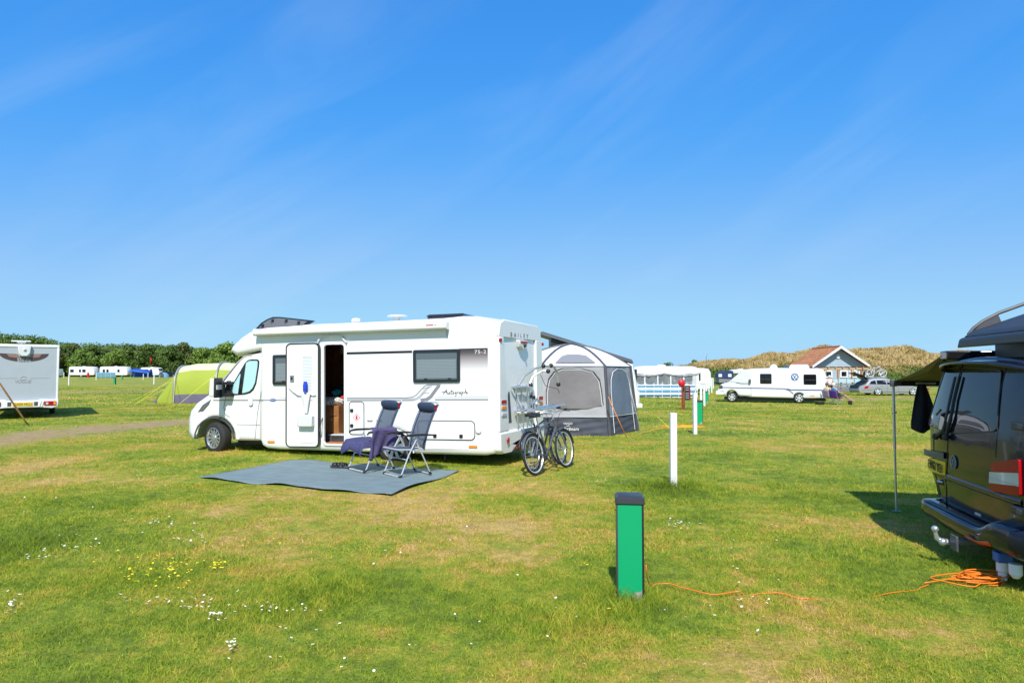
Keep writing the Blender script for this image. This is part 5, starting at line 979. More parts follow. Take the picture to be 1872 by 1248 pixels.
# ------------------------------------------------------------ black campervan on the right
BV = thing('black_van', 'glossy black campervan on the right seen from its rear doors, roof popped up', 'van', (3.97, 5.88, 0), -math.atan2(.206, .978))
BVM = Matrix.Translation(BV.location) @ Matrix.Rotation(BV.rotation_euler.z, 4, 'Z'); BVI = BVM.inverted()
def RX_(y, z): return (.035 if y < 0 else .055)*(abs(y)/.95)**3+(.12*((z-1.12)/.6)**1.2 if z > 1.12 else 0)+(.022*min(1, (.68-z)/.06)+.05*(.62-z)/.3*(z < .62) if z < .68 else 0)
def VS(px, py, off=0.):                          # point of the rear skin behind a measured position
    d = BVI.to_3x3() @ Vector(ray(px, py)); o = BVI @ Vector((0, 0, EYE)); x = 0.
    for _ in range(25): t = (x-o.x)/d.x; p = o+d*t; x = .5*x+.5*(RX_(p.y, p.z)-off)
    return (p.y, p.z)
vpaint = bpy.data.materials.new('black metallic paint'); vpaint.use_nodes = True; b = vpaint.node_tree.nodes['Principled BSDF']; b.inputs['Base Color'].default_value = (.010, .012, .020, 1); b.inputs['Metallic'].default_value = 0; b.inputs['Specular IOR Level'].default_value = .25; b.inputs['Roughness'].default_value = .16; b.inputs['Coat Weight'].default_value = .25; b.inputs['Coat Roughness'].default_value = .02
vglass = mat('dark privacy glass', (.008, .009, .012), .02, spec=.45)
def sect(z): return float(np.interp(z, [.30, .5, .9, 1.12, 1.35, 1.6, 1.70, 1.76], [.90, .935, .955, .95, .935, .89, .84, .74]))
zs = [.30, .36, .45, .56, .66, .78, .9, 1.02, 1.12, 1.25, 1.38, 1.5, 1.6, 1.66, 1.70, 1.735, 1.76]
SEC = [(-sect(z)*.945, z) for z in zs]+[(-.45, 1.79), (-.2, 1.805), (0, 1.81), (.2, 1.805), (.45, 1.79)]+[(sect(z), z) for z in zs[::-1]]+[(.5, .30), (0, .30), (-.5, .30)]
ns = len(SEC); mb = MB(); rings = []
for t in (.12, .25, .4, .55, .7, .82, .9, .955, .985): rings.append([(RX_(y*t, 1.02+(z-1.02)*t), y*t, 1.02+(z-1.02)*t) for y, z in SEC])
for dx, t in ((.012, .995), (.04, 1.0), (.3, 1.0), (1.2, 1.0), (2.6, 1.0), (3.3, .995)): rings.append([(RX_(y, z)*max(0, 1-dx/1.2)+dx, y*t, 1.02+(z-1.02)*t) for y, z in SEC])
for x, zt in ((3.7, 1.45), (4.3, 1.12), (4.75, .95), (4.85, .7)): rings.append([(x, y*.97, .3+(z-.3)*(zt-.3)/1.5) for y, z in SEC])
v = [(RX_(0, 1.02), 0, 1.02)]+[p for r_ in rings for p in r_]; f = [(0, 1+k, 1+(k+1) % ns) for k in range(ns)]
for i in range(len(rings)-1):
    for k in range(ns): f.append((1+i*ns+k, 1+i*ns+(k+1) % ns, 1+(i+1)*ns+(k+1) % ns, 1+(i+1)*ns+k))
f.append(tuple(1+(len(rings)-1)*ns+k for k in range(ns))); mb.add(v, f); obj('body', mb, vpaint, BV, smooth=50)
def fan(mb, pts, off, rings=6, mi=0, skirt=.0):
    cy = sum(p[0] for p in pts)/len(pts); cz = sum(p[1] for p in pts)/len(pts); n = len(pts); S = lambda y, z, o: (RX_(y, z)-o, y, z)
    v = [S(cy, cz, off)]
    for r in range(1, rings+1): t = r/rings; v += [S(cy+(a-cy)*t, cz+(b_-cz)*t, off) for a, b_ in pts]
    v += [S(a, b_, -skirt) for a, b_ in pts] if skirt else []
    R_ = rings+(1 if skirt else 0); f = [(0, 1+k, 1+(k+1) % n) for k in range(n)]
    for r in range(R_-1):
        for k in range(n): f.append((1+r*n+k, 1+r*n+(k+1) % n, 1+(r+1)*n+(k+1) % n, 1+(r+1)*n+k))
    mb.add(v, f, mi); return mb
def dense(P, n=4, closed=True):
    o = []
    for i in range(len(P) if closed else len(P)-1):
        a, b_ = P[i], P[(i+1) % len(P)]
        for k in range(n): o.append((a[0]+(b_[0]-a[0])*k/n, a[1]+(b_[1]-a[1])*k/n))
    return o if closed else o+[P[-1]]
def Zp(x, y): return VS(1540+x/2.31, 550+y/2.311)
def rnd(P, q=.16):                               # cut polygon corners round
    o = []
    for i in range(len(P)):
        a, b_, c = Vector(P[i-1]), Vector(P[i]), Vector(P[(i+1) % len(P)]); p0 = b_+(a-b_)*q; p1 = b_+(c-b_)*q
        for t in (0, .33, .66, 1): o.append(tuple(p0*(1-t)**2+b_*2*t*(1-t)+p1*t*t))
    return o
def stube(mb, P, off, r, n=6):
    P = dense(P, 6, False); return mb.tube([(RX_(a, b_)-off, a, b_) for a, b_ in P], r, n)
gl = rnd([Zp(440, 286), Zp(506, 281), Zp(446, 556), Zp(368, 522)], .1)
g2 = rnd([Zp(513, 281), Zp(678, 292), Zp(655, 549), Zp(452, 558)], .08)
for P in (gl, g2): w = obj('rear_window', fan(MB(), dense(P, 2), .006, skirt=.002), vglass, BV, smooth=60); mb = MB(); mb.tube([(RX_(a, b_)-.006, a, b_) for a, b_ in dense(P, 2)], .006, 5, closed=True); obj('window_seal', mb, black, w)
sm = [Zp(510, 262), Zp(476, 420), Zp(446, 562), Zp(443, 700), Zp(440, 800), Zp(440, 895)]
mb = MB(); stube(mb, sm, .001, .0045); obj('door_seam', mb, tblack, BV)
mb = MB(); stube(mb, [(.80, 1.02), (.82, .75), (.80, .47), (.4, .44), (0, .43), (-.5, .44), (-.80, .47)], .001, .004); stube(mb, [Zp(690, 286), Zp(660, 420), Zp(655, 560), Zp(648, 660)], .001, .003); obj('door_edge', mb, tblack, BV)
# crease band (raised swage line)
mb = MB(); S = [(.86-.07*k, .700+.010*math.sin(k*.2)) for k in range(25)]; mb.grid(lambda u, v_: (lambda y, z: (RX_(y, z)-.009*math.sin(PI*v_), y, z))(.88-1.7*u, .665+.06*v_), 30, 6); obj('swage', mb, vpaint, BV, smooth=180)
# number plate and its recess on the far door
pr_ = [Zp(352, 622), Zp(438, 642), Zp(440, 752), Zp(352, 722)]; ph_ = [Zp(352, 622), Zp(438, 640), Zp(438, 668), Zp(352, 648)]
rc = obj('plate_recess', fan(MB(), dense(rnd(pr_, .08), 2), .003), black, BV); hb_ = obj('tailgate_handle', fan(MB(), dense(rnd(ph_, .08), 2), .022, skirt=.0), dgrey, BV, smooth=60)
pq = [Zp(372, 660), Zp(440, 681), Zp(438, 736), Zp(368, 712)]; npb = obj('number_plate', fan(MB(), dense(pq, 3), .012, skirt=-.002), yellowp, BV, smooth=60)
cy = sum(p[0] for p in pq)/4; cz = sum(p[1] for p in pq)/4; pl_, pr2 = pq[0], pq[1]
nv = Vector((RX_(pl_[0], cz), pl_[0], cz))-Vector((RX_(pr2[0], cz), pr2[0], cz)); text('EW62 YEH', 'plate_lettering', npb, tblack, (abs(pl_[0]-pr2[0])*.88, .085), frame((RX_(cy, cz)-.016, cy, cz), -nv, (0, 0, 1)))
mb = MB(); p_ = Zp(420, 762); mb.tube([(RX_(*p_)-.01, p_[0]+.05, p_[1]), (RX_(*p_)-.035, p_[0], p_[1]+.004), (RX_(*p_)-.01, p_[0]-.05, p_[1])], .010, 6); obj('lock', mb, alu, BV)
text('TRANSPORTER', 'model_name', BV, dgrey, (.26, .028), frame((RX_(.82, .60)-.006, .80, .585), (-.25, -1, 0), (0, 0, 1)))
def roundel(parent, M, R, m, name='maker_emblem', bg=None):
    mb = MB(M); mb.torus((0, 0, 0), R*.92, R*.085, axis='z', n=32, k=6)
    for pts in ([(-.50, .68), (-.0, .06), (.50, .68)], [(-.78, .30), (-.36, -.70), (0, .0), (.36, -.70), (.78, .30)]): mb.ribbon([(a*R, b_*R) for a, b_ in pts], R*.16, -.004, .006, plane='xy')
    o = obj(name, mb, m, parent, smooth=50)
    if bg: q = MB(M); q.lathe([(R*.9, -.003), (R*.9, .002), (.001, .002)], n=28); obj('emblem_ground', q, bg, o)
    return o
lp_ = Zp(473, 680); roundel(BV, frame((RX_(*lp_)-.010, lp_[0], lp_[1]), (-.0, -1, 0), (0, 0, 1)), .062, mgrey, bg=tblack)
# wipers
for P, k in (([Zp(408, 572), Zp(440, 545), Zp(456, 470), Zp(470, 400), Zp(490, 320)], 'a'), ([Zp(452, 575), Zp(470, 500), Zp(482, 420), Zp(508, 318)], 'b')):
    mb = MB(); D_2 = dense(P, 3, False); mb.tube([(RX_(a, b_)-.026, a, b_) for a, b_ in D_2], [.018]*4+[.011]*(len(D_2)-4), 6); mb.ball((RX_(*P[0])-.03, P[0][0], P[0][1]), .032, 10, 7); wp = obj('wiper', mb, black, BV)
    mb = MB(); a, b_ = P[-1], P[-3]; mb.tube([(RX_(*a)-.022, a[0], a[1]+.0), (RX_(*b_)-.022, b_[0], b_[1])], .008, 5); obj('blade', mb, rubber, wp)
mb = MB(); a, b_ = Zp(440, 460), Zp(412, 480); mb.tube([(RX_(*a)-.05, *a), (RX_(*b_)-.03, *b_)], .010, 6); obj('washer_jet', mb, black, BV)
# spoiler, high brake lamp
mb = MB()
def spo(u, v_): y = .80-1.66*u; e = math.sin(PI*min(1, max(0, u)))**.35; return (RX_(y, 1.70)+.06-(.22*e+.01)*v_, y, 1.775-.02*v_*v_-.055*(1-e)-.045*abs(2*u-1)**3)
mb.grid(spo, 26, 8); obj('spoiler', mb, vpaint, BV, solid=.018, smooth=180)
mb = MB(); y0 = .30; mb.box(.13, .19, -.18, .30, 1.722, 1.75); obj('high_brake_lamp', mb, red, BV, bevel=.006)
# lamps
def lampP(a): return [Zp(*p) for p in a]
L1 = obj('tail_lamp', fan(MB(), dense(rnd([Zp(640, 684), (-.835, Zp(755, 672)[1]+.01), (-.835, Zp(755, 822)[1]), Zp(632, 800)], .07), 3), .022, 8, skirt=.004), red, BV, smooth=60)
cl = [Zp(634, 722), (-.835, Zp(752, 728)[1]+.005), (-.835, Zp(752, 780)[1]), Zp(632, 768)]; obj('reversing_lens', fan(MB(), dense(cl, 4), .0245, 6), clear, L1, smooth=60); mb = MB(); z_ = (cl[0][1]+cl[3][1])/2; mb.grid(lambda u, v_: (lambda y: (RX_(y, z_)-.0262, y, z_-.006+.008*v_))(cl[0][0]+(-.835-cl[0][0])*u), 16, 1); obj('lens_line', mb, lgrey, L1)
mb = MB(); mb.box(.10, .22, .90, .965, .78, 1.1); obj('tail_lamp', mb, red, BV, bevel=.012)
for za, zb in ((1.30, 1.235), (.665, .60)):
    mb = MB(); mb.box(RX_(-.78, za)-.03, RX_(-.9, za)+.06, -.925, -.70, zb, za); hgp = obj('hinge', mb, black, BV, bevel=.012); mb = MB(); mb.box(RX_(-.85, za)-.04, RX_(-.85, za)-.02, -.88, -.80, zb+.012, za-.012); obj('hinge_pin', mb, dgrey, hgp, bevel=.006)
mb = MB(); mb.tube([(.06, -.898, .5), (.05, -.907, .9), (.05, -.903, 1.1), (.10, -.89, 1.4), (.16, -.82, 1.66)], .005, 5); obj('side_seam', mb, tblack, BV)
mb = MB(); p_ = Zp(575, 900); mb.box(RX_(*p_)-.008, RX_(*p_)+.0, p_[0]-.05, p_[0]+.05, p_[1]-.010, p_[1]+.010); obj('side_script', mb, lgrey, BV)
# bumper swept round the corners
plan = [(.9, 1.03), (.3, 1.05), (.10, 1.055), (.0, 1.02), (-.04, .90), (-.055, .6), (-.07, .35), (-.075, .0), (-.07, -.35), (-.055, -.6), (-.03, -.78), (.02, -.87), (.12, -.93), (.3, -.945), (.9, -.945)]
prf = [(-.13, .402), (-.04, .398), (0, .388), (.012, .37), (.018, .325), (.012, .29), (-.006, .262), (-.05, .248), (-.14, .245)]
def bump(u, v_):
    s = u*(len(plan)-1); i = min(int(s), len(plan)-2); t = s-i; a, b_ = Vector(plan[i]), Vector(plan[i+1]); p = a*(1-t)+b_*t; d = Vector(plan[min(i+2, len(plan)-1)])-Vector(plan[max(i-1, 0)]); nn = Vector((d.y, -d.x)).normalized()
    s2 = v_*(len(prf)-1); j = min(int(s2), len(prf)-2); q = s2-j; o_, z = prf[j][0]*(1-q)+prf[j+1][0]*q, prf[j][1]*(1-q)+prf[j+1][1]*q; up = .115*float(ss(.30, .55, -p.y))+.0*p.x
    return (p.x+nn.x*o_, p.y+nn.y*o_, z+up*(1-v_)**1.0)
mb = MB().grid(bump, 56, 24); bmp = obj('bumper', mb, vpaint, BV, solid=.006, smooth=60)
mb = MB(); mb.grid(lambda u, v_: (-.05+(.16*v_), .90-1.24*u, .402-.004*v_), 12, 2); obj('bumper_tread', mb, black, bmp, solid=.004)
mb = MB()
for k in range(9): y = -.02-.30*k/8
mb.grid(lambda u, v_: (lambda q: (q[0]-.004, q[1], q[2]))(bump(.52+.10*u, .62+.12*v_)), 10, 2); obj('reflector', mb, mat('orange red reflector', (.75, .07, .02), .25), bmp, solid=.006)
mb = MB(); mb.box(.12, .9, -.80, .80, .22, .30); mb.box(.9, 4.5, -.8, .8, .14, .32); obj('underbody', mb, black, BV)
for x in (.95, 3.85):
    for y, s in ((.86, 1), (-.86, -1)): alloy_wheel(BV, (x, y, .32), .32, .2, 5, dgrey, side=s)
mb = MB(); mb.tube([(.05, 0, .21), (-.12, 0, .20), (-.22, 0, .20), (-.26, 0, .23), (-.27, 0, .28)], [.03, .028, .026, .022, .016], 8); mb.ball((-.27, 0, .305), .030, 14, 10); mb.ball((-.22, -.02, .20), .034, 10, 8); obj('tow_ball', mb, alu, BV)
mb = MB(); mb.box(-.17, -.15, -.16, -.04, .15, .28); obj('tow_plate', mb, dgrey, BV, bevel=.005)
# camper roof
Mr = Matrix.Translation((.19, 0, 1.90)) @ Matrix.Rotation(rad(-20), 4, 'Y')
mb = MB(Mr); mb.frustum(0, 2.5, -.68, .64, 0, .085, .03, .06); mb.frustum(.06, 2.45, -.62, .58, .085, .12, .05, .08); rs = obj('pop_up_roof', mb, mat('charcoal roof moulding', (.032, .034, .04), .45), BV, bevel=.022, seg=3)
for y in (.52, -.56):
    mb = MB(Mr); mb.tube([(.10, y, .10), (.16, y, .14), (.26, y, .175), (.42, y, .20), (.7, y, .205), (2.1, y, .205), (2.35, y, .12)], .016, 8); mb.prism([(.10, .09), (.26, .17), (.40, .195), (.40, .09)], y-.012, y+.012); obj('roof_rail', mb, dgrey, BV)
mb = MB(); mb.add([(.48, -.58, 1.79), (.48, .54, 1.79), (.48, .54, 2.03), (.48, -.58, 2.03), (2.4, -.58, 1.79), (2.4, .54, 1.79), (2.4, .54, 2.70), (2.4, -.58, 2.70)], [(0, 1, 2, 3), (5, 4, 7, 6), (1, 5, 6, 2), (4, 0, 3, 7), (3, 2, 6, 7)]); obj('roof_canvas', mb, black, BV)
mb = MB(); mb.box(.17, 2.7, .80, .97, 1.80, 1.885); obj('awning_cassette', mb, gblack, BV, bevel=.012)
mb = MB(); mb.tube([(.26, .80, 1.785), (1.2, .80, 1.80)], .012, 6); mb.tube([(.26, -.80, 1.785), (1.2, -.80, 1.80)], .012, 6); obj('roof_gutter', mb, vpaint, BV)
# hook-up plug
mb = MB(); mb.box(-.02, .09, -.53, -.43, .17, .25); obj('socket_box', mb, mat('blue socket', (.03, .12, .4), .4), BV, bevel=.01)
mb = MB(BVM); mb.lathe([(.030, .03), (.032, .09), (.042, .10), (.042, .17)], (.03, -.48, 0), n=14); tag(obj('hookup_plug', mb, white2), 'white mains plug pushed into the socket under the black van', 'plug')
mb = MB(BVM); mb.lathe([(.022, .09), (.045, .12), (.045, .20)], (.05, -.64, 0), n=14); tag(obj('socket_cap', mb, white2), 'round white cap hanging beside the mains plug under the black van', 'socket cap')
# orange coil
pl0 = BVM @ Vector((.03, -.48, .03)); cc = G(1792, 1064); rr = random.Random(4); cp = [pl0, pl0+Vector((-.02, -.02, -.02))]
gp = [G(1800, 1060), G(1783, 1079), G(1722, 1068), G(1702, 1061), G(1750, 1054)]
cp += [p+Vector((0, 0, .03)) for p in gp]
for k in range(150): a = k*.42+1; r1 = .165+.055*math.sin(k*.23)+rr.uniform(-.02, .02); r2 = .085+.035*math.sin(k*.31+1); cp.append(cc+Vector((r1*math.cos(a)+.06*math.sin(k*.11), r2*math.sin(a), .03+.025*math.sin(k*.17)+.02*(k/150))))
cp += [p+Vector((0, 0, .03)) for p in (G(1740, 1064), G(1690, 1072))]
def smoothp(P, n=3):
    o = []
    for i in range(len(P)-1):
        a, b_, c, d = P[max(0, i-1)], P[i], P[i+1], P[min(len(P)-1, i+2)]
        for k in range(n): t = k/n; o.append(.5*((2*b_)+(-a+c)*t+(2*a-5*b_+4*c-d)*t*t+(-a+3*b_-3*c+d)*t**3))
    return o+[P[-1]]
cord('hookup_cable', smoothp(cp), .005, oc, 'orange cable coiled on the grass below the black van and plugged into it', 'cable')
# awning canopy, pole, hung cloth, red panel
AW = thing('awning_canopy', 'dark olive canopy pulled out from the far side of the black van on a pole', 'awning', BV.location, BV.rotation_euler.z)
und = mat('olive canopy cloth', (.20, .165, .08), .8, var=.15, vs=5)
mb = MB(); mb.grid(lambda u, v_: (.165+2.5*u, .93+1.39*v_, 1.835-.27*v_-.03*math.sin(PI*v_)), 10, 10); obj('canopy_cloth', mb, und, AW, solid=.006, smooth=180)
mb = MB(); mb.box(.155, 2.68, 2.29, 2.36, 1.505, 1.575); obj('front_rail', mb, black, AW, bevel=.01); mb = MB(); mb.box(.40, .62, 2.285, 2.289, 1.525, 1.55); mb.box(.85, 1.25, 2.285, 2.289, 1.525, 1.555); obj('rail_label', mb, lgrey, AW)
mb = MB(); mb.tube([(.2, .95, 1.80), (.3, 1.6, 1.68), (.2, 2.3, 1.56)], .018, 6); obj('tension_arm', mb, black, AW)
for x in (.165, 2.6):
    mb = MB(); mb.tube([(x, 2.32, 0), (x, 2.32, .78)], .013, 10); mb.tube([(x, 2.32, .76), (x, 2.32, 1.53)], .017, 10); mb.tube([(x-.05, 2.32, .01), (x+.05, 2.32, .01)], .008, 6); pp = obj('pole', mb, alu, AW)
    mb = MB(); mb.cbox((x, 2.31, 1.54), (.07, .06, .08)); mb.cbox((x+.02, 2.30, 1.53), (.12, .04, .04)); mb.tube([(x-.02, 2.32, 1.17), (x+.03, 2.32, 1.19)], .012, 6); obj('pole_clamp', mb, dgrey, pp, bevel=.008)
def hung(u, v_): w = .07+.20*min(1, (v_*1.15))**.8; return (.452+(u-.5)*w+.02*v_, 2.27-.02+.03*math.sin(u*9+v_*2)*(.3+v_), 1.53-.53*v_-.05*math.sin(PI*u*1.3)*v_)
tag(obj('hung_towel', MB(BVM).grid(hung, 16, 20), mat('black cloth folds', (.012, .013, .018), .95, bump=.5, bs=30), solid=.012, smooth=180), 'black towel hanging from the canopy rail beside the black van', 'towel')
mb = MB(BVM); mb.grid(lambda u, v_: (.74+1.4*u, 2.30+.02*math.sin(12*u), 1.50-1.2*v_), 14, 8); tag(obj('canopy_side_panel', mb, mat('crimson cloth panel', (.60, .02, .06), .8, bump=.3, bs=10), solid=.006, smooth=180), 'crimson cloth side panel hanging behind the black van', 'windbreak panel')
# ------------------------------------------------------------ generic touring caravan, side on
cwhite = mat('caravan white', (.74, .75, .75), .3, var=.02, vs=2, coat=.3)
def caravan(label, p, rz, L, H=2.45, Wd=2.2, group=None, wins=((.12, .3), (.42, .52), (.7, .9)), parent_doors=True, cat='caravan', front=True):
    t = thing('caravan', label, cat, p, rz, group); h = L/2
    prof = [(-h+.1, .45), (h-.25, .45), (h-.05, .6), (h, .9), (h-.08, 1.35), (h-.42, H-.25), (h-.65, H-.05), (h-1.2, H), (-h+.6, H-.02), (-h+.18, H-.10), (-h+.03, H-.4), (-h, .8)]
    mb = MB(); loft(mb, prof, [(Wd/2, .10, None), (Wd/2-.02, .03, None), (Wd/2-.08, 0, None), (-Wd/2+.08, 0, None), (-Wd/2+.02, .03, None), (-Wd/2, .10, None)]); obj('body', mb, cwhite, t)
    for a, b_ in wins:
        for s in (1, -1): mb = MB(); y = s*(Wd/2+.006); mb.prism(rrect(-h+a*L, -h+b_*L, 1.15, 1.85, .08), y-.02*s, y+.012*s); obj('window', mb, vglass, t)
    mb = MB(); mb.prism([(h-.16, 1.30), (h-.42, 2.0), (h-.36, 2.03), (h-.08, 1.32)], -.85, .85); obj('front_window', mb, vglass, t, bevel=.02)
    mb = MB(); mb.box(-h+.62*L-.9, -h+.62*L-.3, Wd/2-.01, Wd/2+.012, .55, 2.15); obj('door', mb, white2, t, bevel=.01)
    mb = MB(); mb.box(-h+.3, h-.3, Wd/2, Wd/2+.006, .88, .92); mb.box(-h+.3, h-.3, -Wd/2-.006, -Wd/2, .88, .92); obj('stripe', mb, mgrey, t)
    for s in (1, -1): alloy_wheel(t, (-.1, s*(Wd/2-.12), .32), .32, .18, 5, alloyw, side=s)
    mb = MB(); mb.box(-h+.5, h-.5, -.8, .8, .30, .45); mb.prism([(h, -.5), (h+1.1, -.05), (h+1.1, .05), (h, .5)], .42, .48, 'xy'); mb.tube([(h+1.05, 0, .45), (h+1.05, 0, .1)], .03, 6); obj('chassis', mb, dgrey, t)
    mb = MB(); mb.box(-.3, .3, -.3, .3, H-.02, H+.10); obj('rooflight', mb, white2, t, bevel=.04); return t
# ------------------------------------------------------------ white caravan at the left edge, seen from behind
e1 = Vector((.82, .572, 0)); rc_ = XY(108.5, 24.4)-e1*1.03
EC = thing('rear_facing_caravan', 'tall silver white caravan at the left edge showing its rear wall and number plate', 'caravan', rc_, math.atan2(.82, -.572))
mb = MB(); HH = 2.62
prof = [(6.6, .5), (6.75, .9), (6.6, 1.5), (5.9, HH-.1), (5.0, HH), (.06, HH), (.01, HH-.05), (.0, .62), (.05, .55), (2, .45)]
mb = MB(); loft(mb, prof, [(1.13, .04, None), (1.12, .0, None), (-1.12, .0, None), (-1.13, .04, None)]); obj('body', mb, cwhite, EC)
mb = MB(); mb.box(-.012, .0, -1.06, 1.06, .66, HH-.09); obj('rear_wall', mb, silverw, EC, bevel=.003)
for s in (1, -1): mb = MB(); mb.box(-.03, .06, s*1.06 if s < 0 else 1.06, s*1.14 if s < 0 else 1.14, .64, HH-.02); obj('corner_trim', mb, white2, EC, bevel=.02)
mb = MB(); mb.box(-.035, .06, -1.14, 1.14, HH-.09, HH+.015); obj('roof_trim', mb, white2, EC, bevel=.02)
mb = MB(); mb.prism([(-1.14, .42), (-1.15, .66), (-.55, .68), (-.5, .64), (.5, .64), (.55, .68), (1.15, .66), (1.14, .42), (.95, .36), (.5, .40), (-.5, .40), (-.95, .36)], -.16, .1, 'yz'); bpp = obj('rear_bumper', mb, white2, EC, bevel=.03, seg=3)
mb = MB()
for y in (-.50, -.58): mb.prism([(y, .42), (y-.04, .42), (y-.10, .64), (y-.06, .64)], -.185, -.16, 'yz')
obj('bumper_rib', mb, white, bpp, bevel=.01)
for s in (1, -1):
    mb = MB(); mb.box(-.19, -.15, s*.88-.20, s*.88+.20, .46, .61); tl = obj('tail_lamp', mb, red, bpp, bevel=.02); mb = MB(); mb.box(-.195, -.19, s*1.03-.04, s*1.03+.04, .48, .59); obj('indicator', mb, orange, tl, bevel=.003); mb = MB(); mb.lathe([(.045, -.198), (.001, -.20)], (0, s*.78, .53), 'x', 14); obj('fog_lens', mb, clear, tl)
    mb = MB(); mb.box(-.17, -.158, s*.42-.06, s*.42+.06, .46, .6); obj('grab_recess', mb, dgrey, bpp)
mb = MB(); mb.box(-.175, -.162, -.32, .32, .455, .58); npl = obj('number_plate', mb, yellowp, bpp)
TE = lambda y, z, x=-.02: frame((x, y, z), (0, -1, 0), (0, 0, 1))
text('OX09 MCU', 'plate_lettering', npl, tblack, (.56, .085), TE(0, .518, -.178))
bronze = mat('bronze decal', (.25, .16, .12), .4); drk = mat('dark maroon decal', (.07, .045, .05), .4)
arcp = [(1.0*math.cos(rad(a))*.79, 2.31+.30*math.sin(rad(a))) for a in range(180, 361, 10)]
mb = MB(); mb.prism([(p[0], p[1]) for p in arcp]+[(.25, 2.29), (.17, 2.19), (-.17, 2.19), (-.25, 2.29)], -.0155, -.012, 'yz'); em = obj('rear_emblem', mb, drk, EC, smooth=0)
mb = MB()
for s in (1, -1): mb.prism([(s*.20, 2.28), (s*.56, 2.295), (s*.48, 2.19), (s*.20, 2.15)], -.0185, -.0155, 'yz')
obj('emblem_panel', mb, bronze, em, smooth=0); text('Elddis', 'emblem_lettering', em, lgrey, (.42, .13), TE(0, 2.09, -.019), bold=.01)
mb = MB(); mb.box(-.016, -.012, .20, .85, 1.425, 1.435); mb.box(-.016, -.012, -.85, -.20, 1.425, 1.435); obj('pinstripe', mb, mgrey, EC, smooth=0)
text('VOGUE', 'model_name', EC, mgrey, (.52, .12), TE(0, 1.31, -.014), shear=.25, bold=.005)
mb = MB(); mb.tube([(-.015, .10*math.cos(rad(a)), 1.42+.07*math.sin(rad(a))) for a in range(20, 200, 15)], .008, 4); mb.tube([(-.015, .10, 1.40), (-.015, 0, 1.36), (-.015, -.06, 1.40)], .008, 4); obj('model_emblem', mb, mgrey, EC)
mb = MB(); mb.prism([(-.22, 2.60), (.22, 2.60), (.19, 2.30), (.12, 2.22), (-.12, 2.22), (-.19, 2.30)], -.14, -.01, 'yz'); lh = obj('camera_housing', mb, cream, EC, bevel=.03); mb = MB(); mb.ball((-.15, 0, 2.45), .05, 10, 8); mb.tube([(-.13, -.13, 2.42), (-.15, -.05, 2.45)], .014, 6); obj('camera', mb, white2, lh)
mb = MB(); mb.tube([(.9, .12, HH), (.9, .12, HH+.10)], .03, 8); mb.box(.65, 1.15, -.18, .46, HH+.14, HH+.17); mb.frustum(.8, 1.0, 0, .25, HH+.08, HH+.145, -.05, -.05); obj('satellite_dish', mb, white2, EC, bevel=.01)
for s in (1, -1): alloy_wheel(EC, (2.9, s*.98, .32), .32, .2, 5, alloyw, side=s)
mb = MB(); mb.box(.3, 5.8, -.9, .9, .28, .45); mb.tube([(.4, -.4, .4), (.35, -.4, .02)], .02, 6); obj('chassis', mb, black, EC); EC.scale = (1, .905, 1)
cord('guy_line', [AT(-14, 680, 19.5), G(47, 771)], .028, mat('salmon webbing', (.95, .42, .28), .9), 'broad salmon orange guy strap running down past the left caravan')
# ------------------------------------------------------------ lime tunnel tent
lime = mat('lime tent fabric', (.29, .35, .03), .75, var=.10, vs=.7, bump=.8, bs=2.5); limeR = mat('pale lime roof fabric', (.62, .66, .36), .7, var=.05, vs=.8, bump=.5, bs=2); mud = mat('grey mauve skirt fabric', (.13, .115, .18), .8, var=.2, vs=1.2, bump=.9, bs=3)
GT_ = thing('tunnel_tent', 'lime green inflatable tunnel tent with grey skirt behind the motorhome cab', 'tent', G(322, 734), rad(7)); tl_, tw, th = 6.6, 3.6, 2.12
def tun(s, q):                                    # s along, q around 0..1
    k = 1-.0*s; lean = max(0, 1-s/1.25); hgt = th*(1-.16*lean)*(1-.05*max(0, (s-4)/3)); a = PI*q; y = -tw/2*math.copysign(abs(math.cos(a))**.62, math.cos(a)); z = hgt*abs(math.sin(a))**.72
    return Vector((s-.1*lean*z*0+.0, y, z))
def tg(q0, q1, s0, s1, off=0): return MB().grid(lambda u, v_: tun(s0+(s1-s0)*u, q0+(q1-q0)*v_)+Vector((0, 0, -.05*abs(math.sin(PI*((s0+(s1-s0)*u)-.5)/2.05))*math.sin(PI*(q0+(q1-q0)*v_)))), 26, 12)
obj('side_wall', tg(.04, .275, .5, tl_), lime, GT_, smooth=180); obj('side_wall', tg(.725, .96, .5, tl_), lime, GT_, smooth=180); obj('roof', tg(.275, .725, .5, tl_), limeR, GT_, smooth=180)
obj('skirt', tg(0, .04, .5, tl_), mud, GT_, smooth=180); obj('skirt', tg(.96, 1, .5, tl_), mud, GT_, smooth=180)
def endp(u, v_):                                  # sloping near end
    p = tun(.5, u); c = Vector((-.65, p.y*.78, 0)); return p*(1-v_)+Vector((-.62-.1*math.sin(PI*u), p.y*.8, .0))*v_
obj('end_wall', MB().grid(endp, 24, 8), lime, GT_, smooth=180)
obj('end_skirt', MB().grid(lambda u, v_: endp(u, .78+.23*v_)+Vector((-.03, -.02, .0)), 24, 4), mud, GT_, smooth=180)
for s in (.5, 2.55, 4.5, 6.5): mb = MB(); mb.tube([tun(s, q/24)*1.0+Vector((0, -.02, .02)) for q in range(25)], .065, 6); obj('air_beam', mb, mgrey, GT_)
mb = MB(); mb.grid(lambda u, v_: tun(4.75+1.4*u, .18+.16*v_)+Vector((0, -.04, .01)), 8, 4); obj('window', mb, dgrey, GT_)
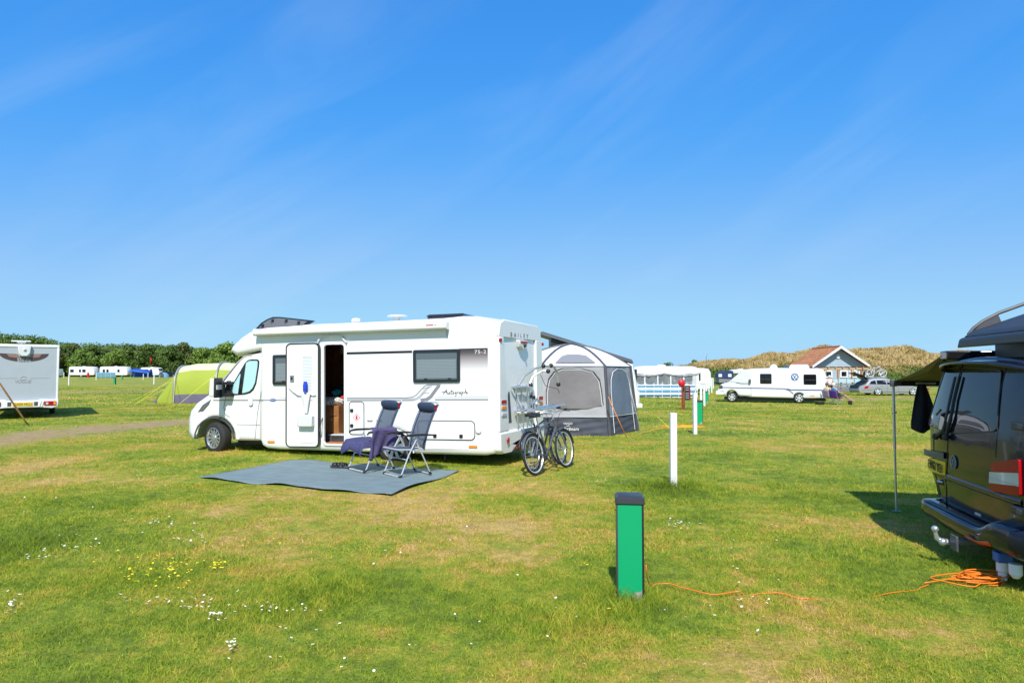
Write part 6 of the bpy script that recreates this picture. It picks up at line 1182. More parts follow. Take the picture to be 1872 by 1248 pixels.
for s in (.5, 2.55, 4.5):
    for d, nm in ((-.9, 0), (.9, 1)):
        a = tun(s, .22)+Vector((0, -.06, 0)); b_ = Vector((s+d-.3, -tw/2-1.7, 0)); mb = MB(); mb.tube([a, b_], .008, 4); obj('guy_rope', mb, ygl, GT_)
for y in (-.9, .5): mb = MB(); mb.tube([(.2, y, 1.2), (-1.9, y-.4, 0)], .008, 4); obj('guy_rope', mb, ygl, GT_)
# ------------------------------------------------------------ far left caravans and camp
def PX(px, Y): return XY(px, Y)
caravan('white caravan left of the three at the foot of the trees on the far left', PX(155, 165), 0, 6.3, 2.55, group='touring caravans on the far left', wins=((.06, .2), (.40, .48), (.53, .66)))
caravan('white caravan second along at the foot of the trees, above the blue windbreak', PX(213, 163), 0, 6.8, 2.55, group='touring caravans on the far left', wins=((.12, .2), (.25, .33), (.64, .72)))
caravan('white caravan behind the blue awning at the foot of the trees', PX(279, 163), 0, 4.6, 2.35, group='touring caravans on the far left', wins=((.2, .42), (.5, .62)))
bluec = mat('royal blue fabric', (.02, .10, .48), .7, var=.15, vs=2); blued = mat('faded blue fabric', (.12, .28, .38), .75, var=.15, vs=2)
t = thing('camp_awning', 'royal blue awning pitched against the far left caravan', 'awning', PX(257, 158)); mb = MB(); mb.add([(-2.3, -1.3, 1.3), (-2.0, 1.3, 2.1), (2.2, 1.3, 1.5), (2.4, -1.3, .9), (-.9, -1.3, 1.35), (-.6, 1.3, 1.9)], [(0, 4, 5, 1), (4, 3, 2, 5)]); obj('canopy', mb, bluec, t, solid=.05); mb = MB(); mb.add([(-2.3, 1.2, 0), (-2, 1.2, 2.05), (2.2, 1.2, 1.5), (2.4, 1.2, 0)], [(0, 3, 2, 1)]); obj('back_wall', mb, bluec, t)
for x, z in ((-2.2, 1.3), (-.9, 1.35), (2.3, .9)): mb = MB(); mb.tube([(x, -1.25, 0), (x, -1.25, z)], .03, 6); obj('pole', mb, dgrey, t)
def panelfence(name, label, cat, a, b_, h, m, n, group=None):
    t = thing(name, label, cat, a, math.atan2(b_.y-a.y, b_.x-a.x), group); L = math.hypot(b_.x-a.x, b_.y-a.y)
    mb = MB(); mb.grid(lambda u, v_: (u*L, .10*math.sin(u*n*PI)*(.4+.6*v_), .05+(h-.05)*v_-.04*abs(math.sin(u*n*PI))*v_), n*6, 6); obj('cloth', mb, m, t, solid=.01, smooth=180)
    for k in range(n+1): mb = MB(); mb.tube([(L*k/n, -.02, -.05), (L*k/n, -.02, h+.12)], .018, 6); obj('pole', mb, white2, t)
    return t
panelfence('windbreak', 'faded blue windbreak in front of the second far left caravan', 'windbreak', PX(177, 140), PX(212, 140), 1.2, blued, 4)
t = thing('pop_up_tent', 'small pale blue dome tent at the right end of the far left camp', 'tent', PX(301, 150)); mb = MB(); mb.ball((0, 0, .0), (1.1, 1.0, 1.15), 16, 12); mb.v = [(a, b2, max(0, c)) for a, b2, c in mb.v]; obj('flysheet', mb, blued, t); mb = MB(); mb.prism([(-.4, 0), (.4, 0), (.3, .8), (0, 1.0), (-.3, .8)], -1.06, -.9); obj('door', mb, dgrey, t)
t = thing('dark_car', 'dark car parked by the dome tent on the far left', 'car', PX(311, 160)); mb = MB(); loft(mb, [(-2, .3), (2, .3), (2.1, .7), (1.2, .85), (.7, 1.35), (-1.2, 1.4), (-1.9, .95), (-2.1, .7)], [(.85, .1, None), (.8, 0, None), (-.8, 0, None), (-.85, .1, None)]); obj('body', mb, vpaint, t)
for x in (-1.3, 1.3):
    for y, s in ((.8, 1), (-.8, -1)): alloy_wheel(t, (x, y, .3), .3, .18, 5, alloy, side=s)
mb = MB(); mb.prism([(-1.1, .95), (-.9, 1.3), (.6, 1.27), (1.0, .92)], -.86, .86); obj('side_glass', mb, vglass, t)
t = thing('distant_van', 'pale green van side just visible behind the left caravan', 'van', PX(104, 155)); mb = MB(); loft(mb, [(-2.2, .35), (1.0, .35), (1.15, .9), (.9, 1.95), (-2.1, 2.0)], [(.9, .1, None), (.85, 0, None), (-.85, 0, None), (-.9, .1, None)]); obj('body', mb, cvg, t); mb = MB(); mb.box(.1, .9, -.92, -.88, 1.15, 1.75); obj('window', mb, glassg, t)
for y, s in ((.82, 1), (-.82, -1)): alloy_wheel(t, (.4, y, .3), .3, .18, 5, alloy, side=s)
mb = MB(); mb.tube([(0, 0, 0), (0, 0, .9)], [.22, .22], 12); mb.ball((0, 0, .95), (.22, .22, .16)); mb.tube([(0, 0, 1.05), (0, 0, 1.25)], .08, 8); o = obj('gas_bottle', mb, MATS['red plastic']); o.location = PX(162, 150); tag(o, 'red gas bottle standing by the first far left caravan', 'gas bottle')
mb = MB(); mb.tube([(0, 0, 0), (0, 0, 5)], .03, 6); mb.box(-.02, .02, 0, .02, 3.7, 5.0); mb.box(0, .35, 0, .02, 4.1, 4.6); o = obj('flagpole', mb, MATS['red plastic']); o.location = PX(275, 165); tag(o, 'thin pole with a small red pennant above the blue awning camp', 'flagpole')
# ------------------------------------------------------------ caravan with clear awning and striped windbreak
stripe = bpy.data.materials.new('striped windbreak cloth'); stripe.use_nodes = True; n, l = nt(stripe); t_ = n.new('ShaderNodeTexCoord'); s_ = n.new('ShaderNodeSeparateXYZ'); l.new(t_.outputs['Object'], s_.inputs[0]); m2 = n.new('ShaderNodeMath'); m2.operation = 'DIVIDE'; m2.inputs[1].default_value = .9; l.new(s_.outputs[2], m2.inputs[0]); r = n.new('ShaderNodeValToRGB'); r.color_ramp.interpolation = 'CONSTANT'; l.new(m2.outputs[0], r.inputs[0])
cols = {'w': (.74, .76, .77), 'b': (.01, .13, .33), 't': (.05, .34, .52), 'n': (.02, .06, .17)}; seq = [(0, 't'), (.06, 'b'), (.12, 't'), (.17, 'n'), (.21, 'w'), (.37, 'n'), (.41, 't'), (.48, 'b'), (.52, 'w'), (.56, 't'), (.61, 'w'), (.77, 'n'), (.81, 't'), (.88, 'b'), (.92, 'w')]
e = r.color_ramp.elements; e[0].position = 0; e[0].color = (*cols['t'], 1); e[1].position = seq[1][0]; e[1].color = (*cols[seq[1][1]], 1)
for p_, c_ in seq[2:]: q = e.new(p_); q.color = (*cols[c_], 1)
l.new(r.outputs[0], n['Principled BSDF'].inputs['Base Color']); n['Principled BSDF'].inputs['Roughness'].default_value = .8
wa, wb_ = XY(1165, 46.5), XY(1270, 46.5); panelfence('windbreak', 'blue and white striped windbreak in front of the caravan beyond the grey tent', 'windbreak', wa, wb_, .92, stripe, 7)
cvn = caravan('white caravan with a clear walled awning behind the striped windbreak', XY(1208, 51.5), PI, 5.3, 2.30, 2.2, wins=((.1, .35), (.5, .62), (.72, .9)))
t = thing('caravan_awning', 'white awning with see-through walls in front of the caravan by the striped windbreak', 'awning', XY(1210, 49.2)); hw = 2.35
mb = MB(); mb.grid(lambda u, v_: ((u-.5)*2*hw*(1+.1*v_), 1.2-1.9*v_, 2.15-.35*v_**1.5-.16*math.sin(PI*2*abs(u-.5))*v_+.05*math.sin(3*PI*u)*v_), 24, 8); obj('canopy', mb, fabR, t, solid=.02, smooth=180)
mb = MB(); mb.grid(lambda u, v_: ((u-.5)*2*hw*1.1, -.72+.02*math.sin(40*u), 1.80-.16*math.sin(PI*2*abs(u-.5))-.10*v_-.05*abs(math.sin(12*PI*u))*v_), 60, 2); obj('valance', mb, fabL, t, solid=.01)
clr = bpy.data.materials.new('clear vinyl'); clr.use_nodes = True; n, l = nt(clr); b = n['Principled BSDF']; b.inputs['Base Color'].default_value = (.35, .37, .40, 1); b.inputs['Roughness'].default_value = .1; tr = n.new('ShaderNodeBsdfTransparent'); ms = n.new('ShaderNodeMixShader'); ms.inputs[0].default_value = .45; l.new(tr.outputs[0], ms.inputs[1]); l.new(b.outputs[0], ms.inputs[2]); l.new(ms.outputs[0], n['Material Output'].inputs[0])
for k in range(5):
    x0 = -hw+k*2*hw/5; mb = MB(); mb.grid(lambda u, v_: (x0+.05+u*(2*hw/5-.1), -.68+.03*math.sin(11*u+5*v_), .5+1.2*v_), 6, 6); obj('clear_panel', mb, clr, t, smooth=180)
for k in range(6): x0 = -hw+k*2*hw/5; mb = MB(); mb.box(x0-.05, x0+.05, -.70, -.66, 0, 1.75); obj('wall_strip', mb, fabR, t)
mb = MB(); mb.box(-hw, hw, -.70, -.66, 0, .5); obj('lower_wall', mb, fabR, t)
for i, (px, zc, col, lab) in enumerate(((1172, .78, 'pale timber', 'brown folding furniture inside the clear walled awning'), (1190, .85, 'blue plastic', 'blue tub stacked on a table inside the clear walled awning'))):
    mb = MB(); x = (px-1210)/F_PX*49.3; mb.box(x-.25, x+.25, -.1, .3, zc-.05, zc+.28); mb.box(x-.4, x+.4, -.2, .4, zc-.09, zc-.05); mb.tube([(x-.3, 0, 0), (x-.3, 0, zc-.05)], .02, 5); mb.tube([(x+.3, 0, 0), (x+.3, 0, zc-.05)], .02, 5); o = obj('camp_table', mb, mat(col, (.35, .2, .12) if i == 0 else (.05, .3, .55), .6)); o.location = t.location; tag(o, lab, 'camping furniture')
caravan('white caravan end peeping out right of the clear walled awning', XY(1262, 56), PI*.98, 2.9, 2.2, 2.2, wins=((.3, .6),))
mb = MB(); mb.tube([(0, 0, 0), (.0, 0, 3.2)], .02, 5); mb.tube([(0, 0, 3.2), (.12, 0, 3.5)], .01, 4); o = obj('aerial_mast', mb, dgrey); o.location = XY(1291, 60); tag(o, 'thin aerial mast rising among the far white posts', 'aerial')
# ------------------------------------------------------------ trailer tent and small caravan beyond
t = thing('trailer_tent', 'navy and white folding trailer tent beyond the far white posts', 'trailer tent', XY(1322, 92)); mb = MB(); mb.prism([(-1.0, 1.0), (-.75, 1.65), (-.1, 2.0), (1.1, 1.95), (1.1, .95)], -.9, .9); obj('canvas_top', mb, mat('navy canvas', (.02, .04, .12), .8), t, bevel=.03); mb = MB(); mb.box(-.85, .85, -.8, .8, .35, .95); obj('trailer_body', mb, mgrey, t, bevel=.03)
for x in (-.75, .55): mb = MB(); mb.box(x-.2, x+.25, -.93, -.89, 1.15, 1.55); obj('white_panel', mb, white2, t)
for s in (1, -1): alloy_wheel(t, (0, s*.75, .28), .28, .16, 5, alloy, side=s)
caravan('small white caravan just left behind the long white motorhome with the round badge', XY(1353, 100), PI, 3.9, 2.2, 2.0, wins=((.3, .6),))
# ------------------------------------------------------------ long white motorhome with the round badge
ra, fa = G(1517, 738), G(1311, 734.5); dv = (fa-ra); L_ = math.hypot(dv.x, dv.y)
VM = thing('van_motorhome', 'long low white motorhome with blue stripe and round blue badge, facing left', 'motorhome', (ra.x, ra.y, ra.z), math.atan2(dv.y, dv.x)); sx = L_/206.
def q_(px, py): return ((1517-px)*sx, (737.0-.0*px-py)/31.0)
pf = [(1513, 727), (1474, 728)]+[(1463.5+10.4*math.cos(rad(a)), 729+-11.0*math.sin(rad(a))) for a in range(0, 181, 20)]+[(1452, 728), (1378, 727), (1352, 724)]+[(1339.5+10.4*math.cos(rad(a)), 725-10.8*math.sin(rad(a))) for a in range(0, 181, 20)]+[(1327, 724), (1312, 720), (1310.5, 715), (1313.5, 711), (1316, 704.5), (1321, 701.5), (1334, 698), (1345, 688), (1357, 678.5), (1370, 673.5), (1384, 671.8), (1420, 671), (1500, 672), (1507, 674), (1510, 679), (1513.5, 700), (1516, 718)]
pf = [q_(*p) for p in pf]; pf = pf if sum(a[0]*b_[1]-b_[0]*a[1] for a, b_ in zip(pf, pf[1:]+pf[:1])) > 0 else pf[::-1]
mb = MB(); loft(mb, pf, [(0, .16, None), (-.02, .06, None), (-.10, .01, None), (-.25, 0, None), (-1.9, 0, None), (-2.05, .02, None), (-2.12, .08, None), (-2.14, .16, None)]); obj('body', mb, cwhite, VM, smooth=45)
def vbox(name, p0, p1, m, y0=-.01, y1=.012, r=.06, par=VM):
    a, b_ = q_(*p0), q_(*p1); mb = MB(); mb.prism(rrect(min(a[0], b_[0]), max(a[0], b_[0]), min(a[1], b_[1]), max(a[1], b_[1]), r), y0, y1); return obj(name, mb, m, par)
for a, b_ in (((1393, 682), (1414.5, 701)), ((1472, 683), (1494.5, 702))): w = vbox('window', a, b_, vglass); mb = MB(); c0, c1 = q_(*a), q_(*b_); mb.box(min(c0[0], c1[0])+.06, max(c0[0], c1[0])-.06, .012, .016, c1[1]+.27, c1[1]+.29); obj('window_bar', mb, dgrey, w)
ds = mat('navy stripe', (.05, .06, .20), .4)
mb = MB(); mb.ribbon([q_(1321, 708.5), q_(1437, 710), q_(1446, 713), q_(1453, 719)], .045, .001, .012); mb.ribbon([q_(1441, 710.5), q_(1450, 712), q_(1512, 712)], .055, .001, .011); obj('stripe', mb, ds, VM, smooth=0)
c0 = q_(1456.4, 688); roundel(VM, Matrix(((-1, 0, 0, c0[0]), (0, 0, 1, .012), (0, 1, 0, c0[1]), (0, 0, 0, 1))), .215, mat('blue emblem', (.02, .09, .35), .3), 'round_emblem')
mb = MB(); mb.prism([q_(*p) for p in ((1337, 697), (1350, 699), (1375, 700), (1375, 680), (1366, 677), (1357, 680))], -.0, .02); obj('cab_cover', mb, mat('white cab cover', (.62, .63, .65), .7, bump=.9, bs=4), VM, bevel=.01)
mb = MB(); mb.prism([q_(*p) for p in ((1336.5, 697), (1343, 697.5), (1362, 678.5), (1358, 678))], -1.95, -.15); obj('windscreen_cover', mb, mat('silver blind', (.30, .32, .36), .4), VM)
mb = MB(); mb.ribbon([q_(1347, 699), q_(1360, 701.5), q_(1374, 702)], .03, .001, .02); mb.ribbon([q_(1376, 676), q_(1376, 726)], .015, .001, .004); mb.ribbon([q_(1352, 723), q_(1376, 723)], .015, .001, .004); obj('door_seam', mb, mgrey, VM, smooth=0)
vbox('headlamp', (1315.5, 704.5), (1322, 711), dgrey, -.12, .012, .03); vbox('bumper', (1309, 715), (1324, 722), white2, -.35, .0, .04)
mb = MB(); a = q_(1374, 699); mb.box(a[0]-.06, a[0]+.06, .0, .14, a[1]-.02, a[1]+.2); obj('mirror', mb, dgrey, VM, bevel=.02)
for px, py in ((1339.5, 725.2), (1463.5, 728.4)):
    a = q_(px, py)
    for y, s in ((-.13, 1), (-2.0, -1)): alloy_wheel(VM, (a[0], y, .315), .315, .22, 6, alloyw, side=s)
a = q_(1469, 669); b_ = q_(1421, 669)
mb = MB(); mb.frustum(q_(1484, 0)[0], q_(1446, 0)[0], -1.5, -.6, 2.12, 2.34, .12, .1); ac = obj('air_conditioner', mb, white2, VM, bevel=.04);
mb = MB(); mb.ball((b_[0]+.1, -1.0, 2.10), (.24, .24, .27), 16, 10); obj('satellite_dome', mb, white2, VM)
mb = MB(); mb.box(.2, 6.0, -1.9, -.25, .14, .32); obj('underbody', mb, black, VM)
mb = MB(); a = q_(1510, 716); mb.box(-.03, .03, -.25, -.05, .75, 1.0); obj('tail_lamp', mb, red, VM, bevel=.01)
mb = MB(); a = q_(1487, 726); mb.box(a[0]-.12, a[0]+.12, -.001, .01, .45, .49); obj('side_marker', mb, orange, VM)
# ------------------------------------------------------------ silver estate car with bikes
CB = XY(1612.5, 54.3); CR = thing('estate_car', 'silver estate car with its tailgate raised and two bicycles on the roof', 'car', CB, rad(-2))
def c_(px, py): return ((px-1612.5)/22.6, (722.6-py)/22.6)
pf = [(1562, 718), (1560, 714), (1560, 711), (1563, 706), (1569, 704), (1574, 702.5), (1580.5, 695.5), (1585, 693.2), (1596, 692), (1608, 692), (1618, 693.5), (1625, 697), (1634, 702.8), (1644, 703.5), (1654, 705), (1662, 708.5), (1665.5, 713), (1665.5, 718.5)]+[(1655.7+8*math.cos(rad(a)), 718.5-8*math.sin(rad(a))) for a in range(0, 181, 20)]+[(1647, 719.5), (1602.5, 719.5)]+[(1593.8+8*math.cos(rad(a)), 718.5-8*math.sin(rad(a))) for a in range(0, 181, 20)]
pf = [c_(*p) for p in pf]; pf = pf if sum(a[0]*b_[1]-b_[0]*a[1] for a, b_ in zip(pf, pf[1:]+pf[:1])) > 0 else pf[::-1]
silv = mat('silver car paint', (.36, .355, .36), .38, metal=.35, coat=.3)
def cin(k): return lambda x, z: x
mb = MB(); 
lay = [(-.89, .02, None), (-.90, 0, None)]
loft(mb, pf, [(-.90, .06, None), (-.895, .02, None), (-.86, 0, None), (.86, 0, None), (.895, .02, None), (.90, .06, None)])
mb.v = [(x, y*(1-.26*float(ss(.85, 1.4, z))), z) for x, y, z in mb.v]; obj('body', mb, silv, CR, smooth=50)
def gy(z): return .90*(1-.26*float(ss(.85, 1.4, z)))
for P in ([(1579, 702), (1583, 697), (1591, 695.5), (1591, 702.2)], [(1592.8, 702.2), (1592.8, 695.4), (1609, 695.2), (1609, 702.5)], [(1610.5, 702.5), (1610.5, 695.2), (1617, 696.3), (1624, 699.5), (1627, 702.7)]):
    for s in (-1, 1): mb = MB(); v = [(c_(*p)[0], s*(gy(c_(*p)[1])+.008), c_(*p)[1]) for p in P]; mb.add(v, [tuple(range(len(v)))]); obj('side_window', mb, vglass, CR)
mb = MB(); mb.add([(c_(1625, 0)[0], y, c_(0, 696.8)[1]+.01) for y in (-.6, .6)]+[(c_(1634, 0)[0]+.02, y, c_(0, 702.6)[1]) for y in (.72, -.72)], [(0, 1, 2, 3)]); obj('windscreen', mb, vglass, CR)
mb = MB(); mb.box(-2.28, -2.1, -.72, .72, .50, .80); mb.prism([c_(1562, 705), c_(1571, 703), c_(1580, 696), c_(1572, 700), c_(1560, 711)], -.66, .66); obj('boot_opening', mb, tblack, CR)
mb = MB(); mb.M = None; pA, pB, pC = c_(1580, 694), c_(1571, 686.5), c_(1558, 682.5); mb.add([(p[0], y, p[1]) for p in (pA, pB, pC) for y in (-.62, .62)], [(0, 1, 3, 2), (2, 3, 5, 4)]); tg_ = obj('tailgate', mb, black, CR, solid=.07); mb = MB(); mb.add([(p[0]+.02, y, p[1]-.05) for p in (c_(1578.5, 694), c_(1572, 689)) for y in (-.52, .52)], [(0, 1, 3, 2)]); obj('tailgate_glass', mb, glassg, tg_, solid=.02); mb = MB(); mb.tube([(pB[0]-.1, -.6, pB[1]-.1), (c_(1577, 0)[0], -.66, c_(0, 699)[1])], .018, 5); obj('strut', mb, dgrey, tg_)
for s in (-1, 1): mb = MB(); x0 = c_(1569, 0)[0]; mb.prism([c_(1569, 710.8), c_(1571, 706), c_(1578, 705.5), c_(1576, 709.5)], s*.87, s*.915); obj('tail_lamp', mb, red, CR, bevel=.01); mb = MB(); mb.prism([c_(1657, 707.5), c_(1663.5, 710), c_(1663, 712), c_(1658, 710)], s*.80, s*.905); obj('headlamp', mb, clear, CR, bevel=.01)
mb = MB(); mb.ribbon([c_(1564, 713.5), c_(1584, 712.8)], .02, -.906, -.9); mb.ribbon([c_(1603, 716), c_(1647, 716)], .035, -.912, -.9); 
for P in ([(1592, 702.5), (1592, 708), (1596, 713)], [(1610, 702.5), (1610, 717)], [(1629, 703), (1630, 717)]): mb.ribbon([c_(*p) for p in P], .012, -.905, -.899)
obj('body_seam', mb, dgrey, CR, smooth=0)
for px, py in ((1601, 705.3), (1619, 705.8)): mb = MB(); a = c_(px, py); mb.box(a[0]-.09, a[0]+.09, -.925, -.90, a[1]-.015, a[1]+.015); obj('door_handle', mb, chrome, CR)
mb = MB(); a = c_(1627, 702); mb.box(a[0]-.06, a[0]+.06, -1.05, -.9, a[1]-.02, a[1]+.12); obj('mirror', mb, silv, CR, bevel=.03)
for px in (1593.8, 1655.7):
    for y, s in ((-.80, -1), (.80, 1)): alloy_wheel(CR, (c_(px, 0)[0], y, .33), .33, .2, 5, alloyw, side=s, rimr=.70)
mb = MB()
for x in (c_(1592, 0)[0], c_(1609, 0)[0]): mb.tube([(x, -.55, 1.42), (x, .55, 1.42)], .02, 6)
for y in (-.55, .55): mb.tube([(c_(1586, 0)[0], y, 1.36), (c_(1615, 0)[0], y, 1.37)], .018, 6)
for y in (-.22, .22): mb.tube([(c_(1584, 0)[0], y, 1.46), (c_(1618, 0)[0], y, 1.46)], .02, 6)
rk = obj('roof_rack', mb, alu, CR)
paleR = mat('pale bicycle tyre', (.62, .60, .54), .6)
CM_ = Matrix.Translation(CR.location) @ Matrix.Rotation(CR.rotation_euler.z, 4, 'Z')
k1 = bicycle('white bicycle strapped on the roof of the silver estate car, nearest side', mat('white bike paint', (.7, .7, .72), .3, coat=.5), alloyw, dgrey, 'bicycles on the roof of the silver estate', guards=False, wheelm=paleR); k1.matrix_world = CM_ @ Matrix.Translation((c_(1588.5, 0)[0], -.22, 1.47)) @ Matrix.Scale(.93, 4)
k2 = bicycle('dark blue bicycle strapped on the roof of the silver estate car, far side', mat('blue bike paint', (.06, .07, .20), .3, coat=.5), alloyw, dgrey, 'bicycles on the roof of the silver estate', guards=False); k2.matrix_world = CM_ @ Matrix.Translation((c_(1590, 0)[0], .22, 1.47)) @ Matrix.Scale(.93, 4)
# ------------------------------------------------------------ blue gabled building
BD = thing('gabled_building', 'pale blue single storey building with red tiled roof and timber pergola', 'building', XY(1538, 65), rad(-3)); gz = float(BD.location.z)
bw = mat('pale blue render', (.33, .43, .49), .8, var=.05, vs=1.5); bt2 = mat('white bargeboard', (.75, .76, .77), .5)
tile = bpy.data.materials.new('red clay tiles'); tile.use_nodes = True; n, l = nt(tile); b = n['Principled BSDF']; b.inputs['Roughness'].default_value = .8; t_ = n.new('ShaderNodeTexCoord'); br_ = n.new('ShaderNodeTexBrick'); br_.inputs['Scale'].default_value = 1.6; br_.inputs['Color1'].default_value = (.46, .16, .055, 1); br_.inputs['Color2'].default_value = (.62, .27, .10, 1); br_.inputs['Mortar'].default_value = (.14, .05, .03, 1); br_.inputs['Mortar Size'].default_value = .03; br_.inputs['Brick Width'].default_value = .35; br_.inputs['Row Height'].default_value = .42
mpz = n.new('ShaderNodeMapping'); mpz.inputs['Rotation'].default_value = (0, 0, rad(90)); l.new(t_.outputs['Object'], mpz.inputs[0]); l.new(mpz.outputs[0], br_.inputs['Vector']); z = n.new('ShaderNodeTexNoise'); z.inputs['Scale'].default_value = 1.5; z.inputs['Detail'].default_value = 5; l.new(t_.outputs['Object'], z.inputs['Vector']); mr = n.new('ShaderNodeMapRange'); mr.inputs[3].default_value = .6; mr.inputs[4].default_value = 1.4; l.new(z.outputs[0], mr.inputs[0]); x = n.new('ShaderNodeMix'); x.data_type = 'RGBA'; x.blend_type = 'MULTIPLY'; x.inputs[0].default_value = 1; l.new(br_.outputs[0], x.inputs[6]); l.new(mr.outputs[0], x.inputs[7]); l.new(x.outputs[2], b.inputs['Base Color'])
EX, EZ, AZ = 2.75, 2.40, 4.34; slope = (AZ-EZ)/EX
mb = MB(); mb.prism([(-2.45, 0), (2.45, 0), (2.45, 2.5), (0, 2.5+2.45*slope*.98), (-2.45, 2.5)], .72, .82); mb.box(-2.45, -2.3, .82, 9, 0, 2.6); mb.box(2.3, 2.45, .82, 9, 0, 2.6); mb.box(-2.45, 2.45, 8.9, 9, 0, 2.6); obj('wall', mb, bw, BD, smooth=0)
mb = MB(); mb.add([(-EX, -.0, EZ), (0, 0, AZ), (EX, 0, EZ), (EX, 0, EZ-.06), (0, 0, AZ-.06), (-EX, 0, EZ-.06)]+[(-EX, 7.0, EZ), (0, 7.0, AZ), (EX, 7.0, EZ), (EX, 7.0, EZ-.06), (0, 7.0, AZ-.06), (-EX, 7.0, EZ-.06)], [(0, 1, 7, 6), (1, 2, 8, 7), (5, 11, 10, 4), (4, 10, 9, 3), (0, 6, 11, 5), (2, 3, 9, 8)]); rf = obj('roof', mb, tile, BD, smooth=0); mb = MB(); mb.tube([(0, .02, AZ+.02), (0, 7.0, AZ+.02)], .09, 8); obj('ridge', mb, mat('ridge tile', (.45, .17, .08), .8), rf)
mb = MB(); mb.add([(-EX-.02, -.06, EZ-.16), (0, -.06, AZ-.2), (EX+.02, -.06, EZ-.16), (EX+.02, -.06, EZ+.05), (0, -.06, AZ+.06), (-EX-.02, -.06, EZ+.05)]+[(-EX-.02, -.0, EZ-.16), (0, -.0, AZ-.2), (EX+.02, -.0, EZ-.16), (EX+.02, -.0, EZ+.05), (0, -.0, AZ+.06), (-EX-.02, -.0, EZ+.05)], [(0, 1, 4, 5), (1, 2, 3, 4), (5, 4, 10, 11), (4, 3, 9, 10), (0, 6, 7, 1), (1, 7, 8, 2)]); obj('bargeboard', mb, bt2, BD, smooth=0)
mb = MB(); mb.lathe([(.20, .63), (.20, .72)], (-.02, 0, 3.35), 'y', 20); obj('wall_lamp', mb, bt2, BD, bevel=.01)
for px in (1505, 1520, 1547.5, 1564, 1580.5):
    x = (px-1538)/F_PX*65.6; mb = MB(); mb.prism([(x-.36, 1.30), (x+.36, 1.30), (x+.36, 2.0), (x-.36, 2.0)], .66, .72, holes=[[(x-.24, 1.42), (x-.24, 1.88), (x+.24, 1.88), (x+.24, 1.42)]]); w = obj('window', mb, bt2, BD); mb = MB(); mb.box(x-.25, x+.25, .69, .715, 1.4, 1.9); obj('pane', mb, vglass, w)
tim = mat('orange brown timber', (.45, .20, .07), .7, var=.25, vs=3); timw = mat('pale timber beam', (.52, .34, .18), .7, var=.2, vs=3)
PG = thing('pergola', 'timber pergola with slanting posts along the front of the pale blue building', 'pergola', XY(1548, 62.6), rad(-3)); mb = MB(); mb.box(-2.35, 2.3, -.08, .08, 2.06, 2.24); mb.box(-2.35, 2.3, 1.8, 1.96, 2.06, 2.24); obj('beam', mb, timw, PG, bevel=.01)
for px in (1513, 1526, 1539, 1551, 1563, 1575, 1587): x = (px-1548)/F_PX*62.6; mb = MB(); mb.box(x-.05, x+.05, -.3, 2.1, 2.245, 2.35); obj('rafter', mb, tim, PG)
for px in (1507, 1531, 1555.5, 1573, 1593):
    x = (px-1548)/F_PX*62.6; mb = MB(); mb.tube([(x, 0, 0), (x, 0, 2.06)], .075, 4); p5 = obj('post', mb, tim, PG); mb = MB(); mb.tube([(x+.02, 0, 1.25), (x+.20, 0, 2.06)], .05, 4); obj('brace', mb, timw, p5)
GB = thing('glass_balustrade', 'glass balustrade on the decking below the pergola', 'balustrade', XY(1548, 61.8), rad(-3))
for k in range(7): x = -2.2+k*.72; mb = MB(); mb.box(x, x+.62, -.01, .01, .65, 1.18); obj('glass_panel', mb, mat('pale balustrade glass', (.42, .60, .64), .08, spec=.8) if 'pale balustrade glass' not in MATS else MATS['pale balustrade glass'], GB); mb = MB(); mb.box(x-.05, x-.01, -.02, .02, .5, 1.22); obj('glass_post', mb, alu, GB)
greyt = mat('weathered grey timber', (.22, .20, .18), .85, var=.25, vs=4)
mb = MB(); mb.box(-4.5, 4.5, 0, 4.0, .0, .42); o = obj('decking', mb, greyt, bevel=.01); o.location = XY(1545, 61.4); o.rotation_euler = (0, 0, rad(-3)); tag(o, 'raised grey timber deck in front of the pale blue building', 'decking')
PT = thing('rail_fence', 'low weathered post and rail fence before the deck of the pale blue building', 'fence', XY(1518, 60.5), rad(-3))
for k in range(6): x = k*1.0-.1; mb = MB(); mb.box(x-.06, x+.06, -.06, .06, -.05, .92); obj('post', mb, greyt, PT)
for z in (.22, .48, .78): mb = MB(); mb.box(-.3, 5.3, -.09, -.06, z-.06, z+.06); obj('rail', mb, greyt, PT)
mb = MB(); mb.box(-.35, 5.35, -.16, .12, .92, .97); obj('top_rail', mb, mat('bleached rail', (.45, .43, .40), .8), PT)
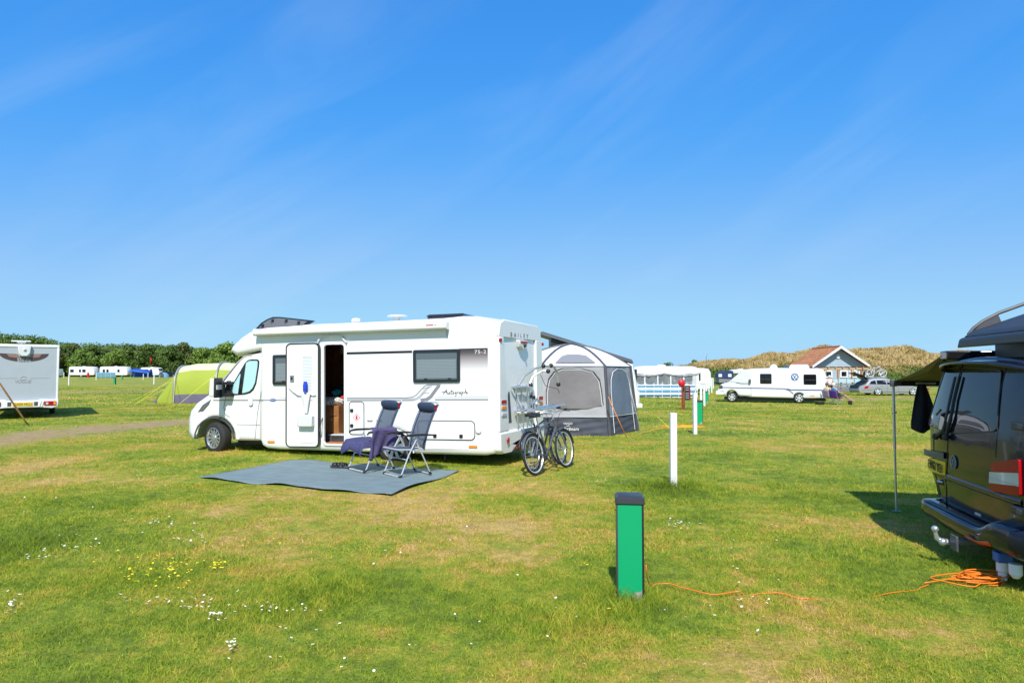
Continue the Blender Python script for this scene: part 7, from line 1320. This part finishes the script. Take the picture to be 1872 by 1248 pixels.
# ------------------------------------------------------------ people, camp chairs, bucket, dogs
skin = mat('skin', (.52, .30, .20), .6); hairw = mat('white hair', (.68, .66, .62), .8); hairg = mat('grey hair', (.10, .085, .07), .8)
def person(label, loc, rz, pose, top, bottom, hair, group=None, legs_bare=False):
    t = thing('person', label, 'person', loc, rz, group); J = pose
    def ch(*ks): return [(k, J[k][0], J[k][1]) for k in ks]
    body_ = skinned('body', [ch('pelvis', 'waist', 'chest', 'neck', 'chin', 'head', 'crown'), ch('chest', 'shoulder_l', 'elbow_l', 'wrist_l', 'hand_l'), ch('chest', 'shoulder_r', 'elbow_r', 'wrist_r', 'hand_r'), ch('pelvis', 'hip_l', 'knee_l', 'ankle_l', 'toe_l'), ch('pelvis', 'hip_r', 'knee_r', 'ankle_r', 'toe_r')], skin, t)
    g = lambda *ks, s=1.25: [(k, J[k][0], J[k][1]*s+.008) for k in ks]
    def lerp(a, b_, q): return tuple(Vector(J[a][0])*(1-q)+Vector(J[b_][0])*q)
    skinned('shirt', [[('p', J['pelvis'][0], J['pelvis'][1]*1.2)]+g('waist', 'chest')+[('nk', lerp('chest', 'neck', .6), .07)], g('chest', 'shoulder_l')+[('el', lerp('shoulder_l', 'elbow_l', .8), .062)], g('chest', 'shoulder_r')+[('er', lerp('shoulder_r', 'elbow_r', .8), .062)]], top, t)
    q = .55 if legs_bare else 1
    skinned('trousers', [g('pelvis', 'hip_l')+[('kl', lerp('hip_l', 'knee_l', q*1.0), .085)]+([] if legs_bare else g('ankle_l')), g('pelvis', 'hip_r')+[('kr', lerp('hip_r', 'knee_r', q*1.0), .085)]+([] if legs_bare else g('ankle_r'))], bottom, t)
    c = Vector(J['head'][0]); mb = MB(); mb.ball(c+Vector((-.02, 0, .035)), (.105, .088, .105), 14, 10); mb.v = [p for p in mb.v]; obj('hair', mb, hair, t); return t
def stand():
    return {'pelvis': ((0, 0, .92), .13), 'waist': ((.02, 0, 1.06), .12), 'chest': ((.05, 0, 1.28), .145), 'neck': ((.07, 0, 1.44), .055), 'chin': ((.09, 0, 1.50), .065), 'head': ((.10, 0, 1.57), .085), 'crown': ((.10, 0, 1.64), .06),
            'shoulder_l': ((.05, .18, 1.36), .058), 'elbow_l': ((.07, .23, 1.10), .042), 'wrist_l': ((.18, .20, .92), .028), 'hand_l': ((.24, .19, .86), .03), 'shoulder_r': ((.05, -.18, 1.36), .058), 'elbow_r': ((.06, -.24, 1.10), .042), 'wrist_r': ((.18, -.22, .93), .028), 'hand_r': ((.25, -.21, .87), .03),
            'hip_l': ((0, .09, .86), .085), 'knee_l': ((.02, .10, .48), .058), 'ankle_l': ((0, .10, .08), .038), 'toe_l': ((.15, .11, .04), .035), 'hip_r': ((0, -.09, .86), .085), 'knee_r': ((.03, -.10, .48), .058), 'ankle_r': ((-.02, -.10, .08), .038), 'toe_r': ((.13, -.11, .04), .035)}
def sit(reach=.75):
    return {'pelvis': ((-.05, 0, .42), .13), 'waist': ((-.12, 0, .55), .12), 'chest': ((-.20, 0, .76), .14), 'neck': ((-.22, 0, .92), .055), 'chin': ((-.20, 0, .97), .065), 'head': ((-.19, 0, 1.04), .085), 'crown': ((-.19, 0, 1.11), .06),
            'shoulder_l': ((-.20, .18, .84), .058), 'elbow_l': ((-.08, .27, .62), .042), 'wrist_l': ((.15, .24, .60), .028), 'hand_l': ((.22, .23, .60), .03), 'shoulder_r': ((-.20, -.18, .84), .058), 'elbow_r': ((-.08, -.27, .62), .042), 'wrist_r': ((.15, -.24, .60), .028), 'hand_r': ((.22, -.23, .60), .03),
            'hip_l': ((.03, .09, .42), .085), 'knee_l': ((.42, .10, .48), .058), 'ankle_l': ((.42+reach*.45, .11, .14), .038), 'toe_l': ((.56+reach*.45, .12, .16), .035), 'hip_r': ((.03, -.09, .42), .085), 'knee_r': ((.42, -.10, .46), .058), 'ankle_r': ((.42+reach*.5, -.10, .12), .038), 'toe_r': ((.56+reach*.5, -.11, .14), .035)}
sp_ = XY(1515.5, 49); st = person('person in a pale pink top and dark trousers standing behind the camp chairs', sp_, rad(60), stand(), mat('pale pink cotton', (.72, .52, .50), .9), mat('black trousers', (.012, .012, .015), .9), hairw); st.scale = (1, 1, .96)
def camp_chair(label, loc, rz, m, group='folding camp chairs beside the long white motorhome'):
    t = thing('camp_chair', label, 'chair', loc, rz, group)
    for s in (1, -1):
        mb = MB(); mb.tube([(.24, .25*s, .02), (-.24, .25*s, .42)], .012, 6); mb.tube([(-.24, .25*s, .02), (.24, .25*s, .42), (.26, .27*s, .62)], .012, 6); mb.tube([(-.26, .26*s, .40), (-.36, .26*s, .84)], .012, 6); obj('side_frame', mb, alu, t)
        mb = MB(); mb.box(-.30, .27, s*.27-.03, s*.27+.03, .615, .635); obj('armrest', mb, black, t)
    for x in (.24, -.24): mb = MB(); mb.tube([(x, -.25, .02), (x, .25, .42)], .011, 6); mb.tube([(x, .25, .02), (x, -.25, .42)], .011, 6); obj('cross_frame', mb, alu, t)
    mb = MB(); mb.grid(lambda u, v_: (-.24+.50*u, (v_-.5)*.5, .42-.05*math.sin(PI*v_)), 8, 8); obj('seat', mb, m, t, solid=.012, smooth=180)
    mb = MB(); mb.grid(lambda u, v_: (-.25-.13*u-.03*math.sin(PI*v_), (v_-.5)*.54, .38+.44*u), 8, 8); obj('backrest', mb, m, t, solid=.012, smooth=180); return t
purp = mat('purple nylon', (.13, .03, .28), .6); mauve = mat('mauve nylon', (.42, .28, .45), .6)
c1_ = XY(1516, 39.6); c2_ = XY(1529, 38.9)
camp_chair('mauve folding camp chair nearest the rear of the long white motorhome', c1_, rad(15), mauve); camp_chair('deep purple folding camp chair on the grass right of the mauve one', c2_, rad(22), purp)
person('person in a pale yellow top sitting in the mauve camp chair', c1_, rad(15), sit(.5), mat('pale yellow cotton', (.70, .66, .30), .9), mat('grey shorts', (.25, .24, .24), .9), hairg, legs_bare=True).location.z += .09
person('person in a bright blue top with legs stretched out in the purple camp chair', c2_, rad(8), sit(.9), mat('bright blue cotton', (.02, .30, .55), .9), mat('khaki patterned shorts', (.30, .25, .14), .9, var=.5, vs=20), hairw, legs_bare=True).location.z += .09
mb = MB(); mb.lathe([(.10, 0), (.12, .22), (.105, .22), (.09, .02), (.001, .02)], n=18); o = obj('bucket', mb, black); o.location = XY(1552.5, 38.6); tag(o, 'small black bucket on the grass at the seated person\'s feet', 'bucket')
mb = MB(); mb.lathe([(.24, 0), (.27, .16), (.25, .16), (.22, .02), (.001, .02)], n=20); o = obj('washing_bowl', mb, black); o.location = XY(1497, 38.9); tag(o, 'low black tub under the rear of the long white motorhome', 'tub')
def dog(label, loc, rz, m, s=1., head=.0):
    t = thing('dog', label, 'dog', loc, rz); J = {}
    H = .50
    ch = [[('hipc', (-.28, 0, .44), .085), ('belly', (-.10, 0, .43), .085), ('chest', (.16, 0, .43), .115), ('neck', (.32, 0, .54+head), .065), ('skull', (.42, 0, .63+head), .068), ('muz', (.52, 0, .60+head), .038), ('nose', (.58, 0, .59+head), .028)],
          [('hipc', (-.28, 0, .44), .085), ('t1', (-.40, 0, .46), .025), ('t2', (-.52, 0, .56), .018), ('t3', (-.58, 0, .68), .012)]]
    for sd in (1, -1):
        ch.append([('chest', (.16, 0, .43), .115), ('sh%d' % sd, (.20, .09*sd, .38), .05), ('el%d' % sd, (.16, .09*sd, .27), .032), ('wr%d' % sd, (.18+.03*sd, .09*sd, .12), .024), ('pf%d' % sd, (.20+.03*sd, .09*sd, .025), .026)])
        ch.append([('hipc', (-.28, 0, .44), .085), ('th%d' % sd, (-.27, .08*sd, .36), .062), ('kn%d' % sd, (-.20, .09*sd, .26), .038), ('hk%d' % sd, (-.34, .09*sd, .15), .024), ('pb%d' % sd, (-.30+.02*sd, .09*sd, .025), .026)])
        ch.append([('skull', (.42, 0, .63+head), .068), ('ear%d' % sd, (.39, .07*sd, .68+head), .025), ('eart%d' % sd, (.37, .10*sd, .60+head), .012)])
    skinned('body', ch, m, t); t.scale = (s, s, s); return t
dog('brown dog standing on the grass beyond the canopy, beside a smaller black dog', XY(1692, 59), rad(15), mat('brown fur', (.28, .12, .04), .9), 1.0, -.02); dog('small black dog standing next to the brown dog', XY(1685, 57.5), rad(195), mat('black fur', (.015, .013, .012), .9), .62, -.08)
